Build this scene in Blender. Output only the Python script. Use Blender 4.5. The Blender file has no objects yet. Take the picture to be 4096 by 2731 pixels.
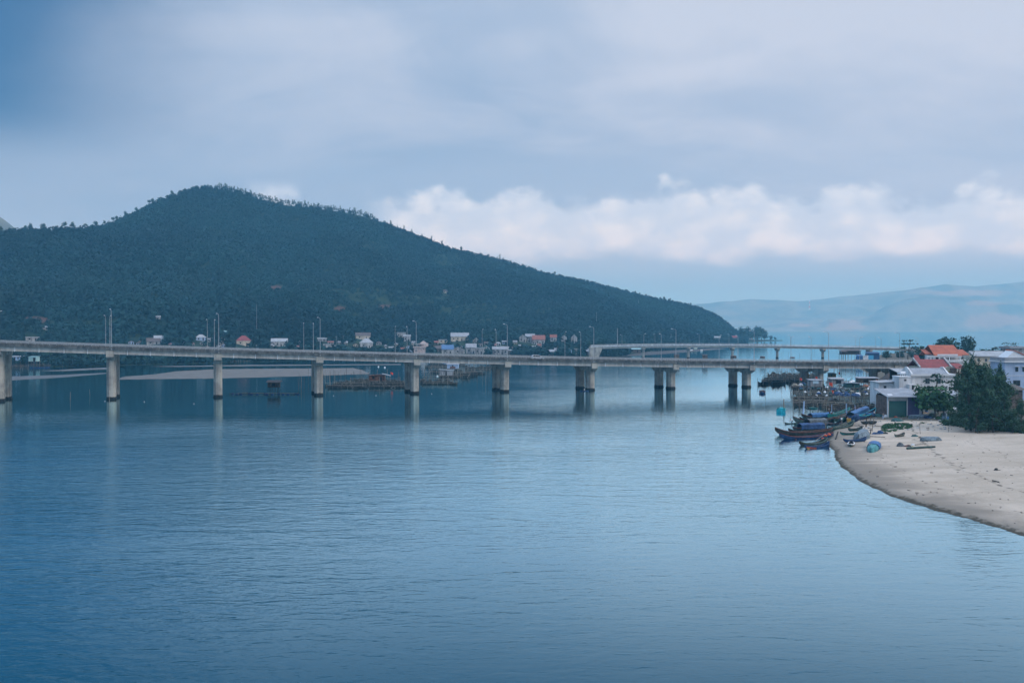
import bpy, math, random
import numpy as np
from mathutils import Vector, Matrix
R = math.radians
scene = bpy.context.scene
COL = scene.collection

# ------------------------------------------------------------------ camera
H = 23.0                      # camera height above the lagoon (m)
FPX = 3982.0                  # focal length in photograph pixels (4096 wide)
PITCH = math.atan(55.5 / FPX)
cam_d = bpy.data.cameras.new("camera")
cam_d.sensor_width = 36.0
cam_d.lens = 36.0 * FPX / 4096.0
cam_d.clip_start = 1.0
cam_d.clip_end = 60000.0
cam = bpy.data.objects.new("camera", cam_d)
COL.objects.link(cam)
cam.location = (0, 0, H)
cam.rotation_euler = (math.pi / 2 - PITCH, 0, 0)
scene.camera = cam

# ------------------------------------------------------------------ colour management / renderer
scene.view_settings.view_transform = 'Standard'
scene.view_settings.look = 'None'
scene.view_settings.exposure = 0.0
scene.view_settings.gamma = 1.0
cy = scene.cycles
cy.use_denoising = True
cy.max_bounces = 5
cy.diffuse_bounces = 2
cy.glossy_bounces = 3
cy.transmission_bounces = 3
cy.transparent_max_bounces = 6
cy.volume_bounces = 1
cy.sample_clamp_indirect = 6.0

SUN_EL, SUN_AZ = R(36), R(118)     # azimuth clockwise from +Y; behind the camera, to its right

# ------------------------------------------------------------------ node helper
class NT:
    def __init__(s, tree):
        s.t = tree; s.n = tree.nodes; s.l = tree.links
    def node(s, kind, **kw):
        n = s.n.new(kind)
        for k, v in kw.items():
            setattr(n, k, v)
        return n
    def put(s, sock, v):
        if hasattr(v, 'is_output') or isinstance(v, bpy.types.NodeSocket):
            s.l.new(v, sock)
        else:
            sock.default_value = v
    def m(s, op, a, b=None, c=None, clamp=False):
        n = s.node('ShaderNodeMath', operation=op, use_clamp=clamp)
        s.put(n.inputs[0], a)
        if b is not None: s.put(n.inputs[1], b)
        if c is not None: s.put(n.inputs[2], c)
        return n.outputs[0]
    def ramp(s, f, lo, hi, a=0.0, b=1.0, smooth=True):
        n = s.node('ShaderNodeMapRange', interpolation_type='SMOOTHSTEP' if smooth else 'LINEAR')
        n.clamp = True
        s.put(n.inputs[0], f); s.put(n.inputs[1], lo); s.put(n.inputs[2], hi)
        s.put(n.inputs[3], a); s.put(n.inputs[4], b)
        return n.outputs[0]
    def comb(s, x, y, z):
        n = s.node('ShaderNodeCombineXYZ')
        for i, v in enumerate((x, y, z)): s.put(n.inputs[i], v)
        return n.outputs[0]
    def noise(s, vec, scale, detail=4.0, rough=0.5, dist=0.0, lac=2.0):
        n = s.node('ShaderNodeTexNoise')
        s.put(n.inputs['Vector'], vec)
        n.inputs['Scale'].default_value = scale
        n.inputs['Detail'].default_value = detail
        n.inputs['Roughness'].default_value = rough
        n.inputs['Distortion'].default_value = dist
        n.inputs['Lacunarity'].default_value = lac
        return n.outputs['Fac']
    def mix(s, f, a, b, blend='MIX'):
        n = s.node('ShaderNodeMix', data_type='RGBA', blend_type=blend)
        s.put(n.inputs[0], f)
        s.put(n.inputs[6], a if not isinstance(a, tuple) else (*a[:3], 1))
        s.put(n.inputs[7], b if not isinstance(b, tuple) else (*b[:3], 1))
        return n.outputs[2]
    def vmul(s, v, k):
        n = s.node('ShaderNodeVectorMath', operation='MULTIPLY')
        s.put(n.inputs[0], v); s.put(n.inputs[1], k)
        return n.outputs[0]
    def vadd(s, v, k):
        n = s.node('ShaderNodeVectorMath', operation='ADD')
        s.put(n.inputs[0], v); s.put(n.inputs[1], k)
        return n.outputs[0]

def lin(r, g, b):
    """sRGB 0-255 -> linear"""
    f = lambda c: (c / 255 / 12.92) if c / 255 <= 0.04045 else ((c / 255 + 0.055) / 1.055) ** 2.4
    return (f(r), f(g), f(b))

# ------------------------------------------------------------------ sky
world = bpy.data.worlds.new("World")
scene.world = world
world.use_nodes = True
w = NT(world.node_tree)
w.n.clear()
BG = 0.1
sky = w.node('ShaderNodeTexSky', sky_type='NISHITA')
sky.sun_disc = False
sky.sun_elevation = SUN_EL
sky.sun_rotation = SUN_AZ
sky.air_density = 1.0
sky.dust_density = 1.5
sky.ozone_density = 2.0
tc = w.node('ShaderNodeTexCoord')
sep = w.node('ShaderNodeSeparateXYZ')
w.l.new(tc.outputs['Generated'], sep.inputs[0])
X, Y, Z = sep.outputs
rr = w.m('SQRT', w.m('ADD', w.m('MULTIPLY', X, X), w.m('MULTIPLY', Y, Y)))
rr = w.m('MAXIMUM', rr, 0.001)
el = w.m('DIVIDE', Z, rr)                     # tangent of the elevation
az = w.m('ARCTAN2', X, Y)                     # 0 straight ahead, + to the right
# broad stratus deck: a flat layer seen in perspective
zz = w.m('ADD', w.m('MAXIMUM', Z, 0.0), 0.16)
plane = w.comb(w.m('DIVIDE', X, zz), w.m('DIVIDE', Y, zz), 0.0)
n1 = w.noise(w.vadd(w.vmul(plane, (0.8, 0.8, 1)), (3.1, 1.7, 0)), 0.8, 6, 0.55, 0.8)
n2 = w.noise(w.vadd(w.vmul(plane, (0.8, 1.1, 1)), (7.7, 4.2, 0)), 2.4, 7, 0.6, 0.9)
st = w.m('ADD', w.m('MULTIPLY', n1, 0.70), w.m('MULTIPLY', n2, 0.30))
st = w.ramp(st, 0.36, 0.64)
right = w.ramp(az, -0.52, 0.52)               # the sky brightens towards the right
st2 = w.m('ADD', w.m('MULTIPLY', st, 0.52), w.m('ADD', w.m('MULTIPLY', right, 0.62), w.m('MULTIPLY', w.ramp(el, 0.18, 0.33), 0.22)), clamp=True)
C = lambda r, g, b: tuple(c / BG for c in lin(r, g, b))
deck = w.mix(st2, C(126, 162, 202), C(199, 212, 232))
# a deep blue gap high on the left
gap = w.m('MULTIPLY', w.ramp(w.m('ADD', az, w.m('MULTIPLY', n1, 0.2)), -0.12, -0.39), w.ramp(el, 0.02, 0.22))
deck = w.mix(w.m('MULTIPLY', gap, 0.95), deck, C(48, 96, 146))
# overhead, out of view, the sky is brightened to light scene and haze
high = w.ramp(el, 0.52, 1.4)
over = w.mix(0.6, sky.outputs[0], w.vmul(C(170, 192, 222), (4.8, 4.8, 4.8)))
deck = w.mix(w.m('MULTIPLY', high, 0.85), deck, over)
# slightly blue clear slot between deck and cumulus, haze-blue air under the cumulus
slot = w.m('MULTIPLY', w.ramp(el, 0.20, 0.145), w.ramp(el, 0.0, 0.05))
deck = w.mix(w.m('MULTIPLY', slot, 0.55), deck, C(168, 191, 220))
low = w.ramp(el, 0.085, 0.045)
deck = w.mix(w.m('MULTIPLY', low, 0.85), deck, C(158, 184, 210))
deck = w.mix(w.m('MULTIPLY', w.ramp(el, 0.066, 0.030), 0.9), deck, C(126, 161, 196))
# cumulus bank low over the far mountains
q = w.comb(az, w.m('MULTIPLY', el, 1.25), 0.0)
warp = w.noise(w.vadd(q, (1.3, 0.4, 0.0)), 7.0, 2, 0.5)
vor = w.node('ShaderNodeTexVoronoi', feature='SMOOTH_F1')
w.put(vor.inputs['Vector'], w.vadd(q, w.comb(w.m('MULTIPLY', warp, 0.04), w.m('MULTIPLY', warp, 0.02), 0.0)))
vor.inputs['Scale'].default_value = 17.0
vor.inputs['Smoothness'].default_value = 0.35
vor2 = w.node('ShaderNodeTexVoronoi', feature='SMOOTH_F1')
fine_n = w.noise(q, 34.0, 4, 0.55)
w.put(vor2.inputs['Vector'], w.vadd(q, w.comb(w.m('MULTIPLY', fine_n, 0.02), w.m('MULTIPLY', warp, 0.02), 0.3)))
vor2.inputs['Scale'].default_value = 34.0
vor2.inputs['Smoothness'].default_value = 0.4
bill = w.m('ADD', w.m('MULTIPLY', vor.outputs['Distance'], 0.031), w.m('MULTIPLY', vor2.outputs['Distance'], 0.024))
fine = w.noise(q, 70.0, 5, 0.6)
bill = w.m('ADD', bill, w.m('MULTIPLY', w.m('SUBTRACT', fine, 0.5), 0.030))
big = w.noise(w.comb(az, 0.35, 0.0), 4.5, 2, 0.5)
top = w.m('ADD', w.ramp(az, 0.18, 0.46, 0.163, 0.148), w.m('MULTIPLY', w.m('SUBTRACT', big, 0.5), 0.010))
edge = w.m('SUBTRACT', w.m('SUBTRACT', top, bill), el)      # > 0 inside, below the billowing top
body = w.ramp(edge, -0.005, 0.014)
ragged = w.m('MULTIPLY', w.m('SUBTRACT', w.noise(w.vmul(q, (1, 1.6, 1)), 11.0, 5, 0.6), 0.5), 0.040)
base = w.ramp(w.m('ADD', el, ragged), 0.060, 0.080)
span = w.m('MULTIPLY', w.ramp(w.m('ADD', az, w.m('MULTIPLY', warp, 0.08)), -0.11, -0.06), w.ramp(az, 1.5, 0.9))
azp = w.m('ADD', az, w.m('MULTIPLY', w.m('SUBTRACT', w.noise(q, 22.0, 4, 0.6), 0.5), 0.09))
puff = w.m('MULTIPLY', w.ramp(azp, -0.265, -0.240), w.ramp(azp, -0.200, -0.222))
puff = w.m('MULTIPLY', puff, w.ramp(el, 0.147, 0.130))
cum = w.m('MULTIPLY', w.m('MULTIPLY', body, base), span)
cum = w.m('MAXIMUM', cum, w.m('MULTIPLY', puff, w.ramp(fine_n, 0.3, 0.55, 0.35, 0.9)))
lump = w.m('ADD', w.m('MULTIPLY', w.m('SUBTRACT', 0.55, vor.outputs['Distance']), 0.13), w.m('MULTIPLY', w.m('SUBTRACT', 0.5, vor2.outputs['Distance']), 0.16))
shade = w.ramp(w.m('ADD', w.m('ADD', w.m('MULTIPLY', w.noise(w.vmul(q, (1, 1.4, 1)), 18.0, 6, 0.6), 0.55), lump), w.m('MULTIPLY', edge, 1.8)), 0.24, 0.50)
ccol = w.vmul(w.mix(shade, C(199, 209, 227), C(227, 229, 236)), (1.05, 1.15, 1.18))
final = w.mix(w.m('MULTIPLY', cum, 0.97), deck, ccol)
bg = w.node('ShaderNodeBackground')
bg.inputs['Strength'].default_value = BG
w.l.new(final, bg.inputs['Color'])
wo = w.node('ShaderNodeOutputWorld')
w.l.new(bg.outputs[0], wo.inputs['Surface'])

# ------------------------------------------------------------------ soft sun through overcast
sd = bpy.data.lights.new("sun", 'SUN')
sd.energy = 1.15
sd.angle = R(24)
sd.color = (1.0, 0.95, 0.88)
so = bpy.data.objects.new("sun", sd)
COL.objects.link(so)
so.rotation_euler = (math.pi / 2 - SUN_EL, 0, -SUN_AZ + math.pi)

# ------------------------------------------------------------------ projection helpers
cp, sp = math.cos(PITCH), math.sin(PITCH)
def ray(px, py):
    u = (px - 2048.0) / FPX
    v = (1365.5 - py) / FPX
    return (u, cp + v * sp, -sp + v * cp)
def at(px, py, depth):
    d = ray(px, py); t = depth / d[1]
    return Vector((d[0] * t, depth, H + d[2] * t))
def gnd(px, py, z=0.0):
    d = ray(px, py); t = (z - H) / d[2]
    return Vector((d[0] * t, d[1] * t, z))
def pix(x, y, z):
    dz = z - H
    f = y * cp - dz * sp
    up = y * sp + dz * cp
    return 2048 + FPX * x / f, 1365.5 - FPX * up / f

# ------------------------------------------------------------------ mesh builder
class MB:
    def __init__(s):
        s.v = []; s.f = []
    def add(s, vs, fs):
        o = len(s.v)
        s.v.extend(tuple(p) for p in vs)
        s.f.extend(tuple(i + o for i in f) for f in fs)
        return s
    def box(s, x, y, z, sx, sy, sz, rz=0.0, taper=1.0):
        """z = underside"""
        c, n = math.cos(rz), math.sin(rz)
        vs = []
        for k, t in ((0, 1.0), (1, taper)):
            for a, b in ((-1, -1), (1, -1), (1, 1), (-1, 1)):
                dx, dy = a * sx / 2 * t, b * sy / 2 * t
                vs.append((x + dx * c - dy * n, y + dx * n + dy * c, z + k * sz))
        return s.hexa(vs)
    def hexa(s, p):
        return s.add(p, [(3, 2, 1, 0), (4, 5, 6, 7), (0, 1, 5, 4), (1, 2, 6, 5), (2, 3, 7, 6), (3, 0, 4, 7)])
    def tube(s, a, b, r0, r1=None, n=6):
        r1 = r0 if r1 is None else r1
        a = Vector(a); b = Vector(b)
        d = (b - a).normalized()
        u = d.orthogonal().normalized(); v = d.cross(u)
        vs = []
        for c, r in ((a, r0), (b, r1)):
            for i in range(n):
                t = 2 * math.pi * i / n
                vs.append(c + u * (math.cos(t) * r) + v * (math.sin(t) * r))
        fs = [(i, (i + 1) % n, n + (i + 1) % n, n + i) for i in range(n)]
        fs += [tuple(range(n - 1, -1, -1)), tuple(range(n, 2 * n))]
        return s.add(vs, fs)
    def path(s, pts, r0, r1=None, n=6):
        r1 = r0 if r1 is None else r1
        k = len(pts) - 1
        for i in range(k):
            s.tube(pts[i], pts[i + 1], r0 + (r1 - r0) * i / k, r0 + (r1 - r0) * (i + 1) / k, n)
        return s
    def loft(s, secs, closed=True, cap=True):
        n = len(secs[0]); vs = [p for q in secs for p in q]; fs = []
        m = n if closed else n - 1
        for k in range(len(secs) - 1):
            for i in range(m):
                j = (i + 1) % n
                fs.append((k * n + i, k * n + j, (k + 1) * n + j, (k + 1) * n + i))
        if cap and closed:
            fs.append(tuple(range(n - 1, -1, -1)))
            fs.append(tuple((len(secs) - 1) * n + i for i in range(n)))
        return s.add(vs, fs)
    def prism(s, poly, z0, z1):
        n = len(poly)
        return s.loft([[(x, y, z0) for x, y in poly], [(x, y, z1) for x, y in poly]])
    def dome(s, cx, cy, cz, rx, ry, rz, nu=12, nv=5, rnd=None, jit=0.0):
        secs = []
        for k in range(nv):
            t = (math.pi / 2) * k / nv
            ring = []
            for i in range(nu):
                a = 2 * math.pi * i / nu
                q = 1 + (rnd.uniform(-jit, jit) if rnd else 0)
                ring.append((cx + math.cos(a) * math.cos(t) * rx * q, cy + math.sin(a) * math.cos(t) * ry * q, cz + math.sin(t) * rz * q))
            secs.append(ring)
        s.loft(secs, True, False)
        o = len(s.v); s.v.append((cx, cy, cz + rz))
        b = o - nu
        for i in range(nu): s.f.append((b + i, b + (i + 1) % nu, o))
        return s
    def mesh(s, name, mat, smooth=False):
        me = bpy.data.meshes.new(name)
        me.from_pydata([tuple(p) for p in s.v], [], s.f)
        if mat: me.materials.append(mat)
        if smooth:
            me.polygons.foreach_set('use_smooth', [True] * len(me.polygons))
        me.update()
        return me
    def build(s, name, mat, parent=None, smooth=False, loc=None):
        return link(name, s.mesh(name, mat, smooth), parent, loc)

def link(name, me, parent=None, loc=None):
    o = bpy.data.objects.new(name, me)
    COL.objects.link(o)
    if parent is not None: o.parent = parent
    if loc is not None: o.location = loc
    return o
def thing(name, label, cat, loc=(0, 0, 0), rz=0.0, group=None, kind=None):
    o = bpy.data.objects.new(name, None)
    o.empty_display_size = 0.5
    COL.objects.link(o)
    o.location = loc; o.rotation_euler = (0, 0, rz)
    tag(o, label, cat, group, kind)
    return o
def tag(o, label=None, cat=None, group=None, kind=None):
    if label: o['label'] = label
    if cat: o['category'] = cat
    if group: o['group'] = group
    if kind: o['kind'] = kind
    return o
def dup(root, loc, rz=0.0, label=None, group=None, scale=None):
    r = root.copy(); COL.objects.link(r)
    r.location = loc; r.rotation_euler = (0, 0, rz)
    if scale is not None: r.scale = scale if not isinstance(scale, float) else (scale,) * 3
    if label: r['label'] = label
    if group: r['group'] = group
    for ch in root.children:
        c = ch.copy(); COL.objects.link(c); c.parent = r
        for g in ch.children:
            d = g.copy(); COL.objects.link(d); d.parent = c
    return r
def np_mesh(name, verts, faces, mat, smooth=False):
    """verts (N,3), faces (M,k) numpy -> mesh"""
    me = bpy.data.meshes.new(name)
    k = faces.shape[1]
    me.vertices.add(len(verts)); me.vertices.foreach_set('co', np.ascontiguousarray(verts, dtype=np.float32).ravel())
    me.loops.add(faces.size); me.loops.foreach_set('vertex_index', np.ascontiguousarray(faces, dtype=np.int32).ravel())
    me.polygons.add(len(faces)); me.polygons.foreach_set('loop_start', np.arange(0, faces.size, k, dtype=np.int32))
    if smooth: me.polygons.foreach_set('use_smooth', np.ones(len(faces), dtype=bool))
    me.materials.append(mat)
    me.update(calc_edges=True)
    return me
# ------------------------------------------------------------------ materials
def new_mat(name):
    m = bpy.data.materials.new(name)
    m.use_nodes = True
    t = NT(m.node_tree)
    b = t.n['Principled BSDF']
    return m, t, b
MATS = {}
def mat(name, col, rough=0.75, var=0.25, scale=1.5, col2=None, metallic=0.0, bump=0.0, streak=False, spec=0.3):
    """plain painted/built surface with noise-driven wear"""
    if name in MATS: return MATS[name]
    m, t, b = new_mat(name)
    tcn = t.node('ShaderNodeTexCoord').outputs['Object']
    v = t.vmul(tcn, (1, 1, 0.15)) if streak else tcn
    n = t.noise(v, scale, 5, 0.6)
    n2 = t.noise(v, scale * 6.3, 3, 0.6)
    f = t.m('ADD', t.m('MULTIPLY', n, 0.7), t.m('MULTIPLY', n2, 0.3))
    f = t.ramp(f, 0.35, 0.65)
    c2 = col2 or tuple(c * (1 - var * 1.6) for c in col)
    c1 = tuple(min(1, c * (1 + var * 0.4)) for c in col)
    t.put(b.inputs['Base Color'], t.mix(f, c2, c1))
    b.inputs['Roughness'].default_value = rough
    b.inputs['Metallic'].default_value = metallic
    b.inputs['Specular IOR Level'].default_value = spec
    if bump:
        bn = t.node('ShaderNodeBump'); bn.inputs['Strength'].default_value = 0.6
        bn.inputs['Distance'].default_value = bump
        t.put(bn.inputs['Height'], f); t.l.new(bn.outputs[0], b.inputs['Normal'])
    MATS[name] = m
    return m

def concrete(name, col, dark, tide=True):
    m, t, b = new_mat(name)
    geo = t.node('ShaderNodeNewGeometry')
    P = geo.outputs['Position']
    s = t.node('ShaderNodeSeparateXYZ'); t.l.new(P, s.inputs[0])
    stk = t.noise(t.vmul(P, (1, 1, 0.06)), 0.75, 6, 0.7)       # run-down streaks
    blo = t.noise(P, 0.35, 4, 0.6)
    fin = t.noise(P, 5.0, 3, 0.6)
    f = t.m('ADD', t.m('ADD', t.m('MULTIPLY', stk, 0.5), t.m('MULTIPLY', blo, 0.35)), t.m('MULTIPLY', fin, 0.15))
    c = t.mix(t.ramp(f, 0.41, 0.58), dark, col)
    if tide:
        zt = t.m('ADD', s.outputs[2], t.m('MULTIPLY', t.m('SUBTRACT', stk, 0.5), 0.8))
        c = t.mix(t.ramp(zt, 1.0, 0.65), c, (0.022, 0.024, 0.022))
    t.put(b.inputs['Base Color'], c)
    b.inputs['Roughness'].default_value = 0.9
    b.inputs['Specular IOR Level'].default_value = 0.2
    MATS[name] = m
    return m
M_conc = concrete('pier concrete', (0.46, 0.43, 0.37), (0.24, 0.225, 0.20))
M_gird = concrete('girder concrete', (0.50, 0.485, 0.45), (0.32, 0.31, 0.29), False)
M_para = concrete('stained parapet concrete', (0.145, 0.15, 0.145), (0.045, 0.05, 0.048), False)
M_asph = mat('asphalt', (0.06, 0.06, 0.06), 0.9)
M_steel = mat('galvanised steel', (0.42, 0.44, 0.45), 0.55, 0.2, 2.0, metallic=0.2)
M_lampw = mat('lamp head shell', (0.75, 0.76, 0.77), 0.4, 0.05)
M_white = mat('white wall paint', (0.72, 0.72, 0.72), 0.85, 0.22, 0.5, streak=True)
M_vwhite = mat('dull village whitewash', (0.48, 0.48, 0.47), 0.9, 0.4, 0.6, streak=True)
M_cream = mat('cream wall paint', (0.66, 0.58, 0.46), 0.85, 0.2, 0.5, streak=True)
M_pink = mat('pinkish render', (0.66, 0.55, 0.52), 0.85, 0.18, 0.5, streak=True)
M_bluew = mat('pale blue wall paint', (0.42, 0.54, 0.72), 0.85, 0.12, 0.5, streak=True)
M_grayw = mat('weathered grey render', (0.40, 0.40, 0.40), 0.9, 0.45, 0.7, streak=True)
M_brick = mat('bare brick wall', (0.20, 0.13, 0.10), 0.95, 0.35, 1.5)
M_glass = mat('dark window glass', (0.02, 0.025, 0.03), 0.15, 0.2, spec=0.5)
M_dark = mat('dark interior', (0.02, 0.02, 0.022), 0.95, 0.2)
M_wood = mat('weathered grey timber', (0.17, 0.145, 0.12), 0.95, 0.4, 2.0)
M_woodl = mat('pale bamboo pole', (0.36, 0.32, 0.25), 0.9, 0.35, 2.0)
M_woodd = mat('wet dark timber', (0.05, 0.045, 0.04), 0.95, 0.35, 2.0)
M_rust = mat('rusty iron sheet', (0.19, 0.085, 0.05), 0.9, 0.45, 1.2)
M_trunk = mat('tree bark', (0.11, 0.095, 0.08), 0.95, 0.3, 2.0)
M_trunkp = mat('pale eucalyptus bark', (0.10, 0.10, 0.09), 0.95, 0.3, 2.0)
M_skin = mat('skin', (0.35, 0.2, 0.13), 0.6, 0.05)
M_hair = mat('black hair', (0.012, 0.011, 0.011), 0.6, 0.1)
M_nav = mat('navy cloth', (0.02, 0.03, 0.06), 0.9, 0.2)
M_wcloth = mat('white cloth', (0.75, 0.75, 0.76), 0.9, 0.12, 4.0)
M_lamp = M_lampw
M_orange = mat('orange red paint', (0.60, 0.11, 0.05), 0.6, 0.3, 3.0)
M_flag = mat('red flag cloth', (0.78, 0.09, 0.04), 0.8, 0.1)
M_yellow = mat('yellow plastic', (0.80, 0.45, 0.05), 0.5, 0.15)
M_btarp = mat('blue tarpaulin', (0.020, 0.075, 0.20), 0.55, 0.35, 1.6, bump=0.08)
M_ltarp = mat('bright blue tarpaulin', (0.045, 0.16, 0.36), 0.55, 0.3, 1.6, bump=0.08)
M_gtarp = mat('grey canvas', (0.14, 0.16, 0.17), 0.8, 0.3, 1.6, bump=0.06)
M_net = mat('teal fishing net', (0.05, 0.14, 0.14), 0.95, 0.4, 3.0, bump=0.05)
M_netd = mat('dark fishing net', (0.05, 0.06, 0.055), 0.95, 0.4, 3.0, bump=0.05)
M_teal = mat('teal boat paint', (0.02, 0.24, 0.23), 0.5, 0.35, 1.4)
M_cyan = mat('cyan boat paint', (0.02, 0.44, 0.52), 0.5, 0.25, 1.4)
M_bluep = mat('blue boat paint', (0.016, 0.06, 0.17), 0.5, 0.35, 1.4)
M_dgreen = mat('dark green boat paint', (0.03, 0.085, 0.08), 0.6, 0.4, 1.4)
M_ggreen = mat('grey green boat paint', (0.10, 0.16, 0.14), 0.6, 0.4, 1.4)
M_olive = mat('tarred olive planks', (0.045, 0.055, 0.05), 0.7, 0.4, 1.4)
M_rail = mat('red brown gunwale paint', (0.17, 0.06, 0.045), 0.6, 0.4, 2.0)
M_bgrey = mat('worn blue grey hull', (0.19, 0.25, 0.29), 0.7, 0.4, 1.6)
M_foam = mat('white foam float', (0.8, 0.8, 0.78), 0.7, 0.1)
M_poster = mat('white panel', (0.68, 0.70, 0.72), 0.7, 0.15, 1.0)

def ribbed(name, col, col2, pitch, axis=0, rough=0.7):
    """sheet or tile roof with ribs running down the slope (object space)"""
    if name in MATS: return MATS[name]
    m, t, b = new_mat(name)
    tcn = t.node('ShaderNodeTexCoord').outputs['Object']
    n = t.noise(tcn, 0.5, 5, 0.65)
    n2 = t.noise(tcn, 4.0, 3, 0.6)
    f = t.ramp(t.m('ADD', t.m('MULTIPLY', n, 0.7), t.m('MULTIPLY', n2, 0.3)), 0.36, 0.64)
    t.put(b.inputs['Base Color'], t.mix(f, col2, col))
    wv = t.node('ShaderNodeTexWave', wave_type='BANDS', bands_direction='XYZ'[axis])
    t.put(wv.inputs['Vector'], tcn); wv.inputs['Scale'].default_value = 0.314 / pitch
    bn = t.node('ShaderNodeBump'); bn.inputs['Distance'].default_value = 0.06; bn.inputs['Strength'].default_value = 0.7
    t.l.new(wv.outputs['Fac'], bn.inputs['Height']); t.l.new(bn.outputs[0], b.inputs['Normal'])
    b.inputs['Roughness'].default_value = rough
    MATS[name] = m
    return m
R_orange = ribbed('orange clay tile', (0.48, 0.125, 0.06), (0.33, 0.08, 0.045), 0.25)
R_maroon = ribbed('maroon clay tile', (0.30, 0.055, 0.05), (0.20, 0.045, 0.045), 0.25)
R_gray = ribbed('grey fibre cement sheet', (0.36, 0.38, 0.41), (0.25, 0.265, 0.29), 0.2)
R_white = ribbed('pale zinc sheet', (0.42, 0.44, 0.46), (0.27, 0.29, 0.31), 0.2, rough=0.45)
R_terr = ribbed('faded terracotta tile', (0.32, 0.11, 0.075), (0.22, 0.08, 0.06), 0.25)
R_blue = ribbed('blue painted sheet', (0.09, 0.20, 0.40), (0.07, 0.15, 0.30), 0.2)
R_cyan = ribbed('pale teal sheet', (0.30, 0.50, 0.50), (0.22, 0.38, 0.40), 0.2)
R_brown = ribbed('brown thatch', (0.13, 0.10, 0.085), (0.075, 0.06, 0.055), 0.3)

def leaf_mat(name, c1, c2, c3):
    m, t, b = new_mat(name)
    geo = t.node('ShaderNodeNewGeometry')
    oi = t.node('ShaderNodeObjectInfo')
    n = t.noise(geo.outputs['Position'], 0.35, 3, 0.6)
    f = t.m('ADD', t.m('MULTIPLY', geo.outputs['Random Per Island'], 0.6), t.m('MULTIPLY', n, 0.4))
    c = t.mix(t.ramp(f, 0.15, 0.85, smooth=False), c1, c2)
    c = t.mix(t.m('MULTIPLY', oi.outputs['Random'], 0.45), c, c3)
    t.put(b.inputs['Base Color'], c)
    b.inputs['Roughness'].default_value = 0.75
    b.inputs['Specular IOR Level'].default_value = 0.2
    MATS[name] = m
    return m
L_dark = leaf_mat('casuarina foliage', (0.014, 0.044, 0.028), (0.062, 0.135, 0.075), (0.042, 0.09, 0.05))
L_mid = leaf_mat('village tree foliage', (0.008, 0.028, 0.020), (0.034, 0.085, 0.050), (0.024, 0.060, 0.034))
L_green = leaf_mat('bright broadleaf foliage', (0.018, 0.055, 0.022), (0.055, 0.150, 0.055), (0.04, 0.10, 0.04))
# ------------------------------------------------------------------ numpy value noise
class VNoise:
    def __init__(s, seed):
        s.g = np.random.default_rng(seed).random((128, 128))
    def n(s, x, y):
        xi = np.floor(x).astype(int); yi = np.floor(y).astype(int)
        fx = x - xi; fy = y - yi
        fx = fx * fx * (3 - 2 * fx); fy = fy * fy * (3 - 2 * fy)
        g = s.g; a = xi & 127; b = (xi + 1) & 127; c = yi & 127; d = (yi + 1) & 127
        return (g[a, c] * (1 - fx) + g[b, c] * fx) * (1 - fy) + (g[a, d] * (1 - fx) + g[b, d] * fx) * fy
    def fbm(s, x, y, o=4, gain=0.5):
        t = 0; amp = 1; tot = 0
        for i in range(o):
            t = t + amp * s.n(x * 2 ** i + 17.3 * i, y * 2 ** i + 9.1 * i); tot += amp; amp *= gain
        return t / tot

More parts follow.
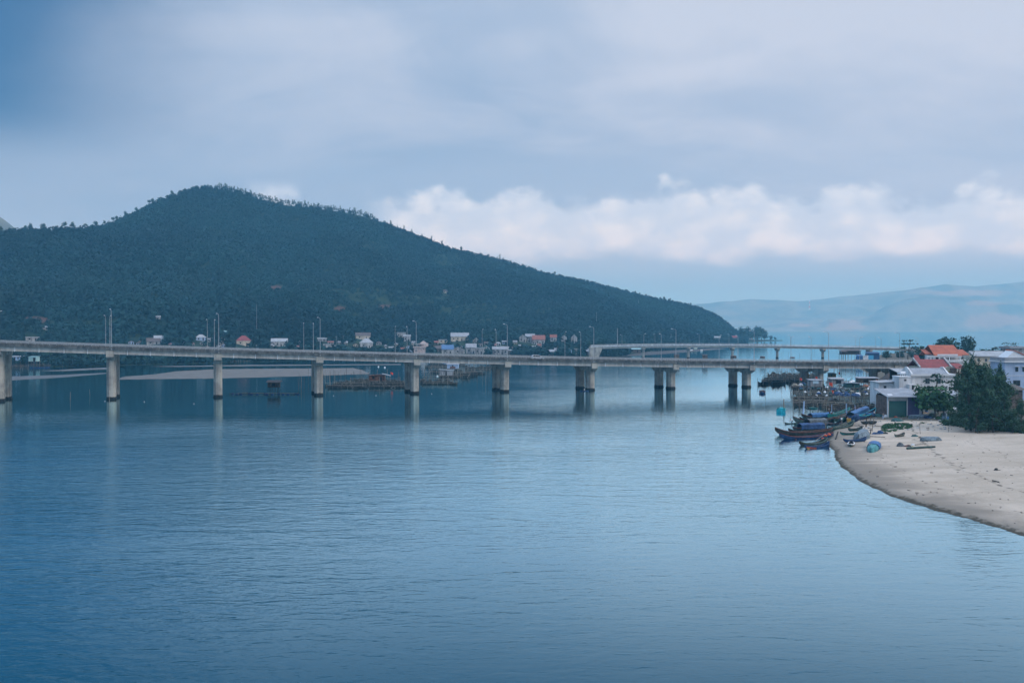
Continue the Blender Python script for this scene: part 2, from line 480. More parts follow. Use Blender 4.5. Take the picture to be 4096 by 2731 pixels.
# ------------------------------------------------------------------ water
def water():
    m, t, b = new_mat('lagoon water')
    P = t.node('ShaderNodeNewGeometry').outputs['Position']
    s = t.node('ShaderNodeSeparateXYZ'); t.l.new(P, s.inputs[0])
    t.n.remove(b)
    gl_ = t.node('ShaderNodeBsdfGlossy'); left = t.ramp(t.m('ADD', s.outputs[0], t.m('MULTIPLY', s.outputs[1], 0.10)), -55.0, 25.0, 1.0, 0.0)
    near_ = t.ramp(s.outputs[1], 180.0, 275.0, 1.0, 0.0)
    t.put(gl_.inputs['Roughness'], t.m('ADD', 0.03, t.m('MULTIPLY', t.m('MULTIPLY', left, near_), 0.05)))     # breeze-roughened water on the left
    gl_.inputs['Color'].default_value = (0.70, 0.94, 1.0, 1)
    df = t.node('ShaderNodeBsdfDiffuse'); df.inputs['Color'].default_value = (0.002, 0.055, 0.095, 1)
    mx = t.node('ShaderNodeMixShader')
    lw = t.node('ShaderNodeLayerWeight'); lw.inputs['Blend'].default_value = 0.5
    fr = t.ramp(lw.outputs['Facing'], 0.60, 0.89, 0.07, 0.95)      # Fresnel curve of the water surface
    fr = t.m('MULTIPLY', fr, t.m('SUBTRACT', 1.0, t.m('MULTIPLY', t.m('MULTIPLY', left, near_), 0.42)))   # reflection dimmed by hand to darken the near left water
    t.put(mx.inputs[0], fr); t.l.new(df.outputs[0], mx.inputs[1]); t.l.new(gl_.outputs[0], mx.inputs[2])
    t.l.new(mx.outputs[0], t.n['Material Output'].inputs['Surface'])
    # wind patches: calm near and beyond the bridge, livelier towards the camera
    patch = t.noise(t.vmul(P, (0.010, 0.022, 1)), 1.0, 3, 0.55)
    calm = t.ramp(s.outputs[1], 190.0, 290.0, 1.0, 0.14)
    calm2 = t.ramp(t.m('ADD', s.outputs[0], t.m('MULTIPLY', s.outputs[1], 0.12)), 0.0, 70.0, 0.0, 0.5)
    lee = t.ramp(s.outputs[0], 50.0, 75.0, 1.0, 0.55)       # sheltered along the beach
    amp = t.m('MULTIPLY', t.m('ADD', calm, t.m('MULTIPLY', calm2, t.ramp(s.outputs[1], 250, 300, 0.0, 0.35))), t.ramp(patch, 0.32, 0.66, 0.5, 1.0))
    amp = t.m('MULTIPLY', amp, lee)
    amp = t.m('MULTIPLY', amp, t.ramp(t.m('ADD', s.outputs[0], t.m('MULTIPLY', s.outputs[1], 0.12)), -70.0, 20.0, 2.0, 1.0))   # breeze on the left half
    w1 = t.noise(t.vmul(P, (0.16, 0.42, 1)), 1.0, 3, 0.55, 0.6)
    w2 = t.noise(t.vmul(P, (0.55, 1.25, 1)), 1.0, 3, 0.6, 0.4)
    w3 = t.noise(t.vmul(P, (0.035, 0.085, 1)), 1.0, 2, 0.5)
    hgt = t.m('ADD', t.m('ADD', t.m('MULTIPLY', w1, 0.15), t.m('MULTIPLY', w2, 0.085)), t.m('MULTIPLY', w3, 0.06))
    hgt = t.m('MULTIPLY', hgt, amp)
    bn = t.node('ShaderNodeBump'); bn.inputs['Strength'].default_value = 1.0; bn.inputs['Distance'].default_value = 1.0
    t.l.new(hgt, bn.inputs['Height']); t.l.new(bn.outputs[0], gl_.inputs['Normal'])
    me = MB().add([(-9000, -600, 0), (9000, -600, 0), (9000, 12500, 0), (-9000, 12500, 0)], [(0, 1, 2, 3)]).mesh('lagoon_water', m)
    tag(link('lagoon_water', me), 'blue rippled lagoon water under the bridges', None, None, 'structure')
water()

# ------------------------------------------------------------------ wooded hill on the far shore
HX = [-900, 0, 400, 1000, 1600, 1900, 2200, 2365, 2480, 2600, 2800, 2950, 3070, 3130]
HB = [560, 580, 600, 670, 770, 790, 770, 742, 800, 980, 1250, 1480, 1690, 1760]
RX = [-900, 0, 300, 600, 800, 1500, 2100, 2600, 2900, 3000, 3130]
RD = [1150, 1150, 1200, 1400, 1500, 1620, 1720, 1800, 1800, 1790, 1790]
SK = [(-900, 930), (-400, 925), (0, 918), (174, 911), (348, 906), (453, 885), (523, 853), (592, 818), (662, 784), (731, 758), (784, 744),
      (836, 737), (906, 745), (975, 761), (1045, 784), (1115, 803), (1219, 815), (1324, 827), (1393, 836), (1480, 857), (1532, 880),
      (1602, 909), (1672, 935), (1742, 959), (1811, 986), (1916, 1010), (1985, 1027), (2090, 1055), (2177, 1083), (2264, 1100),
      (2351, 1118), (2438, 1141), (2525, 1163), (2612, 1184), (2699, 1198), (2786, 1219), (2856, 1247), (2900, 1280), (2943, 1315),
      (2995, 1337), (3040, 1352), (3090, 1361), (3130, 1362)]
SKX = [a for a, b in SK]; SKY = [b + 16 for a, b in SK]
vn = VNoise(5)
def hill_yz(px, v):
    """terrain point of the hill: photograph column px and fraction v from the shore (0) to the ridge (1)"""
    px = np.asarray(px, float); v = np.asarray(v, float)
    db = np.interp(px, HX, HB); dr = np.interp(px, RX, RD)
    zr = H + (1310 - np.interp(px, SKX, SKY)) / FPX * dr
    zr = np.maximum(zr, np.interp(px, [3040, 3130], [1.5, 0.4]))
    vv = np.minimum(v, 1.0)
    p = 0.35 * vv + 0.65 * vv ** 2
    y = db + (dr - db) * v
    x = (px - 2048) / FPX * y
    z = 0.5 + (zr - 0.5) * p
    g = (vn.fbm(x / 120.0, y / 170.0, 4) - 0.5)
    z = z + g * 95 * np.clip(zr / 200, 0, 1) * np.clip(vv * (1 - vv) * 4, 0, 1) * 0.8
    z = np.where(v > 1, zr - (v - 1) * zr * 1.4, z)
    z = np.where(v < 0, 0.5 + v * 40, z)
    return x, y, z
def hill_hit(px, py):
    """where the sight line through a photograph pixel meets the hill"""
    vs = np.linspace(0, 1.0, 400)
    x, y, z = hill_yz(np.full(400, px), vs)
    q = 1310 - (z - H) / y * FPX
    k = np.argmax(q <= py) if np.any(q <= py) else 399
    return Vector((x[k], y[k], z[k]))
BARE = [(1105, 1158, 34, 15), (140, 1279, 60, 13), (50, 1269, 44, 8), (1365, 1240, 36, 13), (1542, 1229, 32, 12), (1780, 1166, 14, 5)]
PALE = [(1600, 1205, 260, 24), (1800, 1045, 75, 32), (1900, 1260, 170, 45), (1450, 1170, 180, 18), (1500, 990, 60, 22), (2150, 1240, 100, 15), (350, 1300, 160, 20)]
def ell(px, py, L):
    f = np.zeros_like(px)
    for a, b, rx, ry in L:
        f = np.maximum(f, np.clip(1.35 - np.hypot((px - a) / rx, (py - b) / ry), 0, 1))
    return f
def hill():
    pxs = np.arange(-900, 3131, 10.0)
    vs = np.concatenate([[-0.06], np.linspace(0, 1, 70), np.linspace(1.05, 1.6, 8)])
    A, B = np.meshgrid(pxs, vs, indexing='ij')
    x, y, z = hill_yz(A, B)
    V = np.stack([x, y, z], -1).reshape(-1, 3)
    n, k = A.shape
    i = np.arange(n - 1)[:, None]; j = np.arange(k - 1)[None, :]
    F = np.stack([i * k + j, (i + 1) * k + j, (i + 1) * k + j + 1, i * k + j + 1], -1).reshape(-1, 4)
    m, t, b = new_mat('hill soil and scrub')
    at_ = t.node('ShaderNodeAttribute', attribute_name='bare')
    P = t.node('ShaderNodeNewGeometry').outputs['Position']
    n1 = t.noise(P, 0.06, 5, 0.6); n2 = t.noise(P, 0.5, 3, 0.6)
    c = t.mix(t.ramp(n1, 0.35, 0.65), (0.010, 0.026, 0.018), (0.028, 0.050, 0.030))
    soil = t.mix(n2, (0.085, 0.050, 0.040), (0.13, 0.075, 0.058))
    f = t.m('ADD', at_.outputs['Fac'], t.m('MULTIPLY', t.m('SUBTRACT', n2, 0.5), 0.6))
    t.put(b.inputs['Base Color'], t.mix(t.ramp(f, 0.25, 0.55), c, soil))
    b.inputs['Roughness'].default_value = 0.95; b.inputs['Specular IOR Level'].default_value = 0.1
    me = np_mesh('hill', V, F, m, True)
    q = 1310 - (z - H) / y * FPX
    bare = ell(A, q, BARE)
    a = me.attributes.new('bare', 'FLOAT', 'POINT'); a.data.foreach_set('value', bare.ravel().astype(np.float32))
    tag(link('hill', me), None, None, None, 'structure')
hill()

def leaf_cloud(n, rx, rz, size, rng, elong=1.0, up=0.35, shell=0.55):
    """n leaf-clump quads spread through an ellipsoid crown centred at z=0 -> (n,4,3)"""
    d = rng.normal(size=(n, 3)); d /= np.linalg.norm(d, axis=1)[:, None]
    r = shell + (1 - shell) * rng.random(n) ** 0.5
    lob = 1 + 0.28 * np.sin(3 * np.arctan2(d[:, 1], d[:, 0]) + rng.random() * 6) * np.sin(2.3 * d[:, 2] * 2 + rng.random() * 6)
    c = d * (r * lob)[:, None] * np.array([rx, rx, rz])
    nrm = d + rng.normal(size=(n, 3)) * 0.6 + np.array([0, 0, up]); nrm /= np.linalg.norm(nrm, axis=1)[:, None]
    a = np.cross(nrm, rng.normal(size=(n, 3))); a /= np.linalg.norm(a, axis=1)[:, None]
    bb = np.cross(nrm, a)
    s = size * rng.uniform(0.6, 1.3, n)[:, None]
    a = a * s * elong; bb = bb * s
    k = rng.uniform(0.35, 1.0, (n, 1))
    return np.stack([c - a, c - bb * k, c + a, c + bb * (1.3 - k)], 1)

HOUSE_KEEP = []        # (px0, px1, py_top, py_base, depth) filled in from the house table below
def forest():
    rng = np.random.default_rng(11)
    K = 14; NL = 24
    temp = np.stack([leaf_cloud(NL, 1.0, rng.uniform(0.85, 1.35), 0.52, rng) for _ in range(K)])
    N = 104000
    px = rng.uniform(-420, 2985, N); v = rng.random(N) ** 0.85
    v = 0.003 + v * 1.0
    v[:9000] = rng.uniform(-0.008, 0.03, 9000)
    x, y, z = hill_yz(px, v)
    py = 1310 - (z - H) / y * FPX
    keep = rng.random(N) < y / 1750 * (0.55 + 0.45 * np.interp(px, [2400, 3000], [1, 2.0]))
    bare = ell(px, py, BARE); pale = ell(px, py, PALE)
    keep &= ~(bare > 0.3)
    keep &= ~((pale > 0.45) & (rng.random(N) < 0.35))
    keep &= ~((px > 850) & (px < 1505) & (v > 0.975) & (rng.random(N) < .6))
    for a, b, yt, yb, dep in HOUSE_KEEP:
        keep &= ~((px > a - 3) & (px < b + 3) & (y < dep + 12) & (py - 7.0 / y * FPX < yb) & (y > dep - 70))
    px, v, x, y, z, pale = (q[keep] for q in (px, v, x, y, z, pale))
    N = len(px)
    hgt = rng.uniform(1.3, 3.1, N) * (0.85 + 0.5 * vn.fbm(x / 60, y / 60, 3)) * np.where(pale > 0.4, 0.6, 1.0)
    wid = hgt * rng.uniform(0.75, 1.2, N)
    rot = rng.uniform(0, 6.28, N); kk = rng.integers(0, K, N)
    V = temp[kk]                                     # N,NL,4,3
    c, s = np.cos(rot)[:, None, None], np.sin(rot)[:, None, None]
    vx = (V[..., 0] * c - V[..., 1] * s) * wid[:, None, None] + x[:, None, None]
    vy = (V[..., 0] * s + V[..., 1] * c) * wid[:, None, None] + y[:, None, None]
    vz = V[..., 2] * hgt[:, None, None] + (z + hgt * 0.9)[:, None, None]
    VV = np.stack([vx, vy, vz], -1).reshape(-1, 3)
    F = np.arange(len(VV)).reshape(-1, 4)
    m, t, b = new_mat('hill forest foliage')
    geo = t.node('ShaderNodeNewGeometry')
    tone = t.node('ShaderNodeAttribute', attribute_name='tone').outputs['Fac']
    n = t.noise(geo.outputs['Position'], 0.012, 4, 0.6)
    f = t.m('ADD', t.m('MULTIPLY', geo.outputs['Random Per Island'], 0.16), t.m('MULTIPLY', tone, 0.84))
    cc = t.mix(t.ramp(f, 0.1, 0.9, smooth=False), (0.003, 0.019, 0.019), (0.016, 0.060, 0.058))
    cc = t.mix(t.m('MULTIPLY', t.ramp(n, 0.45, 0.7), 0.4), cc, (0.026, 0.050, 0.045))
    t.put(b.inputs['Base Color'], cc)
    b.inputs['Roughness'].default_value = 0.8; b.inputs['Specular IOR Level'].default_value = 0.15
    me = np_mesh('hill_forest', VV, F, m)
    tn = np.clip(rng.normal(0.38, 0.17, N) + 1.5 * (vn.fbm(x / 110 + 40, y / 150, 3) - 0.5) + pale * 0.5, 0, 1)
    a = me.attributes.new('tone', 'FLOAT', 'FACE'); a.data.foreach_set('value', np.repeat(tn, NL).astype(np.float32))
    tag(link('hill_forest', me), 'dense dark green forest covering the hill beyond the bridge', None, None, 'stuff')

# ------------------------------------------------------------------ hazy mountains across the lagoon
def ridge_mesh(name, sky_pts, d0, d1, x0, x1, step, marks, seed, soil, shore=0.0, rough=1.0):
    vnn = VNoise(seed)
    pxs = np.arange(x0, x1 + 1, step); vs = np.concatenate([[-0.02], np.linspace(0, 1, 36), [1.2, 1.5]])
    A, B = np.meshgrid(pxs, vs, indexing='ij')
    sx = [a for a, _ in sky_pts]; sy = [b for _, b in sky_pts]
    sk = np.interp(A, sx, sy) + (vnn.fbm(A / 60.0, A * 0 + 3.3, 5) - 0.5) * 7 * rough
    zr = np.maximum(H + (1310 - sk) / FPX * d1, 4)
    vv = np.clip(B, 0, 1)
    y = d0 + (d1 - d0) * B
    x = (A - 2048) / FPX * y
    z = 0.6 + zr * (0.55 * vv + 0.45 * vv ** 2) + (vnn.fbm(x / 320, y / 320, 4) - 0.5) * zr * 0.55 * np.clip(vv * (1 - vv) * 4, 0, 1)
    z = np.where(B > 1, zr * (1 - (B - 1) * 1.2), z); z = np.where(B < 0, -2.0, z)
    V = np.stack([x, y, z], -1).reshape(-1, 3)
    n, k = A.shape
    i = np.arange(n - 1)[:, None]; j = np.arange(k - 1)[None, :]
    F = np.stack([i * k + j, (i + 1) * k + j, (i + 1) * k + j + 1, i * k + j + 1], -1).reshape(-1, 4)
    m, t, b = new_mat(name + ' slopes')
    a_ = t.node('ShaderNodeAttribute', attribute_name='bare').outputs['Fac']
    P = t.node('ShaderNodeNewGeometry').outputs['Position']
    n1 = t.noise(P, 0.006, 5, 0.6)
    c = t.mix(t.ramp(n1, 0.35, 0.65), (0.11, 0.13, 0.12), (0.20, 0.20, 0.17))
    f = t.m('ADD', a_, t.m('MULTIPLY', t.m('SUBTRACT', n1, 0.5), 1.6))
    t.put(b.inputs['Base Color'], t.mix(t.m('MULTIPLY', t.ramp(f, 0.25, 0.75), 0.7), c, soil))
    b.inputs['Roughness'].default_value = 0.95; b.inputs['Specular IOR Level'].default_value = 0.05
    me = np_mesh(name, V, F, m, True)
    q = 1310 - (z - H) / y * FPX
    bare = ell(A, q, marks)
    bare = np.maximum(bare, (B < shore).astype(float))
    at_ = me.attributes.new('bare', 'FLOAT', 'POINT'); at_.data.foreach_set('value', bare.ravel().astype(np.float32))
    tag(link(name, me), None, None, None, 'structure')
ridge_mesh('foothills', [(1900, 1319), (2700, 1318), (2900, 1316), (3000, 1311), (3080, 1300), (3150, 1291), (3230, 1296), (3290, 1288), (3310, 1277),
                         (3440, 1276), (3470, 1268), (3540, 1225), (3620, 1197), (3700, 1186), (3850, 1190), (3960, 1207), (4096, 1222), (5200, 1240)],
           6000, 6300, 1900, 5200, 10, [(3370, 1300, 90, 22), (3990, 1283, 130, 34), (3190, 1302, 55, 8), (3960, 1212, 110, 12)], 21, (0.30, 0.22, 0.17), 0.02, 0.6)
ridge_mesh('mountain', [(1500, 1300), (2300, 1262), (2700, 1226), (3000, 1196), (3200, 1205), (3420, 1180), (3620, 1160), (3780, 1138), (3900, 1146), (4096, 1128), (4600, 1120), (5200, 1130)],
           6500, 7300, 1500, 5200, 14, [(3860, 1172, 220, 14), (3700, 1196, 90, 7)], 22, (0.30, 0.23, 0.19))
ridge_mesh('mountain', [(-2600, 900), (-700, 800), (-300, 822), (-60, 850), (0, 868), (30, 888), (62, 915), (110, 960), (300, 1100), (560, 1290)],
           1500, 1950, -2600, 560, 14, [], 23, (0.2, 0.15, 0.1), 0, 0.4)

# ------------------------------------------------------------------ right bank: beach, village ground and spit
SHORE = [(6200, 2500), (5200, 2330), (4500, 2220), (4096, 2142), (3918, 2086), (3744, 2037), (3570, 1985), (3439, 1924), (3378, 1872), (3348, 1843), (3341, 1820),
         (3341, 1803), (3325, 1790), (3314, 1776), (3312, 1762), (3318, 1750), (3320, 1736), (3330, 1722), (3345, 1706), (3380, 1694), (3430, 1680), (3478, 1660),
         (3505, 1635), (3508, 1600), (3525, 1560), (3520, 1530), (3470, 1490), (3420, 1462), (3395, 1447), (3440, 1432), (3540, 1416),
         (3680, 1404), (4200, 1400), (6200, 1400)]
SHP = np.array([gnd(a, b)[:2] for a, b in SHORE])
SHP = np.clip(SHP, -100, 1250)
def shore_sd(x, y):
    """signed distance to the waterline, + on land"""
    x = np.asarray(x, float); y = np.asarray(y, float)
    d = np.full(x.shape, 1e9); ins = np.zeros(x.shape, bool)
    n = len(SHP)
    for i in range(n):
        a = SHP[i]; b = SHP[(i + 1) % n]; e = b - a
        t = np.clip(((x - a[0]) * e[0] + (y - a[1]) * e[1]) / max(e @ e, 1e-9), 0, 1)
        d = np.minimum(d, np.hypot(x - a[0] - t * e[0], y - a[1] - t * e[1]))
        c = ((a[1] > y) != (b[1] > y))
        with np.errstate(divide='ignore', invalid='ignore'):
            ins ^= c & (x < (b[0] - a[0]) * (y - a[1]) / (b[1] - a[1]) + a[0])
    return np.where(ins, d, -d)
vb = VNoise(31)
def land_z(x, y):
    sd = shore_sd(x, y) + (vb.fbm(np.asarray(x) / 6.0, np.asarray(y) / 6.0, 4, 0.6) - 0.5) * 1.1
    und = (vb.fbm(np.asarray(x) / 14.0, np.asarray(y) / 14.0, 4) - 0.5)
    z = 0.32 * np.clip(sd / 0.9, 0, 1) + np.clip(sd, 0, 75) * 0.026 + und * 0.35 * np.clip(sd / 12, 0, 1)
    z = z + (vb.fbm(np.asarray(x) / 1.7, np.asarray(y) / 1.7, 3) - 0.5) * 0.07 * np.clip(sd / 4, 0, 1)
    return np.where(sd > 0, z, np.maximum(sd * 0.12, -2.0))
def gl(px, py):
    z = 1.0
    for _ in range(7):
        p = gnd(px, py, z); z = float(land_z(np.array([p.x]), np.array([p.y]))[0]); z = max(z, 0)
    return gnd(px, py, z)
def beach():
    xs = np.concatenate([np.arange(34, 190, 1.0), np.arange(190, 420, 5.0), np.arange(420, 1250, 40.0)])
    ys = np.concatenate([np.arange(68, 330, 1.1), np.arange(330, 470, 5.0), np.arange(470, 1060, 14.0)])
    A, B = np.meshgrid(xs, ys, indexing='ij')
    z = land_z(A, B); sd = shore_sd(A, B)
    V = np.stack([A, B, z], -1).reshape(-1, 3)
    n, k = A.shape
    i = np.arange(n - 1)[:, None]; j = np.arange(k - 1)[None, :]
    F = np.stack([i * k + j, (i + 1) * k + j, (i + 1) * k + j + 1, i * k + j + 1], -1).reshape(-1, 4)
    F = F[(sd.ravel()[F] > -18).any(1)]
    m, t, b = new_mat('beach sand')
    a_ = t.node('ShaderNodeAttribute', attribute_name='shore').outputs['Fac']
    e_ = t.node('ShaderNodeAttribute', attribute_name='earth').outputs['Fac']
    P = t.node('ShaderNodeNewGeometry').outputs['Position']
    n1 = t.noise(t.vmul(P, (0.05, 0.11, 1)), 1.0, 5, 0.6, 1.0)
    n2 = t.noise(P, 0.9, 5, 0.65); n3 = t.noise(P, 4.0, 4, 0.7)
    f = t.m('ADD', t.m('MULTIPLY', n1, 0.55), t.m('ADD', t.m('MULTIPLY', n2, 0.25), t.m('MULTIPLY', n3, 0.2)))
    dry = t.mix(t.ramp(f, 0.36, 0.64), (0.41, 0.34, 0.265), (0.56, 0.47, 0.38))
    dry = t.mix(t.m('MULTIPLY', t.ramp(n3, 0.62, 0.74), 0.25), dry, (0.17, 0.15, 0.125))
    foot = t.noise(t.vmul(P, (1.0, 0.7, 1)), 1.6, 2, 0.5)
    dry = t.mix(t.m('MULTIPLY', t.ramp(foot, 0.58, 0.70), t.ramp(n1, 0.40, 0.62, 0.0, 0.35)), dry, (0.22, 0.185, 0.15))
    wetf = t.m('ADD', a_, t.m('MULTIPLY', t.m('SUBTRACT', n1, 0.5), 16.0))
    c = t.mix(t.ramp(wetf, 1.0, 10.0), (0.25, 0.215, 0.175), dry)
    # tide wrack lines
    wr = t.m('ADD', a_, t.m('MULTIPLY', t.m('SUBTRACT', n1, 0.5), 7.0))
    line = t.m('MULTIPLY', t.ramp(t.m('ABSOLUTE', t.m('SUBTRACT', wr, 17.0)), 0.55, 0.1), t.ramp(n2, 0.46, 0.56))
    c = t.mix(t.m('MULTIPLY', line, 0.8), c, (0.085, 0.075, 0.06))
    for dist_, wid_ in ((7.5, 0.35), (27.0, 0.3)):
        ln2 = t.m('MULTIPLY', t.ramp(t.m('ABSOLUTE', t.m('SUBTRACT', wr, dist_)), wid_, 0.05), t.ramp(n2, 0.50, 0.58))
        c = t.mix(t.m('MULTIPLY', ln2, 0.55), c, (0.12, 0.105, 0.085))
    c = t.mix(t.ramp(t.m('ADD', a_, t.m('MULTIPLY', t.m('SUBTRACT', n2, 0.5), 3.2)), 1.0, 0.1), c, (0.075, 0.068, 0.052))
    soil = t.mix(t.ramp(n2, 0.35, 0.65), (0.085, 0.078, 0.062), (0.15, 0.135, 0.105))
    c = t.mix(t.ramp(t.m('ADD', e_, t.m('MULTIPLY', t.m('SUBTRACT', n2, 0.5), 0.5)), 0.35, 0.65), c, soil)
    t.put(b.inputs['Base Color'], c)
    b.inputs['Roughness'].default_value = 0.95; b.inputs['Specular IOR Level'].default_value = 0.1
    bn = t.node('ShaderNodeBump'); bn.inputs['Distance'].default_value = 0.12; bn.inputs['Strength'].default_value = 0.8
    t.l.new(t.m('ADD', n2, t.m('MULTIPLY', n3, 0.4)), bn.inputs['Height']); t.l.new(bn.outputs[0], b.inputs['Normal'])
    me = np_mesh('beach', V, F, m, True)
    s_ = me.attributes.new('shore', 'FLOAT', 'POINT'); s_.data.foreach_set('value', sd.ravel().astype(np.float32))
    # dark earth behind the beach: beyond a line from the boats to under the casuarinas
    E0, E1, E2 = gnd(3450, 1652, 1.8), gnd(3800, 1668, 1.8), gnd(4200, 1712, 2.2)
    yl = np.interp(A, [E0.x - 40, E0.x, E1.x, E2.x, E2.x + 400], [E0.y + 8, E0.y, E1.y, E2.y, E2.y - 5])
    ea = np.clip((B - yl) / 7.0 + 0.5, 0, 1)
    e2 = me.attributes.new('earth', 'FLOAT', 'POINT'); e2.data.foreach_set('value', ea.ravel().astype(np.float32))
    tag(link('beach', me), None, None, None, 'structure')
beach()

def sandbar(pts, col, z=0.06, rough=0.7):
    pts = [gnd(a, b) for a, b in pts]
    m = mat('wet sand flat %.2f' % col[0], col, rough, 0.2, 0.15)
    mb = MB()
    n = len(pts)
    c = sum(pts, Vector()) / n
    ring = []; rng = random.Random(len(pts) * 7)
    for i in range(n):                                    # subdivided wavy outline
        a, b = pts[i], pts[(i + 1) % n]
        for k in range(8):
            p = a.lerp(b, k / 8)
            q = p + Vector((rng.uniform(-.6, .6), rng.uniform(-1.5, 1.5), 0))
            ring.append(q)
    m_ = len(ring)
    top = [(p.x, p.y, z) for p in ring]; bot = [(p.x, p.y, -0.5) for p in ring]
    mb.add(bot + top, [(i, (i + 1) % m_, m_ + (i + 1) % m_, m_ + i) for i in range(m_)] + [tuple(range(m_, 2 * m_))])
    tag(link('sandbar', mb.mesh('sandbar', m)), None, None, None, 'structure')
sandbar([(470, 1518), (700, 1515), (852, 1514), (1000, 1510), (1245, 1503), (1470, 1496), (1478, 1492), (1440, 1478), (1412, 1472), (1297, 1473), (1000, 1475), (850, 1477), (705, 1485), (616, 1498), (500, 1506)], (0.155, 0.145, 0.13))
sandbar([(-60, 1528), (-60, 1512), (25, 1506), (130, 1503), (250, 1499), (420, 1491), (430, 1494), (250, 1509), (100, 1518)], (0.12, 0.128, 0.13))
sandbar([(170, 1483), (330, 1474), (430, 1470), (470, 1472), (420, 1477), (250, 1484)], (0.13, 0.13, 0.125))
sandbar([(600, 1465), (1000, 1459), (1600, 1456), (1605, 1459), (1000, 1464), (700, 1467)], (0.13, 0.13, 0.125))
sandbar([(2440, 1414), (2620, 1405), (2750, 1398), (2860, 1392), (2905, 1395), (2760, 1408), (2600, 1420), (2470, 1426)], (0.05, 0.047, 0.042))
# ------------------------------------------------------------------ the two carriageways of the long bridge
BL = 228.3 / 7                                   # span
BA = math.atan2(64.0, 219.2)                     # heading
BO = Vector((-128.8, 320.0, 0.0))                # second pier (index 2), near shaft centre
BX = Vector((math.cos(BA), math.sin(BA), 0)); BY = Vector((-math.sin(BA), math.cos(BA), 0))
_zi = np.polyfit([1, 2, 4, 6, 8, 9, 10, 11], [15.9, 14.6, 12.14, 9.95, 8.25, 7.6, 7.05, 6.65], 3)
def zbot(s):                                     # girder underside at distance s from pier 2
    i = min(max(s / BL + 2, -1.0), 13.2)
    return float(np.polyval(_zi, i)) if i <= 11 else float(np.polyval(_zi, 11)) - 0.12 * (i - 11)
BS0, BS1 = -3.6 * BL, 11.2 * BL
def strip(y0, y1, h0, h1, s0=BS0, s1=BS1, step=4.0):
    """solid running along the bridge between local y0..y1 and heights h0..h1 above the girder underside"""
    n = max(2, int((s1 - s0) / step)); secs = []
    for k in range(n + 1):
        s = s0 + (s1 - s0) * k / n; z = zbot(s)
        secs.append([(s, y0, z + h0), (s, y1, z + h0), (s, y1, z + h1), (s, y0, z + h1)])
    return MB().loft(secs)
def carriageway(side, off):
    t = thing('road_bridge', 'nearer carriageway of the long concrete bridge, carrying the silver car' if side == 'near'
              else 'farther carriageway of the long concrete bridge, half hidden behind the nearer one', 'bridge',
              BO + BY * off, BA)
    W = 5.05
    strip(-W, W, 1.50, 1.78).build('deck_slab', M_gird, t)
    strip(-W + 0.4, W - 0.4, 1.784, 1.86).build('road_surface', M_asph, t)
    for sgn in (-1, 1):
        y = sgn * W
        strip(min(y, y + sgn * 0.16), max(y, y + sgn * 0.16), 1.38, 2.28).build('parapet', M_para, t)
        rl = MB(); yy = y + sgn * 0.06
        for h in (2.55, 2.84):
            n = int((BS1 - BS0) / 4)
            for k in range(n):
                a = BS0 + (BS1 - BS0) * k / n; b = BS0 + (BS1 - BS0) * (k + 1) / n
                rl.tube((a, yy, zbot(a) + h), (b, yy, zbot(b) + h), 0.055 if h < 2.7 else 0.075, n=5)
        s = BS0 + 1
        while s < BS1:
            rl.box(s, yy, zbot(s) + 2.26, 0.10, 0.09, 0.60); s += 2.02
        rl.build('railing', M_steel, t)
    for y in (-4.3, -2.15, 0, 2.15, 4.3):
        g = strip(y - 0.14, y + 0.14, 0.22, 1.5)
        g2 = strip(y - 0.33, y + 0.33, 0.0, 0.24)
        g.add(g2.v, g2.f); g.build('girder', M_gird, t)
    for i in range(-1, 13):
        s = (i - 2) * BL + float(np.interp(i, [2, 4, 5, 6, 7, 8, 9, 10], [0, .4, .85, .9, 1.0, .8, .1, -.4])); z = zbot(s); zt = z - 0.16
        base = -2.0
        m = MB()
        a, b, c = 1.38, 1.85, 0.75
        m.prism([(s - a, -b + c), (s - a + c, -b), (s + a - c, -b), (s + a, -b + c), (s + a, b - c), (s + a - c, b), (s - a + c, b), (s - a, b - c)], base, zt - 0.9)
        m.prism([(s - a - .12, -b + c - .08), (s - a + c - .08, -b - .12), (s + a - c + .08, -b - .12), (s + a + .12, -b + c - .08), (s + a + .12, b - c + .08), (s + a - c + .08, b + .12), (s - a + c - .08, b + .12), (s - a - .12, b - c + .08)], base, 0.42)
        pier = m.build('pier', M_conc, t)
        cpm = MB(); hw = 4.9
        prof = [(-hw, zt), (hw, zt), (hw, zt - 0.75), (2.4, zt - 1.85), (-2.4, zt - 1.85), (-hw, zt - 0.75)]
        cpm.loft([[(s - 1.15, y, q) for y, q in prof], [(s + 1.15, y, q) for y, q in prof]])
        for sg in (-1, 1):
            cpm.box(s, sg * (hw - 0.17), zt, 2.3, 0.36, 1.36)
        for y in (-4.3, -2.15, 0, 2.15, 4.3):
            cpm.box(s, y, zt - 0.01, 1.3, 0.5, 0.17)
        cpm.build('cap', M_conc, pier)
    rnd = random.Random(4 if side == 'near' else 9)
    pm = MB().tube((0, 0, 0), (0, 0, -1.35), 0.11, n=6).tube((0, 0, -1.25), (0, -0.14, -1.55), 0.11, n=6).mesh('drain_pipe', M_lampw)
    sgn = -1
    for i in range(-1, 12):
        for q in (0.16, 0.37, 0.59, 0.80):
            s = (i - 2 + q) * BL
            o = link('drain_pipe', pm, t, (s, sgn * (W + 0.02) + 0.42, zbot(s) + 1.44))
    return t
carriageway('near', 0.0)
carriageway('far', 10.5)
def deckpt(s, y, h=1.86):
    p = BO + BX * s + BY * y
    return Vector((p.x, p.y, zbot(s) + h))

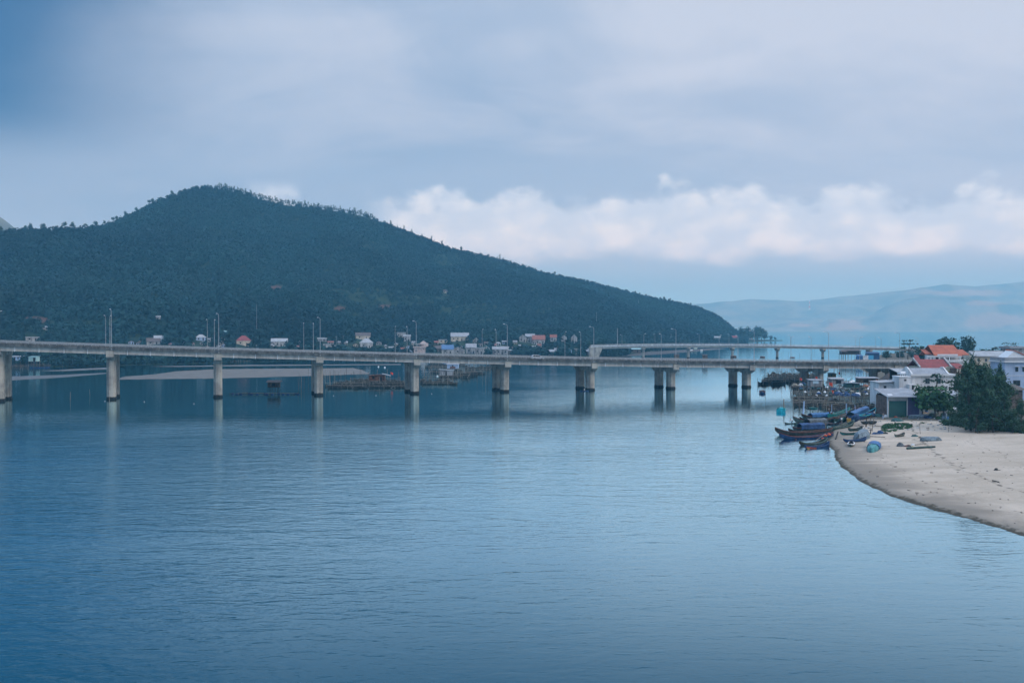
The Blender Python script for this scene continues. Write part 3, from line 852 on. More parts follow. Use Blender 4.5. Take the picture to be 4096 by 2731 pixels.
# street lamps: three rows along the two carriageways
def lamp_proto(hgt, arm, pole_r):
    t = thing('street_lamp', 'x', 'street lamp')
    MB().tube((0, 0, 0), (0, 0, hgt - 1.0), pole_r, pole_r * 0.6, 8).box(0, 0, 0, 0.36, 0.36, 0.35).build('pole', M_steel, t)
    pts = [(0, 0, hgt - 1.0), (0, 0.0, hgt - 0.6)]
    for k in range(6):
        a = k / 5 * math.pi / 2
        pts.append((0, arm * 0.5 * (1 - math.cos(a)), hgt - 0.6 + 0.5 * math.sin(a)))
    pts.append((0, arm, hgt + 0.05))
    MB().path(pts, pole_r * 0.6, pole_r * 0.45, 6).build('arm', M_steel, t)
    h = MB()
    h.loft([[(-.13, arm - .05, hgt), (.13, arm - .05, hgt), (.10, arm - .05, hgt + .13), (-.10, arm - .05, hgt + .13)],
            [(-.19, arm + .45, hgt + .02), (.19, arm + .45, hgt + .02), (.14, arm + .45, hgt + .2), (-.14, arm + .45, hgt + .2)],
            [(-.10, arm + .95, hgt + .10), (.10, arm + .95, hgt + .10), (.08, arm + .95, hgt + .2), (-.08, arm + .95, hgt + .2)]])
    h.build('lamp_head', M_lampw, t)
    return t
lampA = lamp_proto(12.8, 1.9, 0.12)
lampA2 = lamp_proto(10.4, 1.4, 0.10)
lampA3 = lamp_proto(10.8, 1.4, 0.09)
ORD = ['zeroth', 'first', 'second', 'third', 'fourth', 'fifth', 'sixth', 'seventh', 'eighth', 'ninth', 'tenth', 'eleventh', 'twelfth']
ROWS = [(lampA, -5.10, 0.0, 'on the near railing', 'tall', 0.5), (lampA2, 4.75, 0.0, 'between the carriageways', 'slender', -0.9), (lampA3, 10.5 + 5.08, math.pi, 'on the far railing', 'thin', -3.3)]
for proto, y, rz, where, adj, ds in ROWS:
    for i in range(1, 12):
        lab = '%s grey street lamp %s, above the %s pier from the left' % (adj, where, ORD[i])
        p = deckpt((i - 2) * BL + ds, y, 1.4 if abs(y) > 5 else 1.8)
        rot = BA + rz + (0.25 if y < 0 else -0.1)
        if i == 1:
            proto['label'] = lab; proto['group'] = 'street lamps along the long bridge'
            proto.location = p; proto.rotation_euler = (0, 0, rot)
        else:
            dup(proto, p, rot, lab, 'street lamps along the long bridge')

# the farther bridge
FB_Y = 750.0
def fb_z(px):
    q = np.interp(px, [2340, 2450, 2550, 2700, 2900, 3100, 3300, 3500, 3690, 3800], [1380, 1377.5, 1375.5, 1374, 1374, 1376.5, 1380, 1384, 1389, 1392])
    return H - (q - 1310) / FPX * FB_Y
def far_bridge():
    x0 = (2362 - 2048) / FPX * FB_Y; x1 = (3700 - 2048) / FPX * FB_Y
    t = thing('road_bridge', 'low pale bridge farther off, between the headland and the right bank', 'bridge', (x0, FB_Y, 0))
    L = x1 - x0; n = 40
    def st(y0, y1, h0, h1):
        secs = []
        for k in range(n + 1):
            s = L * k / n; z = fb_z((x0 + s) / FB_Y * FPX + 2048)
            secs.append([(s, y0, z + h0), (s, y1, z + h0), (s, y1, z + h1), (s, y0, z + h1)])
        return MB().loft(secs)
    M_fb = concrete('pale girder concrete', (0.52, 0.49, 0.43), (0.38, 0.36, 0.33), False)
    st(-4.5, 4.5, -1.35, -1.0).build('deck_slab', M_fb, t)
    st(-3.9, 3.9, -0.996, -0.93).build('road_surface', M_asph, t)
    for sg in (-1, 1):
        st(min(sg * 4.5, sg * 4.7), max(sg * 4.5, sg * 4.7), -1.42, -0.78).build('kerb', M_white, t)
        r = st(min(sg * 4.55, sg * 4.68), max(sg * 4.55, sg * 4.68), -0.16, 0.02)
        for k in range(int(L / 2.2)):
            s = k * 2.2; z = fb_z((x0 + s) / FB_Y * FPX + 2048)
            r.box(s, sg * 4.62, z - 0.80, 0.14, 0.10, 0.66)
        r.build('railing', M_white, t)
    for y in (-3.4, -1.1, 1.1, 3.4):
        st(y - 0.3, y + 0.3, -2.95, -1.35).build('girder', M_fb, t)
    for px in (2573, 2753, 2929, 3109, 3291, 3477):
        s = (px - 2048) / FPX * FB_Y - x0; z = fb_z(px) - 3.1
        m = MB(); q = [(s + math.cos(k * math.pi / 6) * 1.05, math.sin(k * math.pi / 6) * 1.05) for k in range(12)]
        m.prism(q, -2, z - 1.0)
        pr = m.build('pier', M_conc, t)
        c = MB(); prof = [(-4.2, z), (4.2, z), (4.2, z - 0.8), (1.6, z - 1.9), (-1.6, z - 1.9), (-4.2, z - 0.8)]
        c.loft([[(s - 1.1, y, w_) for y, w_ in prof], [(s + 1.1, y, w_) for y, w_ in prof]])
        for sg in (-1, 1): c.box(s, sg * 4.0, z, 2.6, 0.3, 0.9)
        c.build('cap', M_conc, pr)
    zl = fb_z(2362)
    MB().hexa([(-1, -4.9, -1), (5, -4.9, -1), (5, 4.9, -1), (-1, 4.9, -1), (-1, -4.9, zl - 1.45), (9, -4.9, zl - 1.45), (9, 4.9, zl - 1.45), (-1, 4.9, zl - 1.45)]).build('abutment', M_conc, t)
    zr = fb_z(3700)
    MB().box(L - 2.2, 0, -1, 5.4, 9.8, zr + 0.25 - 0.3).build('abutment', M_conc, t)
far_bridge()
lampB = lamp_proto(8.0, 1.4, 0.10)
lampB['group'] = 'street lamps along the farther bridge'
FBL = [(2488, -4.4), (2620, 4.4), (2797, -4.4), (2916, 4.4), (3162, -4.4), (3236, 4.4), (3423, -4.4), (3502, 4.4), (3672, -4.4)]
for k, (px, dy) in enumerate(FBL):
    lab = '%s street lamp from the left on the farther bridge' % ORD[k + 1]
    y = FB_Y + dy; p = Vector(((px - 2048) / FPX * y, y, fb_z(px) - 0.95))
    rot = 0.6 if dy < 0 else math.pi - 0.6
    if k == 0:
        lampB.location = p; lampB.rotation_euler = (0, 0, rot); lampB['label'] = lab
    else:
        dup(lampB, p, rot, lab)

# ------------------------------------------------------------------ silver people carrier on the near carriageway
def car():
    s = 0.0
    best = min((abs(pix(*deckpt(q * 0.5, -2.4, 1.9))[0] - 2152), q * 0.5) for q in range(0, 600))
    p = deckpt(best[1], -2.4, 1.862)
    slope = (zbot(best[1] + 2) - zbot(best[1] - 2)) / 4
    t = thing('car', 'silver people carrier with dark windows driving along the near carriageway', 'car', p, BA)
    t.rotation_euler = (0, -math.atan(slope), BA)
    paint = mat('silver car paint', (0.55, 0.57, 0.60), 0.3, 0.05, 1.0, metallic=0.35, spec=0.5)
    tyre = mat('tyre rubber', (0.02, 0.02, 0.02), 0.85, 0.1)
    body = MB()
    low = [(-2.20, .36), (-2.24, .75), (-2.18, 1.05), (1.05, 1.02), (1.55, .96), (2.10, .80), (2.22, .55), (2.18, .30)]
    secs = []
    for y, k in ((-0.88, .96), (-0.92, 1.0), (0.92, 1.0), (0.88, .96)):
        secs.append([(x * (0.985 if abs(y) < .9 else 1), y, z if z > .5 else z) for x, z in low])
    body.loft(secs)
    up = [(-2.16, 1.04), (-1.92, 1.60), (-1.5, 1.70), (0.10, 1.70), (0.62, 1.52), (1.32, 1.01)]
    body.loft([[(x, -0.86 + (0.16 * (z - 1.0) / .7), z) for x, z in up], [(x, 0.86 - (0.16 * (z - 1.0) / .7), z) for x, z in up]])
    body.build('body', paint, t)
    for sg in (-1, 1):
        def w3(x, z): return (x, sg * (0.872 - 0.16 * (z - 1.0) / .7), z)
        for q in ([(-1.95, 1.10), (-1.80, 1.58), (-1.05, 1.61), (-1.05, 1.08)], [(-1.0, 1.08), (-1.0, 1.61), (-0.08, 1.61), (-0.08, 1.07)], [(-0.02, 1.07), (-0.02, 1.61), (0.42, 1.50), (1.06, 1.06)]):
            g = MB(); a = [w3(*k) for k in q]; b = [(x, y * 0.97, z) for x, y, z in a]
            g.loft([a, b]); g.build('window', M_glass, t)
    ws = MB(); a = [(1.29, -.72, 1.05), (1.29, .72, 1.05), (.66, .66, 1.53), (.66, -.66, 1.53)]
    ws.loft([a, [(x - .06, y, z - .02) for x, y, z in a]]); ws.build('windscreen', M_glass, t)
    for x in (-1.35, 1.42):
        for sg in (-1, 1):
            wm = MB().tube((x, sg * .72, .33), (x, sg * .945, .33), .33, n=16).build('wheel', tyre, t)
            MB().tube((x, sg * .94, .33), (x, sg * .958, .33), .2, n=12).build('rim', M_steel, wm)
    for sg in (-1, 1):
        MB().box(2.12, sg * .66, .62, .2, .36, .16).build('headlight', M_lampw, t)
        MB().box(-2.2, sg * .74, .85, .1, .18, .3).build('tail_light', mat('tail light lens', (.35, .03, .03), .3, .05), t)
car()
# ------------------------------------------------------------------ houses
def roof_gable(w, d, h, ze, over, along_x, th=0.14):
    """two pitched slabs meeting at a ridge"""
    m = MB()
    if along_x:
        A = lambda s, x: [(x, s * (d / 2 + over), ze - over * h / (d / 2)), (x, 0, ze + h), (x, 0, ze + h + th), (x, s * (d / 2 + over), ze - over * h / (d / 2) + th)]
        for s in (-1, 1): m.loft([A(s, -w / 2 - over), A(s, w / 2 + over)])
    else:
        A = lambda s, y: [(s * (w / 2 + over), y, ze - over * h / (w / 2)), (0, y, ze + h), (0, y, ze + h + th), (s * (w / 2 + over), y, ze - over * h / (w / 2) + th)]
        for s in (-1, 1): m.loft([A(s, -d / 2 - over), A(s, d / 2 + over)])
    return m
def walls(w, d, hw, h=0, along_x=True, z0=-1.5):
    m = MB()
    if h <= 0:
        m.box(0, 0, z0, w, d, hw - z0)
    elif along_x:
        pr = [(-d / 2, z0), (d / 2, z0), (d / 2, hw), (0, hw + h), (-d / 2, hw)]
        m.loft([[(-w / 2, y, z) for y, z in pr], [(w / 2, y, z) for y, z in pr]])
    else:
        pr = [(-w / 2, z0), (w / 2, z0), (w / 2, hw), (0, hw + h), (-w / 2, hw)]
        m.loft([[(x, -d / 2, z) for x, z in pr], [(x, d / 2, z) for x, z in pr]])
    return m
def window(parent, x, y, z, ww, wh, fm=None, fine=True, side=0):
    """window on the front face (y) or on a side face (side=+-1, x is the face)"""
    fr = 0.07
    f = MB()
    if side == 0:
        f.box(x, y - 0.03, z, ww, 0.10, wh)
    else:
        f.box(x + side * 0.03, y, z, 0.10, ww, wh)
    if not fine:
        return f.build('window', M_glass, parent)
    o = f.build('window', fm or M_white, parent)
    g = MB()
    for k in (0, 1):
        if side == 0:
            g.box(x + (k - .5) * ww * 0.46, y - 0.085, z + fr, ww * 0.40, 0.04, wh - 2 * fr)
        else:
            g.box(x + side * 0.085, y + (k - .5) * ww * 0.46, z + fr, 0.04, ww * 0.40, wh - 2 * fr)
    g.build('pane', M_glass, o)
    return o
def house(label, px0, px1, y_top, y_eave, y_base, wall, roof, kind='gx', depth=None, dr=0.75, rz=0.0, wins=2, fine=False, cat='house', name='house', over=0.35, door=True, group=None):
    """one small house; vertical extents are given as photograph rows, turned into metres at the house's own distance"""
    pc = (px0 + px1) / 2
    if depth is None:
        P = hill_hit(pc, y_base)
    else:
        P = at(pc, y_base, depth)
    k = P.y / FPX
    w = (px1 - px0) * k; hw = max((y_base - y_eave) * k, 1.6); h = max((y_eave - y_top) * k, 0.3)
    d = max(w * dr, 3.0)
    yaw = rz - math.atan2(P.x, P.y)
    t = thing(name, label, cat, (P.x + math.sin(-yaw) * 0, P.y + d / 2 * 0.9, P.z), yaw, group)
    ov = min(over, w * 0.08)
    if kind == 'gx':
        walls(w * 0.94, d, hw, h * 0.98, True).build('wall', wall, t); roof_gable(w * 0.94, d, h, hw, ov, True).build('roof', roof, t)
    elif kind == 'gy':
        walls(w * 0.94, d, hw, h * 0.98, False).build('wall', wall, t); roof_gable(w * 0.94, d, h, hw, ov, False).build('roof', roof, t)
    elif kind == 'hip':
        walls(w * 0.94, d, hw).build('wall', wall, t)
        a, b = w / 2 + ov, d / 2 + ov; rl = max(a - b, 0.2) if a > b else 0.2
        m = MB().add([(-a, -b, hw - .05), (a, -b, hw - .05), (a, b, hw - .05), (-a, b, hw - .05), (-rl, 0, hw + h), (rl, 0, hw + h)],
                     [(0, 1, 5, 4), (1, 2, 5), (2, 3, 4, 5), (3, 0, 4), (3, 2, 1, 0)])
        m.build('roof', roof, t)
    elif kind == 'shed':                                    # single slope falling towards the camera
        walls(w * 0.94, d, hw).build('wall', wall, t)
        a, b = w / 2 + ov, d / 2 + ov
        lo, hi = hw + 0.02, hw + h
        MB().hexa([(-a, -b, lo), (a, -b, lo), (a, b, hi), (-a, b, hi), (-a, -b, lo + .1), (a, -b, lo + .1), (a, b, hi + .1), (-a, b, hi + .1)]).build('roof', roof, t)
        MB().loft([[(-w * .47, -d / 2, hw - .02), (-w * .47, d / 2, hw - .02), (-w * .47, d / 2, hi - .05)], [(w * .47, -d / 2, hw - .02), (w * .47, d / 2, hw - .02), (w * .47, d / 2, hi - .05)]]).build('gable', wall, t)
    elif kind == 'flat':
        walls(w * 0.94, d, hw).build('wall', wall, t)
        MB().box(0, 0, hw + .003, w, d + .5, min(h, 0.6)).build('roof', roof, t)
    n = wins
    for i in range(n):
        x = (-0.5 + (i + 0.5) / n) * w * 0.84
        if door and i == n // 2 and n > 1:
            MB().box(x, -d / 2 - .02, 0, 0.9, 0.1, min(2.1, hw * .85)).build('door', M_dark if not fine else M_wood, t)
        else:
            wh = min(1.3, hw * 0.45)
            window(t, x, -d / 2, hw * 0.36, min(1.1, w * 0.8 / max(n, 1) * 0.55), wh, fine=fine)
    HOUSE_KEEP.append((px0, px1, y_top, y_base, P.y))
    return t, w, d, hw, h

# village under the hill (photograph columns, ridge row, eave row, base row)
V = [
 ('white house with low parapets and thin posts at the far left of the hill foot', 95, 148, 1348, 1353, 1366, M_vwhite, R_white, 'flat', {}),
 ('tiny pale roofed hut alone up the slope, far left of the village', 168, 186, 1307, 1311, 1317, M_vwhite, R_white, 'gx', {}),
 ('house with a silver sheet roof and white gable, leftmost large roof in the village', 612, 648, 1345, 1357, 1374, M_vwhite, R_white, 'gx', {}),
 ('house with two white gables and a brown roof in front of the silver roof', 580, 634, 1354, 1367, 1380, M_vwhite, R_brown, 'gx', {}),
 ('small house with a pale hipped roof standing alone among dark trees', 778, 820, 1338, 1350, 1362, M_bluew, R_white, 'hip', {}),
 ('narrow hut with a pale teal sheet roof above the trees', 890, 912, 1325, 1330, 1340, M_grayw, R_cyan, 'shed', {}),
 ('cream house with a dark red hipped roof and pale columns', 940, 998, 1343, 1363, 1382, M_cream, R_maroon, 'hip', {}),
 ('long white house with a pale ribbed roof behind bushes', 1078, 1146, 1355, 1367, 1388, M_vwhite, R_white, 'gx', dict(wins=4)),
 ('low flat roofed white building just above the bridge railing', 1284, 1324, 1374, 1379, 1396, M_vwhite, R_white, 'flat', {}),
 ('small grey roofed house with a white gable beside a lamp post', 1318, 1356, 1382, 1392, 1402, M_vwhite, R_gray, 'gy', {}),
 ('long low hut with a white roof in a clearing up the slope', 1268, 1304, 1353, 1357, 1366, M_grayw, R_white, 'shed', {}),
 ('white house with a wide pale hipped roof below the orange gable', 1436, 1490, 1353, 1371, 1392, M_vwhite, R_white, 'hip', {}),
 ('chapel with a bright orange white gable and a long dark roof', 1418, 1480, 1332, 1343, 1358, M_cream, R_brown, 'gx', {}),
 ('white villa half buried in trees, highest left of the pinkish house', 1585, 1622, 1325, 1332, 1350, M_vwhite, R_white, 'flat', dict(wins=3)),
 ('white wall of a house showing through trees left of the pinkish house', 1612, 1642, 1340, 1345, 1366, M_vwhite, R_gray, 'gx', {}),
 ('low brown gabled shack between the pinkish house and the blue roof', 1732, 1770, 1383, 1394, 1408, M_wood, R_brown, 'gx', {}),
 ('house with a bright blue sheet roof and white walls', 1765, 1814, 1380, 1396, 1414, M_vwhite, R_blue, 'gx', {}),
 ('grey barn with a broad gable beside the blue roofed house', 1800, 1860, 1389, 1400, 1414, M_grayw, R_gray, 'gy', dict(wins=1)),
 ('house with a wide pale grey roof higher up behind the blue one', 1800, 1876, 1332, 1346, 1364, M_cream, R_gray, 'gx', dict(wins=4)),
 ('cream bungalow peeping between trees below the wide grey roof', 1752, 1792, 1357, 1360, 1372, M_cream, R_gray, 'flat', {}),
 ('tall grey shed with a low pitched roof above the railing', 1862, 1906, 1375, 1389, 1414, M_grayw, R_gray, 'gx', {}),
 ('streaky white flat roofed block next to the tall grey shed', 1898, 1936, 1390, 1393, 1416, M_grayw, R_white, 'flat', {}),
 ('small house with a pale teal gable near the streaky block', 1930, 1960, 1384, 1392, 1410, M_vwhite, R_cyan, 'gy', {}),
 ('small house with a steep white gable standing higher among trees', 1890, 1918, 1350, 1362, 1370, M_vwhite, R_white, 'gy', {}),
 ('long grey shack with two sheet roofs close to the shore', 1968, 2034, 1387, 1397, 1418, M_grayw, R_gray, 'gx', dict(wins=4)),
 ('low annex with a thin white canopy roof beside the long grey shack', 2024, 2050, 1399, 1402, 1418, M_wood, R_white, 'shed', {}),
 ('white gabled villa at the left end of the orange roofed row', 2076, 2106, 1338, 1350, 1368, M_vwhite, R_white, 'gy', {}),
 ('villa with a long grey roof behind the orange roofed row', 2100, 2140, 1336, 1346, 1360, M_vwhite, R_gray, 'gx', {}),
 ('largest white villa with a wide orange tiled roof', 2128, 2182, 1341, 1358, 1378, M_vwhite, R_terr, 'gx', dict(wins=4)),
 ('white gable fronted villa with a small orange roof, left wing of the row', 2108, 2136, 1344, 1358, 1372, M_vwhite, R_terr, 'gy', {}),
 ('white villa with an orange roof at the right end of the row', 2200, 2228, 1339, 1349, 1366, M_vwhite, R_terr, 'gx', {}),
 ('small white house behind dark trees right of the orange roofs', 2244, 2268, 1341, 1350, 1366, M_vwhite, R_white, 'gy', {}),
 ('tall narrow white house with a pointed gable right of the villas', 2284, 2310, 1338, 1352, 1374, M_vwhite, R_white, 'gy', dict(wins=2)),
 ('tiny two storey watch hut on the shore left of the farther bridge', 2296, 2316, 1394, 1398, 1418, M_grayw, R_gray, 'flat', dict(wins=2)),
 ('grey shack with a pitched sheet roof under the end of the farther bridge', 2352, 2382, 1395, 1405, 1420, M_grayw, R_gray, 'gx', {}),
 ('dark lean-to shack next to the farther bridge abutment', 2332, 2354, 1401, 1406, 1420, M_wood, R_gray, 'shed', {}),
 ('pale roofed hut on posts under the farther bridge', 2518, 2566, 1394, 1401, 1414, M_wood, R_cyan, 'shed', {}),
 ('low white roofed shelter on the headland shore', 2850, 2884, 1345, 1349, 1358, M_vwhite, R_white, 'shed', dict(wins=1)),
 ('small hut with a faded red roof on the headland', 2928, 2950, 1343, 1350, 1360, M_grayw, R_maroon, 'gx', dict(wins=1)),
 ('small white hut near the tip of the headland', 2998, 3012, 1342, 1347, 1358, M_vwhite, R_white, 'shed', dict(wins=1)),
 ('lone hut with a brown roof high on the green slope', 1768, 1786, 1160, 1166, 1172, M_cream, R_brown, 'gx', dict(wins=1)),
 ('tiny white roof far up the left slope under the hill', 622, 640, 1268, 1272, 1277, M_vwhite, R_white, 'gx', dict(wins=1)),
]
for L in V:
    house(*L[:9], **L[9])


# the crowded strip of small houses between the named ones
rh = random.Random(55); made = 0
PIER_PX = [446, 876, 1276, 1659, 2021, 2363]
while made < 84:
    px = rh.uniform(1250, 2330) if rh.random() < .72 else rh.uniform(520, 1250)
    w_ = rh.uniform(11, 25); yb = rh.uniform(1376, 1414) - (8 if px < 900 else 0); hh = rh.uniform(5, 10); rr_ = rh.uniform(3, 6)
    if any(px + w_ / 2 > a - 2 and px - w_ / 2 < b + 2 and abs(yb - d_) < 16 for a, b, c_, d_, e_ in HOUSE_KEEP): 
        if rh.random() < .93: continue
    wm, wn = rh.choice([(M_vwhite, 'white'), (M_vwhite, 'white'), (M_cream, 'cream'), (M_grayw, 'grey'), (M_bluew, 'pale blue')])
    rm, rn = rh.choice([(R_white, 'pale sheet'), (R_gray, 'grey sheet'), (R_gray, 'grey sheet'), (R_terr, 'faded red tiled'), (R_brown, 'brown')])
    kd, kn = rh.choice([('gx', 'long-sided'), ('gx', 'long-sided'), ('gy', 'gable-fronted'), ('shed', 'lean-to'), ('hip', 'hipped')])
    i = sum(px > q for q in PIER_PX); wh = ['left of the second pier', 'between the second and third piers', 'between the third and fourth piers', 'between the fourth and fifth piers', 'between the fifth and sixth piers', 'between the sixth and seventh piers', 'right of the seventh pier'][i]
    lab = 'little %s %s house, %s roof, %s' % (wn, kn, rn, wh)
    house(lab, px - w_ / 2, px + w_ / 2, yb - hh - rr_, yb - hh, yb, wm, rm, kd, wins=2, group='small houses in the hillside village strip')
    made += 1

def pink_house():
    """two storey pinkish house with a lettered balcony band and a gabled upper room"""
    P = hill_hit(1680, 1416); k = P.y / FPX
    t = thing('house', 'pinkish two storey house with a lettered balcony band and gabled upper room', 'house', (P.x, P.y + 4, P.z), -math.atan2(P.x, P.y))
    X = lambda px: (px - 1680) * k
    Zr = lambda py: (1416 - py) * k
    MB().box(X(1676.5), 0, -2, (1698 - 1652) * k, 8, Zr(1393) + 2).build('wall', M_pink, t)
    bx = (X(1650) + X(1701)) / 2
    MB().box(bx, -0.25, Zr(1392), 51 * k, 8.7, (1392 - 1386.2) * k).build('balcony', M_pink, t)
    MB().box(X(1697), 1.2, Zr(1386), (1712 - 1684) * k, 5.5, (1386 - 1373) * k).build('upper_wall', M_pink, t)
    gb = MB(); w = 30 * k; zb = Zr(1374)
    pr = [(-w / 2, zb), (w / 2, zb), (0, zb + 11 * k)]
    gb.loft([[(X(1692) + x, -1.6, z) for x, z in pr], [(X(1692) + x, 4.5, z) for x, z in pr]]); gb.build('gable', M_pink, t)
    rf = MB()
    for s in (-1, 1):
        A = lambda y: [(X(1692) + s * (w / 2 + .4), y, zb - .3), (X(1692), y, zb + 11 * k), (X(1692), y, zb + 11 * k + .15), (X(1692) + s * (w / 2 + .4), y, zb - .15)]
        rf.loft([A(-1.75), A(4.7)])
    rf.build('roof', R_gray, t)
    for px in (1652, 1669, 1696):
        MB().box(X(px), -3.9, Zr(1386) , .22, .22, (1386 - 1376.5) * k).build('post', M_white, t)
    MB().box(X(1675), -2.2, Zr(1376.5), 50 * k, 3.9, .25).build('canopy', M_white, t)
    MB().box(X(1690), 0.5 - 1.9, Zr(1385.8), 13 * k, .08, 8 * k).build('window', M_glass, t)
    window(t, X(1663), -4.0, Zr(1407), 8 * k, 7 * k, M_white, True)
    for a, b, s in ((1683, 1401, 2.6), (1692, 1397.5, 2.2)):
        MB().box(X(a), -4.02, Zr(b), s * k, .1, s * k).build('vent', M_dark, t)
    # the three blurred groups of painted characters on the band
    lt = MB(); rnd = random.Random(3); z0 = Zr(1390.6)
    for a, b in ((1652.8, 1662), (1667.5, 1676.5), (1683, 1698)):
        x = a
        while x < b:
            ww = 1.25
            if abs(x - 1690) > .9:
                lt.box(X(x) , -4.62, z0, .28 * k, .03, 2.0 * k)
                if rnd.random() < .7: lt.box(X(x + .7), -4.62, z0, .28 * k, .03, 2.0 * k)
                q = rnd.choice([0, .85, 1.7])
                lt.box(X(x + .36), -4.622, z0 + q * k, .8 * k, .03, .3 * k)
            x += ww + .35
    lt.build('lettering', mat('faded sign lettering', (.12, .1, .1), .9, .1), t)
    HOUSE_KEEP.append((1650, 1715, 1361, 1414, P.y))
pink_house()
def pavilion():
    P = hill_hit(2207, 1424); k = P.y / FPX
    t = thing('pavilion', 'open shed with a grey pitched roof on slanting poles by the shore', 'shed', (P.x, P.y + 4, P.z), 0)
    w = 44 * k; hh = 17 * k
    roof_gable(w, 6, 7.5 * k, hh, .3, True).build('roof', R_gray, t)
    for x in (-.48, -.16, .16, .48):
        for y in (-2.8, 2.8):
            MB().tube((x * w + (.5 if y < 0 else 0), y, -1), (x * w, y * .9, hh), .12, .10, 6).build('post', M_woodl, t)
    MB().box(0, 2.9, 0, w * .9, .1, hh * .55).build('back_wall', M_grayw, t)
    HOUSE_KEEP.append((2184, 2230, 1397, 1420, P.y))
pavilion()
forest()

# radio masts and utility poles on the hill foot
def mast(label, px, y_top, y_base, r, group, nm='utility_pole', cat='utility pole', arms=True, depth=None):
    P = hill_hit(px, y_base) if depth is None else at(px, y_base, depth)
    h = (y_base - y_top) * P.y / FPX
    t = thing(nm, label, cat, P, 0, group)
    MB().tube((0, 0, -1), (0, 0, h), r, r * .6, 6).build('pole', M_steel, t)
    if arms:
        MB().box(0, 0, h * .93, 1.8, .12, .12).build('crossarm', M_steel, t)
mast('tall thin radio mast standing in the trees above the red roofed house', 1027, 1218, 1345, .16, None, 'radio_mast', 'mast', False)
for i, (px, a, b) in enumerate([(1373, 1345, 1378), (1345, 1345, 1392), (2380 + 6, 1250, 1300), (2554, 1200, 1222), (2793, 1245, 1260), (2470, 1312, 1378), (2684, 1335, 1366)]):
    lab = ['utility pole in the clearing right of the chapel hut', 'utility pole beside the long low hut', 'utility pole on the slope above the farther bridge end',
           'utility pole high on the right slope of the hill', 'utility pole on the slope near the headland', 'stout pale pole at the end of the farther bridge', 'utility pole behind the farther bridge, left of the headland huts'][i]
    mast(lab, px, a, b, .17 if i != 5 else .3, 'utility poles on the far shore', arms=(i not in (5,)), depth=(790 if i == 5 else None))

# telecom tower across the lagoon, red and white
def tower():
    P = at(3238, 1240, 6150); h = (1240 - 1197) * 6150 / FPX
    t = thing('telecom_tower', 'red and white lattice tower on the hazy far shore', 'tower', P)
    for k in range(5):
        a, b = k / 5, (k + 1) / 5
        m = MB()
        wa, wb = 5.5 * (1 - a) + 1.6, 5.5 * (1 - b) + 1.6
        for sx in (-1, 1):
            for sy in (-1, 1):
                m.tube((sx * wa / 2, sy * wa / 2, h * a), (sx * wb / 2, sy * wb / 2, h * b), .7, n=4)
        for sy in (-1, 1):
            m.tube((-wa / 2, sy * wa / 2, h * a), (wb / 2, sy * wb / 2, h * b), .45, n=4); m.tube((wa / 2, sy * wa / 2, h * a), (-wb / 2, sy * wb / 2, h * b), .45, n=4)
        m.build('section', M_lampw if k % 2 == 0 else mat('tower red paint', (.7, .12, .07), .6, .1), t)
    MB().box(0, 0, h * .78, 6, 6, 3).build('antenna_cluster', M_lampw, t)
tower()
# ------------------------------------------------------------------ trees
def crown_mesh(name, clumps, per, leaf, mat_, seed, elong=1.0, up=0.35, shell=0.45):
    """clumps: list of (x, y, z, rx, rz)"""
    rng = np.random.default_rng(seed); out = []
    for (x, y, z, rx, rz) in clumps:
        q = leaf_cloud(max(6, int(per * (rx * rx * rz) ** 0.66)), rx, rz, leaf, rng, elong, up, shell)
        out.append(q + np.array([x, y, z]))
    V = np.concatenate(out).reshape(-1, 3)
    return np_mesh(name, V, np.arange(len(V)).reshape(-1, 4), mat_)
def trunk_mesh(h, r, rnd, limbs=(), mat_=None):
    m = MB(); pts = [(0, 0, -0.6)]
    x = y = 0
    for k in range(1, 5):
        x += rnd.uniform(-.04, .04) * h; y += rnd.uniform(-.04, .04) * h
        pts.append((x, y, h * k / 4))
    m.path(pts, r, r * .35, 7)
    for (a, b) in limbs: m.path([pts[2], ((a[0] + pts[2][0]) / 2, (a[1] + pts[2][1]) / 2, (pts[2][2] + a[2]) / 2 + .2), a], r * .5, r * .15, 5)
    return m.mesh('trunk', mat_ or M_trunk)
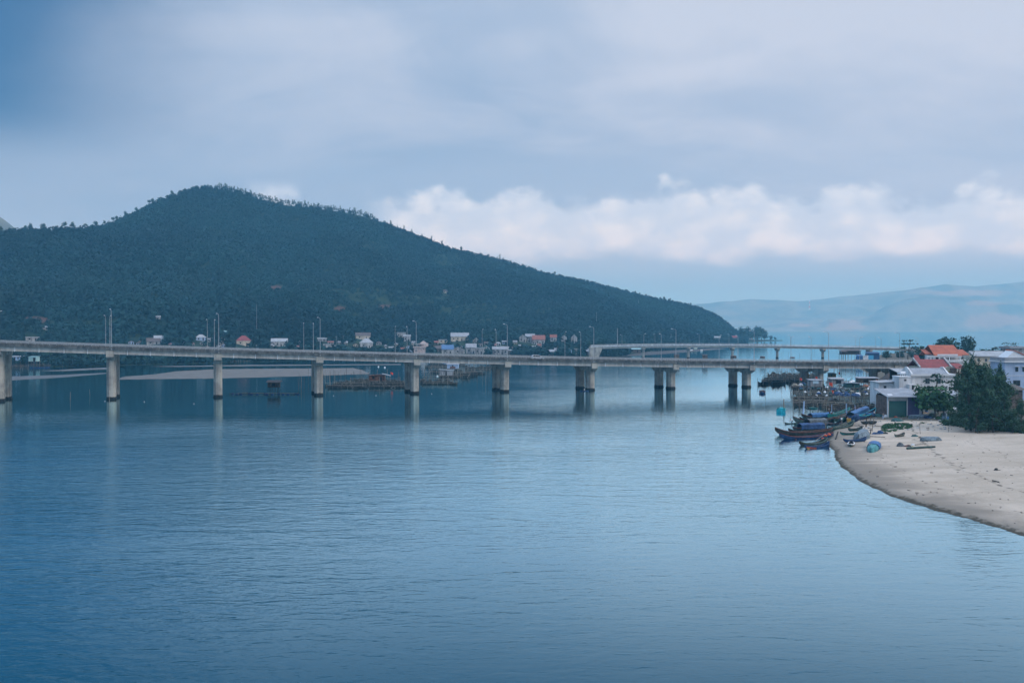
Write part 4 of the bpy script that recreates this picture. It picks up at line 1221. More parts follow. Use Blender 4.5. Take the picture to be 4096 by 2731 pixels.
def tree_proto(seed, kind, leafmat):
    rnd = random.Random(seed)
    t = thing('tree', 'x', 'tree')
    if kind == 'round':
        cl = [(rnd.uniform(-1.6, 1.6), rnd.uniform(-1.6, 1.6), rnd.uniform(2.6, 6.4), rnd.uniform(1.1, 1.9), rnd.uniform(.9, 1.5)) for _ in range(11)] + [(0, 0, 4.2, 2.0, 2.2)]
        link('trunk', trunk_mesh(5.0, .22, rnd, [((c[0], c[1], c[2]), 0) for c in cl[:4]]), t)
        link('crown', crown_mesh('crown', cl, 26, .42, leafmat, seed), t)
    elif kind == 'slim':
        cl = [(rnd.uniform(-.5, .5), rnd.uniform(-.5, .5), rnd.uniform(4.2, 9.4), rnd.uniform(.5, 1.15), rnd.uniform(.6, 1.5)) for _ in range(9)]
        link('trunk', trunk_mesh(9.0, .16, rnd, [((c[0], c[1], c[2]), 0) for c in cl[:3]], M_trunkp), t)
        link('crown', crown_mesh('crown', cl, 16, .42, leafmat, seed), t)
    elif kind == 'pom':
        cl = [(rnd.uniform(-1.2, 1.2), rnd.uniform(-.8, .8), rnd.uniform(4.6, 7.2), rnd.uniform(1.0, 1.7), rnd.uniform(.8, 1.3)) for _ in range(6)]
        link('trunk', trunk_mesh(5.8, .2, rnd, [((c[0], c[1], c[2]), 0) for c in cl[:4]]), t)
        link('crown', crown_mesh('crown', cl, 24, .42, leafmat, seed), t)
    elif kind == 'tiered':
        cl = []
        for k, z in enumerate((3.2, 4.4, 5.5, 6.4)):
            n = 5 - k
            for j in range(n):
                a = j / n * 6.28 + k; rr = (2.6 - .5 * k)
                cl.append((math.cos(a) * rr * .75, math.sin(a) * rr * .75, z, 1.1, .28))
        link('trunk', trunk_mesh(6.6, .16, rnd, [((c[0], c[1], c[2]), 0) for c in cl[:9]]), t)
        link('crown', crown_mesh('crown', cl, 40, .26, leafmat, seed, up=1.0), t)
    elif kind == 'casuarina':
        cl = []
        for k in range(34):
            z = rnd.uniform(.10, .97); a = rnd.uniform(0, 6.28); rr = (1.06 - z ** 2.2) * 4.2 * rnd.uniform(.2, 1) + .2
            cl.append((math.cos(a) * rr, math.sin(a) * rr, z * 13.5, rnd.uniform(.6, 1.5), rnd.uniform(.7, 1.9)))
        for k in range(7): cl.append((rnd.uniform(-.8, .8), rnd.uniform(-.8, .8), rnd.uniform(10.5, 14.8), rnd.uniform(.2, .5), 1.3))
        link('trunk', trunk_mesh(13.5, .24, rnd, [((c[0] * .8, c[1] * .8, c[2] - .4), 0) for c in cl[:12]]), t)
        link('crown', crown_mesh('crown', cl, 50, .18, leafmat, seed, elong=2.2, up=.2, shell=.15), t)
    return t
class Kind:
    """a few prototype trees of one kind; the first use takes the prototype itself"""
    def __init__(s, kind, n, leafmat, seed):
        s.p = [tree_proto(seed + k, kind, leafmat) for k in range(n)]; s.used = [False] * n; s.r = random.Random(seed); s.i = 0
    def put(s, loc, scale, label, group=None, name='tree', cat='tree', wid=1.0):
        k = s.i % len(s.p); s.i += 1
        rz = s.r.uniform(0, 6.28); sc = (scale * wid, scale * wid, scale)
        if not s.used[k]:
            o = s.p[k]; s.used[k] = True
            o.location = loc; o.rotation_euler = (0, 0, rz); o.scale = sc; o['label'] = label; o['category'] = cat
            if group: o['group'] = group
        else:
            o = dup(s.p[k], loc, rz, label, group, sc)
            if not group and 'group' in o: del o['group']
            o['category'] = cat
        o.name = name
        return o
K_round = Kind('round', 5, L_mid, 100)
K_slim = Kind('slim', 6, L_mid, 200)
K_pom = Kind('pom', 4, L_mid, 300)
K_tier = Kind('tiered', 2, L_mid, 400)
K_cas = Kind('casuarina', 4, L_dark, 500)
K_green = Kind('round', 2, L_green, 600)
rt = random.Random(77)
def ridge_at(px, v=1.0):
    x, y, z = hill_yz(np.array([px]), np.array([v]))
    return Vector((x[0], y[0], z[0] - .3))
# bare-stemmed row with sky showing between the trunks
px = 860.0
while px < 1500:
    px += rt.uniform(2.2, 6.0)
    K_slim.put(ridge_at(px, rt.uniform(.985, 1.008)), rt.uniform(.75, 1.25), 'slim bare stemmed tree in the row along the hill ridge, sky between the trunks', 'slim trees along the ridge right of the summit', 'ridge_tree')
for q in (1560, 1568, 1585, 1612, 1650, 1690, 1724, 1760, 1772, 1996, 2010, 2040):
    K_slim.put(ridge_at(q + rt.uniform(-6, 6), .995), rt.uniform(.9, 1.5), 'slim tree standing above the forest on the falling right ridge', 'slim trees on the falling ridge', 'ridge_tree')
for q in (8, 40, 58, 104, 123, 128, 170, 176, 180, 215, 229, 262, 292, 296, 345, 383, 388, 420, 455, 470, 505, 548, 600, 612, 640, 690):
    K_pom.put(ridge_at(q, 1.0), rt.uniform(.75, 1.5), 'dark round topped tree sticking up from the left shoulder of the hill', 'round topped trees on the left skyline', 'ridge_tree')
q = 1790.0
while q < 2960:
    q += rt.uniform(9, 34)
    (K_pom if rt.random() < .6 else K_round).put(ridge_at(q, rt.uniform(.985, 1.0)), rt.uniform(.7, 1.35), 'leafy tree breaking the skyline of the long right hand ridge', 'trees along the right ridge line', 'ridge_tree')
# trees among the village houses
n = 0; tries = 0
while n < 190 and tries < 4000:
    tries += 1
    px = rt.uniform(-20, 2560); v = rt.random() ** 1.3 * .17 + .002
    x, y, z = hill_yz(np.array([px]), np.array([v])); x, y, z = x[0], y[0], z[0]
    sc = rt.uniform(.6, 1.25); k = FPX / y
    b = 1310 - (z - H) * k; top = b - 7.2 * sc * k; hw = 2.8 * sc * k
    bad = False
    for a, c, yt, yb, dep in HOUSE_KEEP:
        if px + hw > a and px - hw < c and y < dep + 7:
            if abs(y - dep) < 8 or top < yt + .72 * (yb - yt): bad = True; break
    if bad: continue
    (K_round if rt.random() < .8 else K_tier if rt.random() < .3 else K_pom).put((x, y, z - .2), sc, 'dark green tree among the village houses at the foot of the hill', 'trees around the hillside village', 'village_tree')
    n += 1
# the headland tip
for q, sc, lab in ((2968, 1.9, 'broad tree at the foot of the steep right end of the hill'), (2990, 2.1, 'rounded tree on the headland left of the bare topped one'), (3012, 1.8, 'rounded tree just left of the tall ragged headland tree'),
                   (3046, 2.2, 'wide crowned tree right of the tall ragged headland tree'), (3030, 2.2, 'dense tree under the tall ragged headland tree'), (3058, 1.6, 'last big tree towards the headland tip'), (3084, .8, 'low bush near the headland tip'), (3100, .6, 'lowest bush at the very tip of the headland')):
    K_round.put(ridge_at(q, .35), sc * 1.5, lab, None, 'headland_tree')
K_cas.put(ridge_at(3026, .3), 1.75, 'tall ragged conifer on the headland, above all its neighbours', None, 'headland_tree')

def lz(x, y): return float(max(land_z(np.array([x]), np.array([y]))[0], 0))
def ground_at(px, depth):
    x = (px - 2048) / FPX * depth
    return Vector((x, depth, lz(x, depth)))
def put_by_top(kind, px, depth, y_top, native, label, name='tree', wid=1.0, group=None):
    P = ground_at(px, depth); top = at(px, y_top, depth).z
    kind.put(P - Vector((0, 0, .2)), max((top - P.z) / native, .2), label, group, name, 'tree', wid)
# casuarinas in front of the right bank houses
for px, dep, yt, w_, lab in ((3868, 214, 1432, .95, 'tall feathery casuarina, left one of the clump in front of the houses'), (3925, 218, 1436, 1.0, 'tall casuarina in the middle of the feathery clump, before the white hall'),
                             (3958, 211, 1470, .85, 'casuarina right of the middle of the feathery clump'), (4008, 219, 1446, .95, 'casuarina at the right of the clump, beside the blue house'), (3945, 222, 1448, 1.25, 'wide casuarina at the back of the feathery clump'), (3985, 214, 1476, 1.2, 'broad casuarina filling the gap left of the blue house'), (3888, 212, 1490, 1.25, 'broad casuarina at the front left of the clump'),
                             (3898, 222, 1408, .8, 'casuarina with loose upright sprays above the white hall'), (3846, 222, 1560, 1.3, 'low bushy casuarina at the left foot of the clump'),
                             (3975, 208, 1560, 1.5, 'low spreading casuarina drooping to the sand'), (4026, 211, 1540, .85, 'short casuarina below the blue house windows'),
                             (3905, 209, 1590, 1.7, 'shrubby casuarina at the front edge of the clump'), (4088, 207, 1596, .9, 'dark bushy tree at the right edge by the rubble'), (4052, 206, 1632, 1.5, 'low dark shrub under the right hand casuarinas')):
    put_by_top(K_cas, px, dep, yt, 15.0, lab, 'casuarina', w_)
# broadleaf trees beside the garage
put_by_top(K_green, 3742, 244, 1536, 7.6, 'bright green leafy tree right of the purple shutter', 'broadleaf_tree', 1.25)
put_by_top(K_green, 3693, 250, 1524, 7.6, 'smaller dull green tree against the white house wall', 'broadleaf_tree', .75)
put_by_top(K_tier, 3752, 254, 1486, 6.9, 'layered almond tree spreading over the white house roof', 'almond_tree', 1.1)
put_by_top(K_green, 3776, 247, 1580, 7.6, 'low leafy bush left of the grey tiled shelter', 'broadleaf_tree', 1.2)
# trees on the spit behind the houses
for kind, px, dep, yt, nat, w_, lab in ((K_tier, 3634, 620, 1354, 6.9, 1.3, 'layered tree standing alone above the farther bridge end'), (K_round, 3700, 520, 1378, 7.6, 1.3, 'wide bush where the farther bridge meets the trees'),
        (K_round, 3785, 560, 1340, 7.6, .95, 'tallest dark tree behind the orange roof'), (K_round, 3762, 540, 1362, 7.6, 1.0, 'tree behind the left part of the orange roof'), (K_round, 3812, 520, 1368, 7.6, 1.0, 'tree behind the right part of the orange roof'),
        (K_pom, 3858, 560, 1348, 7.6, .8, 'twin crowned tree just right of the orange roof, left half'), (K_pom, 3880, 540, 1350, 7.6, .8, 'twin crowned tree just right of the orange roof, right half'), (K_round, 3930, 480, 1388, 7.6, 1.3, 'low bush behind the white roofed hall, left'),
        (K_round, 3990, 500, 1382, 7.6, 1.2, 'bush behind the middle of the white roofed hall'), (K_tier, 4040, 560, 1366, 6.9, 1.2, 'layered tree behind the orange roofed blue house'), (K_round, 4060, 540, 1376, 7.6, 1.0, 'bush between the hall and the grey block'),
        (K_round, 3545, 690, 1400, 7.6, 1.5, 'dark bush in the shade under the farther bridge, left'), (K_round, 3600, 690, 1402, 7.6, 1.6, 'dark bush in the shade under the farther bridge, middle'), (K_round, 3650, 680, 1404, 7.6, 1.4, 'dark bush in the shade under the farther bridge, right'),
        (K_round, 3585, 420, 1456, 7.6, 1.4, 'bush beside the end of the nearer bridge'), (K_round, 3625, 430, 1452, 7.6, 1.3, 'bush left of the maroon roof at the bridge end'), (K_round, 3535, 330, 1524, 7.6, 1.2, 'bush in front of the brown thatched hut')):
    put_by_top(kind, px, dep, yt, nat, lab, 'spit_tree', w_)

# ------------------------------------------------------------------ houses on the right bank
def boxhouse(label, cx, depth, name='house', cat='house', yaw=0.0):
    P = ground_at(cx, depth)
    t = thing(name, label, cat, P, yaw)
    k = depth / FPX
    X = lambda px: (px - cx) * k
    Z = lambda py: at(cx, py, depth).z - P.z
    return t, k, X, Z
def slab(m, x0, x1, y0, y1, z0, z1): return m.box((x0 + x1) / 2, (y0 + y1) / 2, z0, x1 - x0, y1 - y0, z1 - z0)
# garage with the two shutters
# garage with shutters
t, k, X, Z = boxhouse('low garage with a green and a purple roller shutter under a grey sloping roof', 3610, 250, 'garage', 'garage')
M_shg = ribbed('green roller shutter', (0.006, 0.13, 0.12), (0.004, 0.10, 0.095), 0.12, 2, .5)
M_shp = ribbed('purple roller shutter', (0.10, 0.085, 0.22), (0.075, 0.065, 0.17), 0.12, 2, .5)
m = MB(); slab(m, X(3552), X(3557), 0, .5, -1, Z(1588)); slab(m, X(3629.5), X(3632), 0, .5, -1, Z(1588)); slab(m, X(3680), X(3686), 0, .5, -1, Z(1588))
slab(m, X(3556.9), X(3629.6), .25, .52, Z(1603), Z(1588)); m.build('front_wall', M_white, t)
m = MB(); slab(m, X(3552), X(3555.5), .503, 8.0, -1, Z(1586)); slab(m, X(3555.6), X(3684), 7.8, 8.0, -1, Z(1580)); slab(m, X(3682), X(3685.8), .503, 7.7, -1, Z(1586))
m.build('side_wall', M_brick, t)
MB().box(X(3593), .33, -.5, 72 * k, .08, Z(1603) + .5).build('green_shutter', M_shg, t)
MB().box(X(3656), .33, -.5, 48 * k, .08, Z(1588.6) + .5).build('purple_shutter', M_shp, t)
a = Z(1588) ; b = a + 1.55
MB().hexa([(X(3546), -.7, a), (X(3688), -.7, a), (X(3688), 9, b), (X(3546), 9, b), (X(3546), -.7, a + .14), (X(3688), -.7, a + .14), (X(3688), 9, b + .14), (X(3546), 9, b + .14)]).build('roof', R_gray, t)
hg = (b - a) / 9.7
MB().hexa([(X(3561), 1.0, a + 1.7 * hg + .145), (X(3580), 1.0, a + 1.7 * hg + .145), (X(3580), 2.2, a + 2.9 * hg + .145), (X(3561), 2.2, a + 2.9 * hg + .145),
           (X(3561), 1.0, a + 1.7 * hg + .17), (X(3580), 1.0, a + 1.7 * hg + .17), (X(3580), 2.2, a + 2.9 * hg + .17), (X(3561), 2.2, a + 2.9 * hg + .17)]).build('roof_light', M_lampw, t)
# white house
t, k, X, Z = boxhouse('long white two storey house with a grey parapet roof behind the garage', 3732, 285)
m = MB(); slab(m, X(3647), X(3818), 0, 9, -1, Z(1503)); m.build('wall', M_white, t)
m = MB(); slab(m, X(3641), X(3820), -.6, 9.4, Z(1503) + .003, Z(1495)); m.build('eaves', M_lampw, t)
a, b = Z(1494.5), Z(1474)
MB().hexa([(X(3650), -.2, a), (X(3792), -.2, a), (X(3792), 8, a), (X(3650), 8, a), (X(3650), 3.4, b), (X(3792), 3.4, b), (X(3792), 4.4, b), (X(3650), 4.4, b)]).build('roof', R_gray, t)
for x in (3648, 3793): MB().hexa([(X(x) - .2, -.4, a), (X(x) + .2, -.4, a), (X(x) + .2, 8.2, a), (X(x) - .2, 8.2, a), (X(x) - .2, 3.2, b + .35), (X(x) + .2, 3.2, b + .35), (X(x) + .2, 4.6, b + .35), (X(x) - .2, 4.6, b + .35)]).build('parapet', M_white, t)
M_sash = mat('dull green window frame', (.20, .26, .24), .7, .15)
for x in (3711, 3755): window(t, X(x), 0, Z(1534), 18 * k, 21 * k, M_sash)
window(t, X(3682), 0, Z(1585), 16 * k, 30 * k, M_sash)
t, k, X, Z = boxhouse('small white rooftop block with a vent and a water tank, left of the white house', 3622, 279, 'annex')
m = MB(); slab(m, X(3598), X(3645), 0, 5, -1, Z(1509)); m.build('wall', M_white, t)
m = MB(); slab(m, X(3597), X(3646), -.15, 5.1, Z(1509) + .003, Z(1505)); m.build('parapet', M_lampw, t)
MB().box(X(3622), -.02, Z(1523), 9 * k, .1, 5.5 * k).build('vent', M_dark, t)
m = MB(); slab(m, X(3598), X(3628), -.3, 0, Z(1556), Z(1551)); m.build('ledge', M_lampw, t)
m = MB(); slab(m, X(3629), X(3650), -1.8, -.01, -1, Z(1536)); m.build('porch', M_white, t)
MB().box(X(3642), -1.83, Z(1556), 7 * k, .08, 17 * k).build('door', M_dark, t)
t, k, X, Z = boxhouse('steel water tank shining on a dark stand above the rooftop block', 3620, 281, 'water_tank', 'water tank')
z = Z(1505) ; zz = Z(1498)
m = MB()
for x in (3612, 3628):
    for y in (1, 2.2): m.tube((X(x), y, z + .01), (X(x), y, zz), .07, n=5)
m.build('stand', M_woodd, t)
MB().tube((X(3610), 1.6, zz + .42), (X(3630), 1.6, zz + .42), .42, n=16).build('tank', M_lampw, t)
t, k, X, Z = boxhouse('low white house with a flat roof and dark doorway left of the rooftop block', 3556, 283)
m = MB(); slab(m, X(3516), X(3582), 0, 7, -1, Z(1531)); m.build('wall', M_white, t)
MB().hexa([(X(3513), -.5, Z(1531.5)), (X(3586), -.5, Z(1527.5)), (X(3586), 7.3, Z(1527)), (X(3513), 7.3, Z(1530)), (X(3513), -.5, Z(1529)), (X(3586), -.5, Z(1525)), (X(3586), 7.3, Z(1524.5)), (X(3513), 7.3, Z(1527.5))]).build('roof', R_white, t)
MB().box(X(3541), -.03, Z(1565), 10 * k, .1, 22 * k).build('door', M_dark, t)
t, k, X, Z = boxhouse('small cream house with a curved gable wall and one arched window', 3592, 295)
m = MB(); slab(m, X(3582), X(3612), 0, 5, -1, Z(1524)); m.loft([[(X(3582), 0, Z(1524)), (X(3598), 0, Z(1524)), (X(3598), 0, Z(1515)), (X(3590), 0, Z(1518))], [(X(3582), .4, Z(1524)), (X(3598), .4, Z(1524)), (X(3598), .4, Z(1515)), (X(3590), .4, Z(1518))]]); m.build('wall', M_cream, t)
MB().box(X(3595), -.03, Z(1538), 8 * k, .1, 6 * k).build('window', M_glass, t)
MB().box(X(3597), 2.5, Z(1524) + .02, 31 * k, 5.4, .2).build('roof', R_white, t)
# thatched hut and sheet shelter
t, k, X, Z = boxhouse('brown thatched hut with a pointed roof beside the bridge end', 3573, 318, 'hut', 'hut')
MB().box(0, 3, -1, 36 * k, 5, Z(1524) + 1).build('wall', M_wood, t)
z0, z1 = Z(1525), Z(1493)
MB().hexa([(X(3545), -.8, z0), (X(3602), -.8, z0), (X(3602), 6.8, z0), (X(3545), 6.8, z0), (X(3568), 2.8, z1), (X(3572), 2.8, z1), (X(3572), 3.2, z1), (X(3568), 3.2, z1)]).build('roof', R_brown, t)
t, k, X, Z = boxhouse('open shelter with a pale blue sheet roof behind the rooftop block', 3616, 312, 'shelter', 'shed')
a, b = Z(1489), Z(1477)
MB().hexa([(X(3585), -1, a), (X(3645), -1, a), (X(3645), 6, b), (X(3585), 6, b), (X(3585), -1, a + .12), (X(3645), -1, a + .12), (X(3645), 6, b + .12), (X(3585), 6, b + .12)]).build('roof', R_white, t)
for x in (3588, 3606, 3624, 3642):
    MB().tube((X(x), -.6, -1), (X(x), -.6, a), .09, n=6).build('post', M_wood, t)
MB().box(0, 5.9, -1, 56 * k, .15, Z(1480) + 1).build('back_wall', M_dark, t)
# maroon roofed house
t, k, X, Z = boxhouse('house with a wide dark maroon tiled roof and a yellow gable', 3745, 312)
m = MB(); slab(m, X(3686), X(3806), 1.5, 10, -1, Z(1467)); slab(m, X(3772), X(3806), -1.0, 1.49, -1, Z(1492)); m.build('wall', M_cream, t)
a, b = Z(1474), Z(1441)
MB().hexa([(X(3683), 0, a), (X(3810), 0, a), (X(3810), 5.6, b), (X(3683), 5.6, b), (X(3683), 0, a + .2), (X(3810), 0, a + .2), (X(3810), 5.6, b + .2), (X(3683), 5.6, b + .2)]).build('roof', R_maroon, t)
MB().hexa([(X(3683), 11, a), (X(3810), 11, a), (X(3810), 5.62, b), (X(3683), 5.62, b), (X(3683), 11, a + .2), (X(3810), 11, a + .2), (X(3810), 5.62, b + .2), (X(3683), 5.62, b + .2)]).build('roof', R_maroon, t)
for x in (3681.5, 3808.5): MB().hexa([(X(x) - .25, -.1, a + .05), (X(x) + .25, -.1, a + .05), (X(x) + .25, 5.7, b + .1), (X(x) - .25, 5.7, b + .1), (X(x) - .25, -.1, a + .6), (X(x) + .25, -.1, a + .6), (X(x) + .25, 5.7, b + .75), (X(x) - .25, 5.7, b + .75)]).build('verge', M_grayw, t)
arc = [(X(3788 + 18 * math.cos(q * math.pi / 8)), Z(1482) + 18 * k * math.sin(q * math.pi / 8)) for q in range(9)]
MB().loft([[(x, -1.4, z) for x, z in arc], [(x, -1.02, z) for x, z in arc]]).build('gable', M_cream, t)
m = MB(); slab(m, X(3770), X(3808), -1.9, -1.0, Z(1486), Z(1482)); m.build('cornice', mat('yellow trim', (.62, .50, .20), .8, .2), t)
t, k, X, Z = boxhouse('low wing with brick red roofs and white columns left of the maroon roof', 3672, 322)
m = MB(); slab(m, X(3662), X(3690), 1, 6, -1, Z(1470)); m.build('wall', M_brick, t)
a, b = Z(1470), Z(1424)
MB().hexa([(X(3668), 0, a), (X(3698), 0, a), (X(3698), 5, b), (X(3680), 5, b), (X(3668), 0, a + .2), (X(3698), 0, a + .2), (X(3698), 5, b + .2), (X(3680), 5, b + .2)]).build('roof', R_maroon, t)
for x in (3656, 3674): MB().box(X(x), -.6, -1, 4 * k, .35, Z(1447) + 1).build('column', M_cream, t)
MB().box(X(3665), -.6, Z(1447), 24 * k, .8, 3 * k).build('beam', M_cream, t)
t, k, X, Z = boxhouse('little brick annex with a rust red roof and yellow posts', 3838, 306, 'annex')
m = MB(); slab(m, X(3826), X(3858), 0, 5, -1, Z(1474)); m.build('wall', M_brick, t)
a, b = Z(1474), Z(1456)
MB().hexa([(X(3820), -.8, a), (X(3862), -.8, a), (X(3860), 4, b), (X(3824), 4, b), (X(3820), -.8, a + .15), (X(3862), -.8, a + .15), (X(3860), 4, b + .15), (X(3824), 4, b + .15)]).build('roof', R_maroon, t)
for x in (3824, 3834, 3856): MB().box(X(x), -1.2, -1, .35, .35, Z(1474) + 1).build('post', M_cream, t)
MB().box(X(3830), -1.0, Z(1494), 34 * k, 1.6, 4 * k).build('balcony', M_brick, t)
MB().box(X(3846), -.05, Z(1492), 10 * k, .1, 15 * k).build('door', M_dark, t)
# orange roofed house
t, k, X, Z = boxhouse('tall white house with a big orange tiled roof above a column terrace', 3790, 345)
m = MB(); slab(m, X(3752), X(3846), 2, 11, -1, Z(1422)); m.build('wall', M_white, t)
a, b = Z(1424), Z(1384)
MB().hexa([(X(3738), 0, a), (X(3850), 0, a), (X(3850), 7, b), (X(3746), 7, b), (X(3738), 0, a + .25), (X(3850), 0, a + .25), (X(3850), 7, b + .25), (X(3746), 7, b + .25)]).build('roof', R_orange, t)
MB().hexa([(X(3738), 13, a), (X(3850), 13, a), (X(3850), 7.02, b), (X(3746), 7.02, b), (X(3738), 13, a + .25), (X(3850), 13, a + .25), (X(3850), 7.02, b + .25), (X(3746), 7.02, b + .25)]).build('roof', R_orange, t)
for x0, x1, y0, y1 in ((3716, 3742, 1418, 1402), (3850.6, 3893, 1421, 1402)):
    MB().hexa([(X(x0), 3, Z(y0)), (X(x1), 3, Z(y0)), (X(x1), 8, Z(y1)), (X(x0) + .4, 8, Z(y1)), (X(x0), 3, Z(y0) + .2), (X(x1), 3, Z(y0) + .2), (X(x1), 8, Z(y1) + .2), (X(x0) + .4, 8, Z(y1) + .2)]).build('roof', R_orange, t)
m = MB(); slab(m, X(3750), X(3830), -.3, .0, Z(1421.5), Z(1416.5)); m.build('gutter', M_lampw, t)
m = MB(); slab(m, X(3697), X(3836), -2.2, -1.5, Z(1427), Z(1423)); m.build('terrace_beam', M_lampw, t)
for x in (3700, 3714, 3727, 3749, 3789, 3831): MB().box(X(x), -1.85, -1, 4 * k, .34, Z(1427) + .99).build('column', M_lampw, t)
m = MB(); slab(m, X(3690), X(3874), -2.6, 1.9, Z(1447), Z(1440)); m.build('terrace', M_white, t)
for x in (3759, 3808): MB().box(X(x), 1.95, Z(1440) + .01, 11 * k, .1, 14 * k).build('doorway', M_dark, t)
m = MB(); slab(m, X(3815), X(3868), -2.3, 1.8, -1, Z(1447) - .01); m.build('lower_wall', M_white, t)
# hall, blue house, grey block
t, k, X, Z = boxhouse('long pale hall with a white sheet roof behind the casuarinas', 3968, 372, 'hall')
m = MB(); slab(m, X(3900), X(4036), 0, 9, -1, Z(1424)); m.build('wall', M_cream, t)
a, b = Z(1426), Z(1407)
MB().hexa([(X(3893), -.6, a), (X(4040), -.6, a), (X(4036), 5, b), (X(3900), 5, b), (X(3893), -.6, a + .2), (X(4040), -.6, a + .2), (X(4036), 5, b + .2), (X(3900), 5, b + .2)]).build('roof', R_white, t)
for x in (3915, 3945, 3975, 4005): window(t, X(x), 0, Z(1446), 10 * k, 12 * k)
t, k, X, Z = boxhouse('grey flat roofed block at the right edge, behind the orange gable', 4085, 405)
m = MB(); slab(m, X(4042), X(4140), 0, 8, -1, Z(1394)); m.build('wall', M_grayw, t)
m = MB(); slab(m, X(4036), X(4145), -.5, 8.5, Z(1394) + .003, Z(1386)); m.build('roof', R_gray, t)
t, k, X, Z = boxhouse('pale blue two storey house with a white gable and orange roof', 4085, 296)
m = MB(); slab(m, X(4020), X(4175), 0, 9, -1, Z(1449)); m.build('wall', M_bluew, t)
m = MB(); slab(m, X(4014), X(4180), -.7, 9.3, Z(1449) + .003, Z(1444)); m.build('eaves', M_lampw, t)
m = MB(); slab(m, X(4018), X(4178), -.3, 9, Z(1444) + .003, Z(1430)); m.build('parapet', R_gray, t)
m = MB(); slab(m, X(4022), X(4176), -.06, .2, Z(1503), Z(1501)); m.build('band', M_lampw, t)
pr = [(X(4032), Z(1430) + .003), (X(4118), Z(1430) + .003), (X(4062), Z(1404))]
MB().loft([[(x, .6, z) for x, z in pr], [(x, 6, z) for x, z in pr]]).build('gable', M_lampw, t)
MB().hexa([(X(4062), .4, Z(1404)), (X(4124), .4, Z(1432)), (X(4124), 6.3, Z(1432)), (X(4062), 6.3, Z(1404)), (X(4062), .4, Z(1401)), (X(4124), .4, Z(1428)), (X(4124), 6.3, Z(1428)), (X(4068), 6.3, Z(1398))]).build('roof', R_orange, t)
for x in (4068, 4096, 4130):
    window(t, X(x), 0, Z(1486), 11 * k, 19 * k, mat('dark window frame', (.07, .08, .09), .6, .1))
    MB().box(X(x), -.25, Z(1466.5), 16 * k, .5, 1.3 * k).build('hood', M_lampw, t)
window(t, X(4068), 0, Z(1543), 28 * k, 22 * k, mat('dark window frame', (.07, .08, .09), .6, .1))
# grey tiled shelter and the sunken thatch right
t, k, X, Z = boxhouse('low shelter with a grey roof and dark opening under the trees', 3812, 262, 'shelter', 'shed')
m = MB(); slab(m, X(3780), X(3800), 0, 4, -1, Z(1584)); slab(m, X(3832), X(3850), 0, 4, -1, Z(1584)); m.build('wall', M_grayw, t)
m = MB(); slab(m, X(3800.1), X(3831.9), 2.5, 3, -1, Z(1584)); m.build('dark_room', M_dark, t)
a, b = Z(1584), Z(1568)
MB().hexa([(X(3776), -1, a), (X(3854), -1, a), (X(3850), 4.5, b), (X(3784), 4.5, b), (X(3776), -1, a + .15), (X(3854), -1, a + .15), (X(3850), 4.5, b + .15), (X(3784), 4.5, b + .15)]).build('roof', R_gray, t)
for x in (3790, 3828): MB().box(X(x), -.7, -1, .3, .3, a + 1).build('post', M_cream, t)
t, k, X, Z = boxhouse('white round water drum standing before the dark opening', 3820, 258, 'water_drum', 'water tank')
MB().tube((0, 0, 0), (0, 0, 1.25), .62, .62, 16).tube((0, 0, 1.25), (0, 0, 1.42), .62, .25, 16).build('drum', M_foam, t)
MB().tube((0, 0, 1.42), (0, 0, 1.5), .2, .2, 10).build('lid', M_grayw, t)
t, k, X, Z = boxhouse('sagging brown thatch roof on the ground at the right edge', 4072, 250, 'hut', 'hut')
MB().hexa([(X(4036), 0, Z(1560)), (X(4112), 0, Z(1560)), (X(4106), 7, Z(1556)), (X(4042), 7, Z(1556)), (X(4060), 3, Z(1540)), (X(4086), 3, Z(1540)), (X(4086), 3.6, Z(1540)), (X(4060), 3.6, Z(1540))]).build('roof', R_brown, t)
MB().box(0, 3.4, -1, 55 * k, 5, Z(1560) + 1).build('wall', M_wood, t)
# ------------------------------------------------------------------ boats
def hull_mesh(L, B, D, rb, rs, mat_, sharp=2.4, stern=5.0, th=0.07, n=18, floor=0.12):
    secs = []
    for k in range(n + 1):
        t = -1 + 2 * k / n
        w_ = B / 2 * max(1 - (abs(t) ** (sharp if t > 0 else stern)), 0.02) ** (.9 if t > 0 else .6)
        sh = D + rb * max(t, 0) ** 2.6 + rs * max(-t, 0) ** 2.6
        ke = (rb * .75 + D * .5) * max((t - .62) / .38, 0) ** 2 + (rs * .6) * max((-t - .72) / .28, 0) ** 2
        ke = min(ke, sh - .12)
        x = t * L / 2
        m1 = ke + (sh - ke) * .45
        wi = max(w_ - th, .004); fl = ke + floor
        secs.append([(x, w_, sh), (x, w_ * .88, m1), (x, w_ * .42, ke), (x, -w_ * .42, ke), (x, -w_ * .88, m1), (x, -w_, sh),
                     (x, -wi, sh), (x, -wi * .84, max(m1, fl)), (x, -wi * .4, fl), (x, wi * .4, fl), (x, wi * .84, max(m1, fl)), (x, wi, sh)])
    return MB().loft(secs).mesh('hull', mat_, False), secs
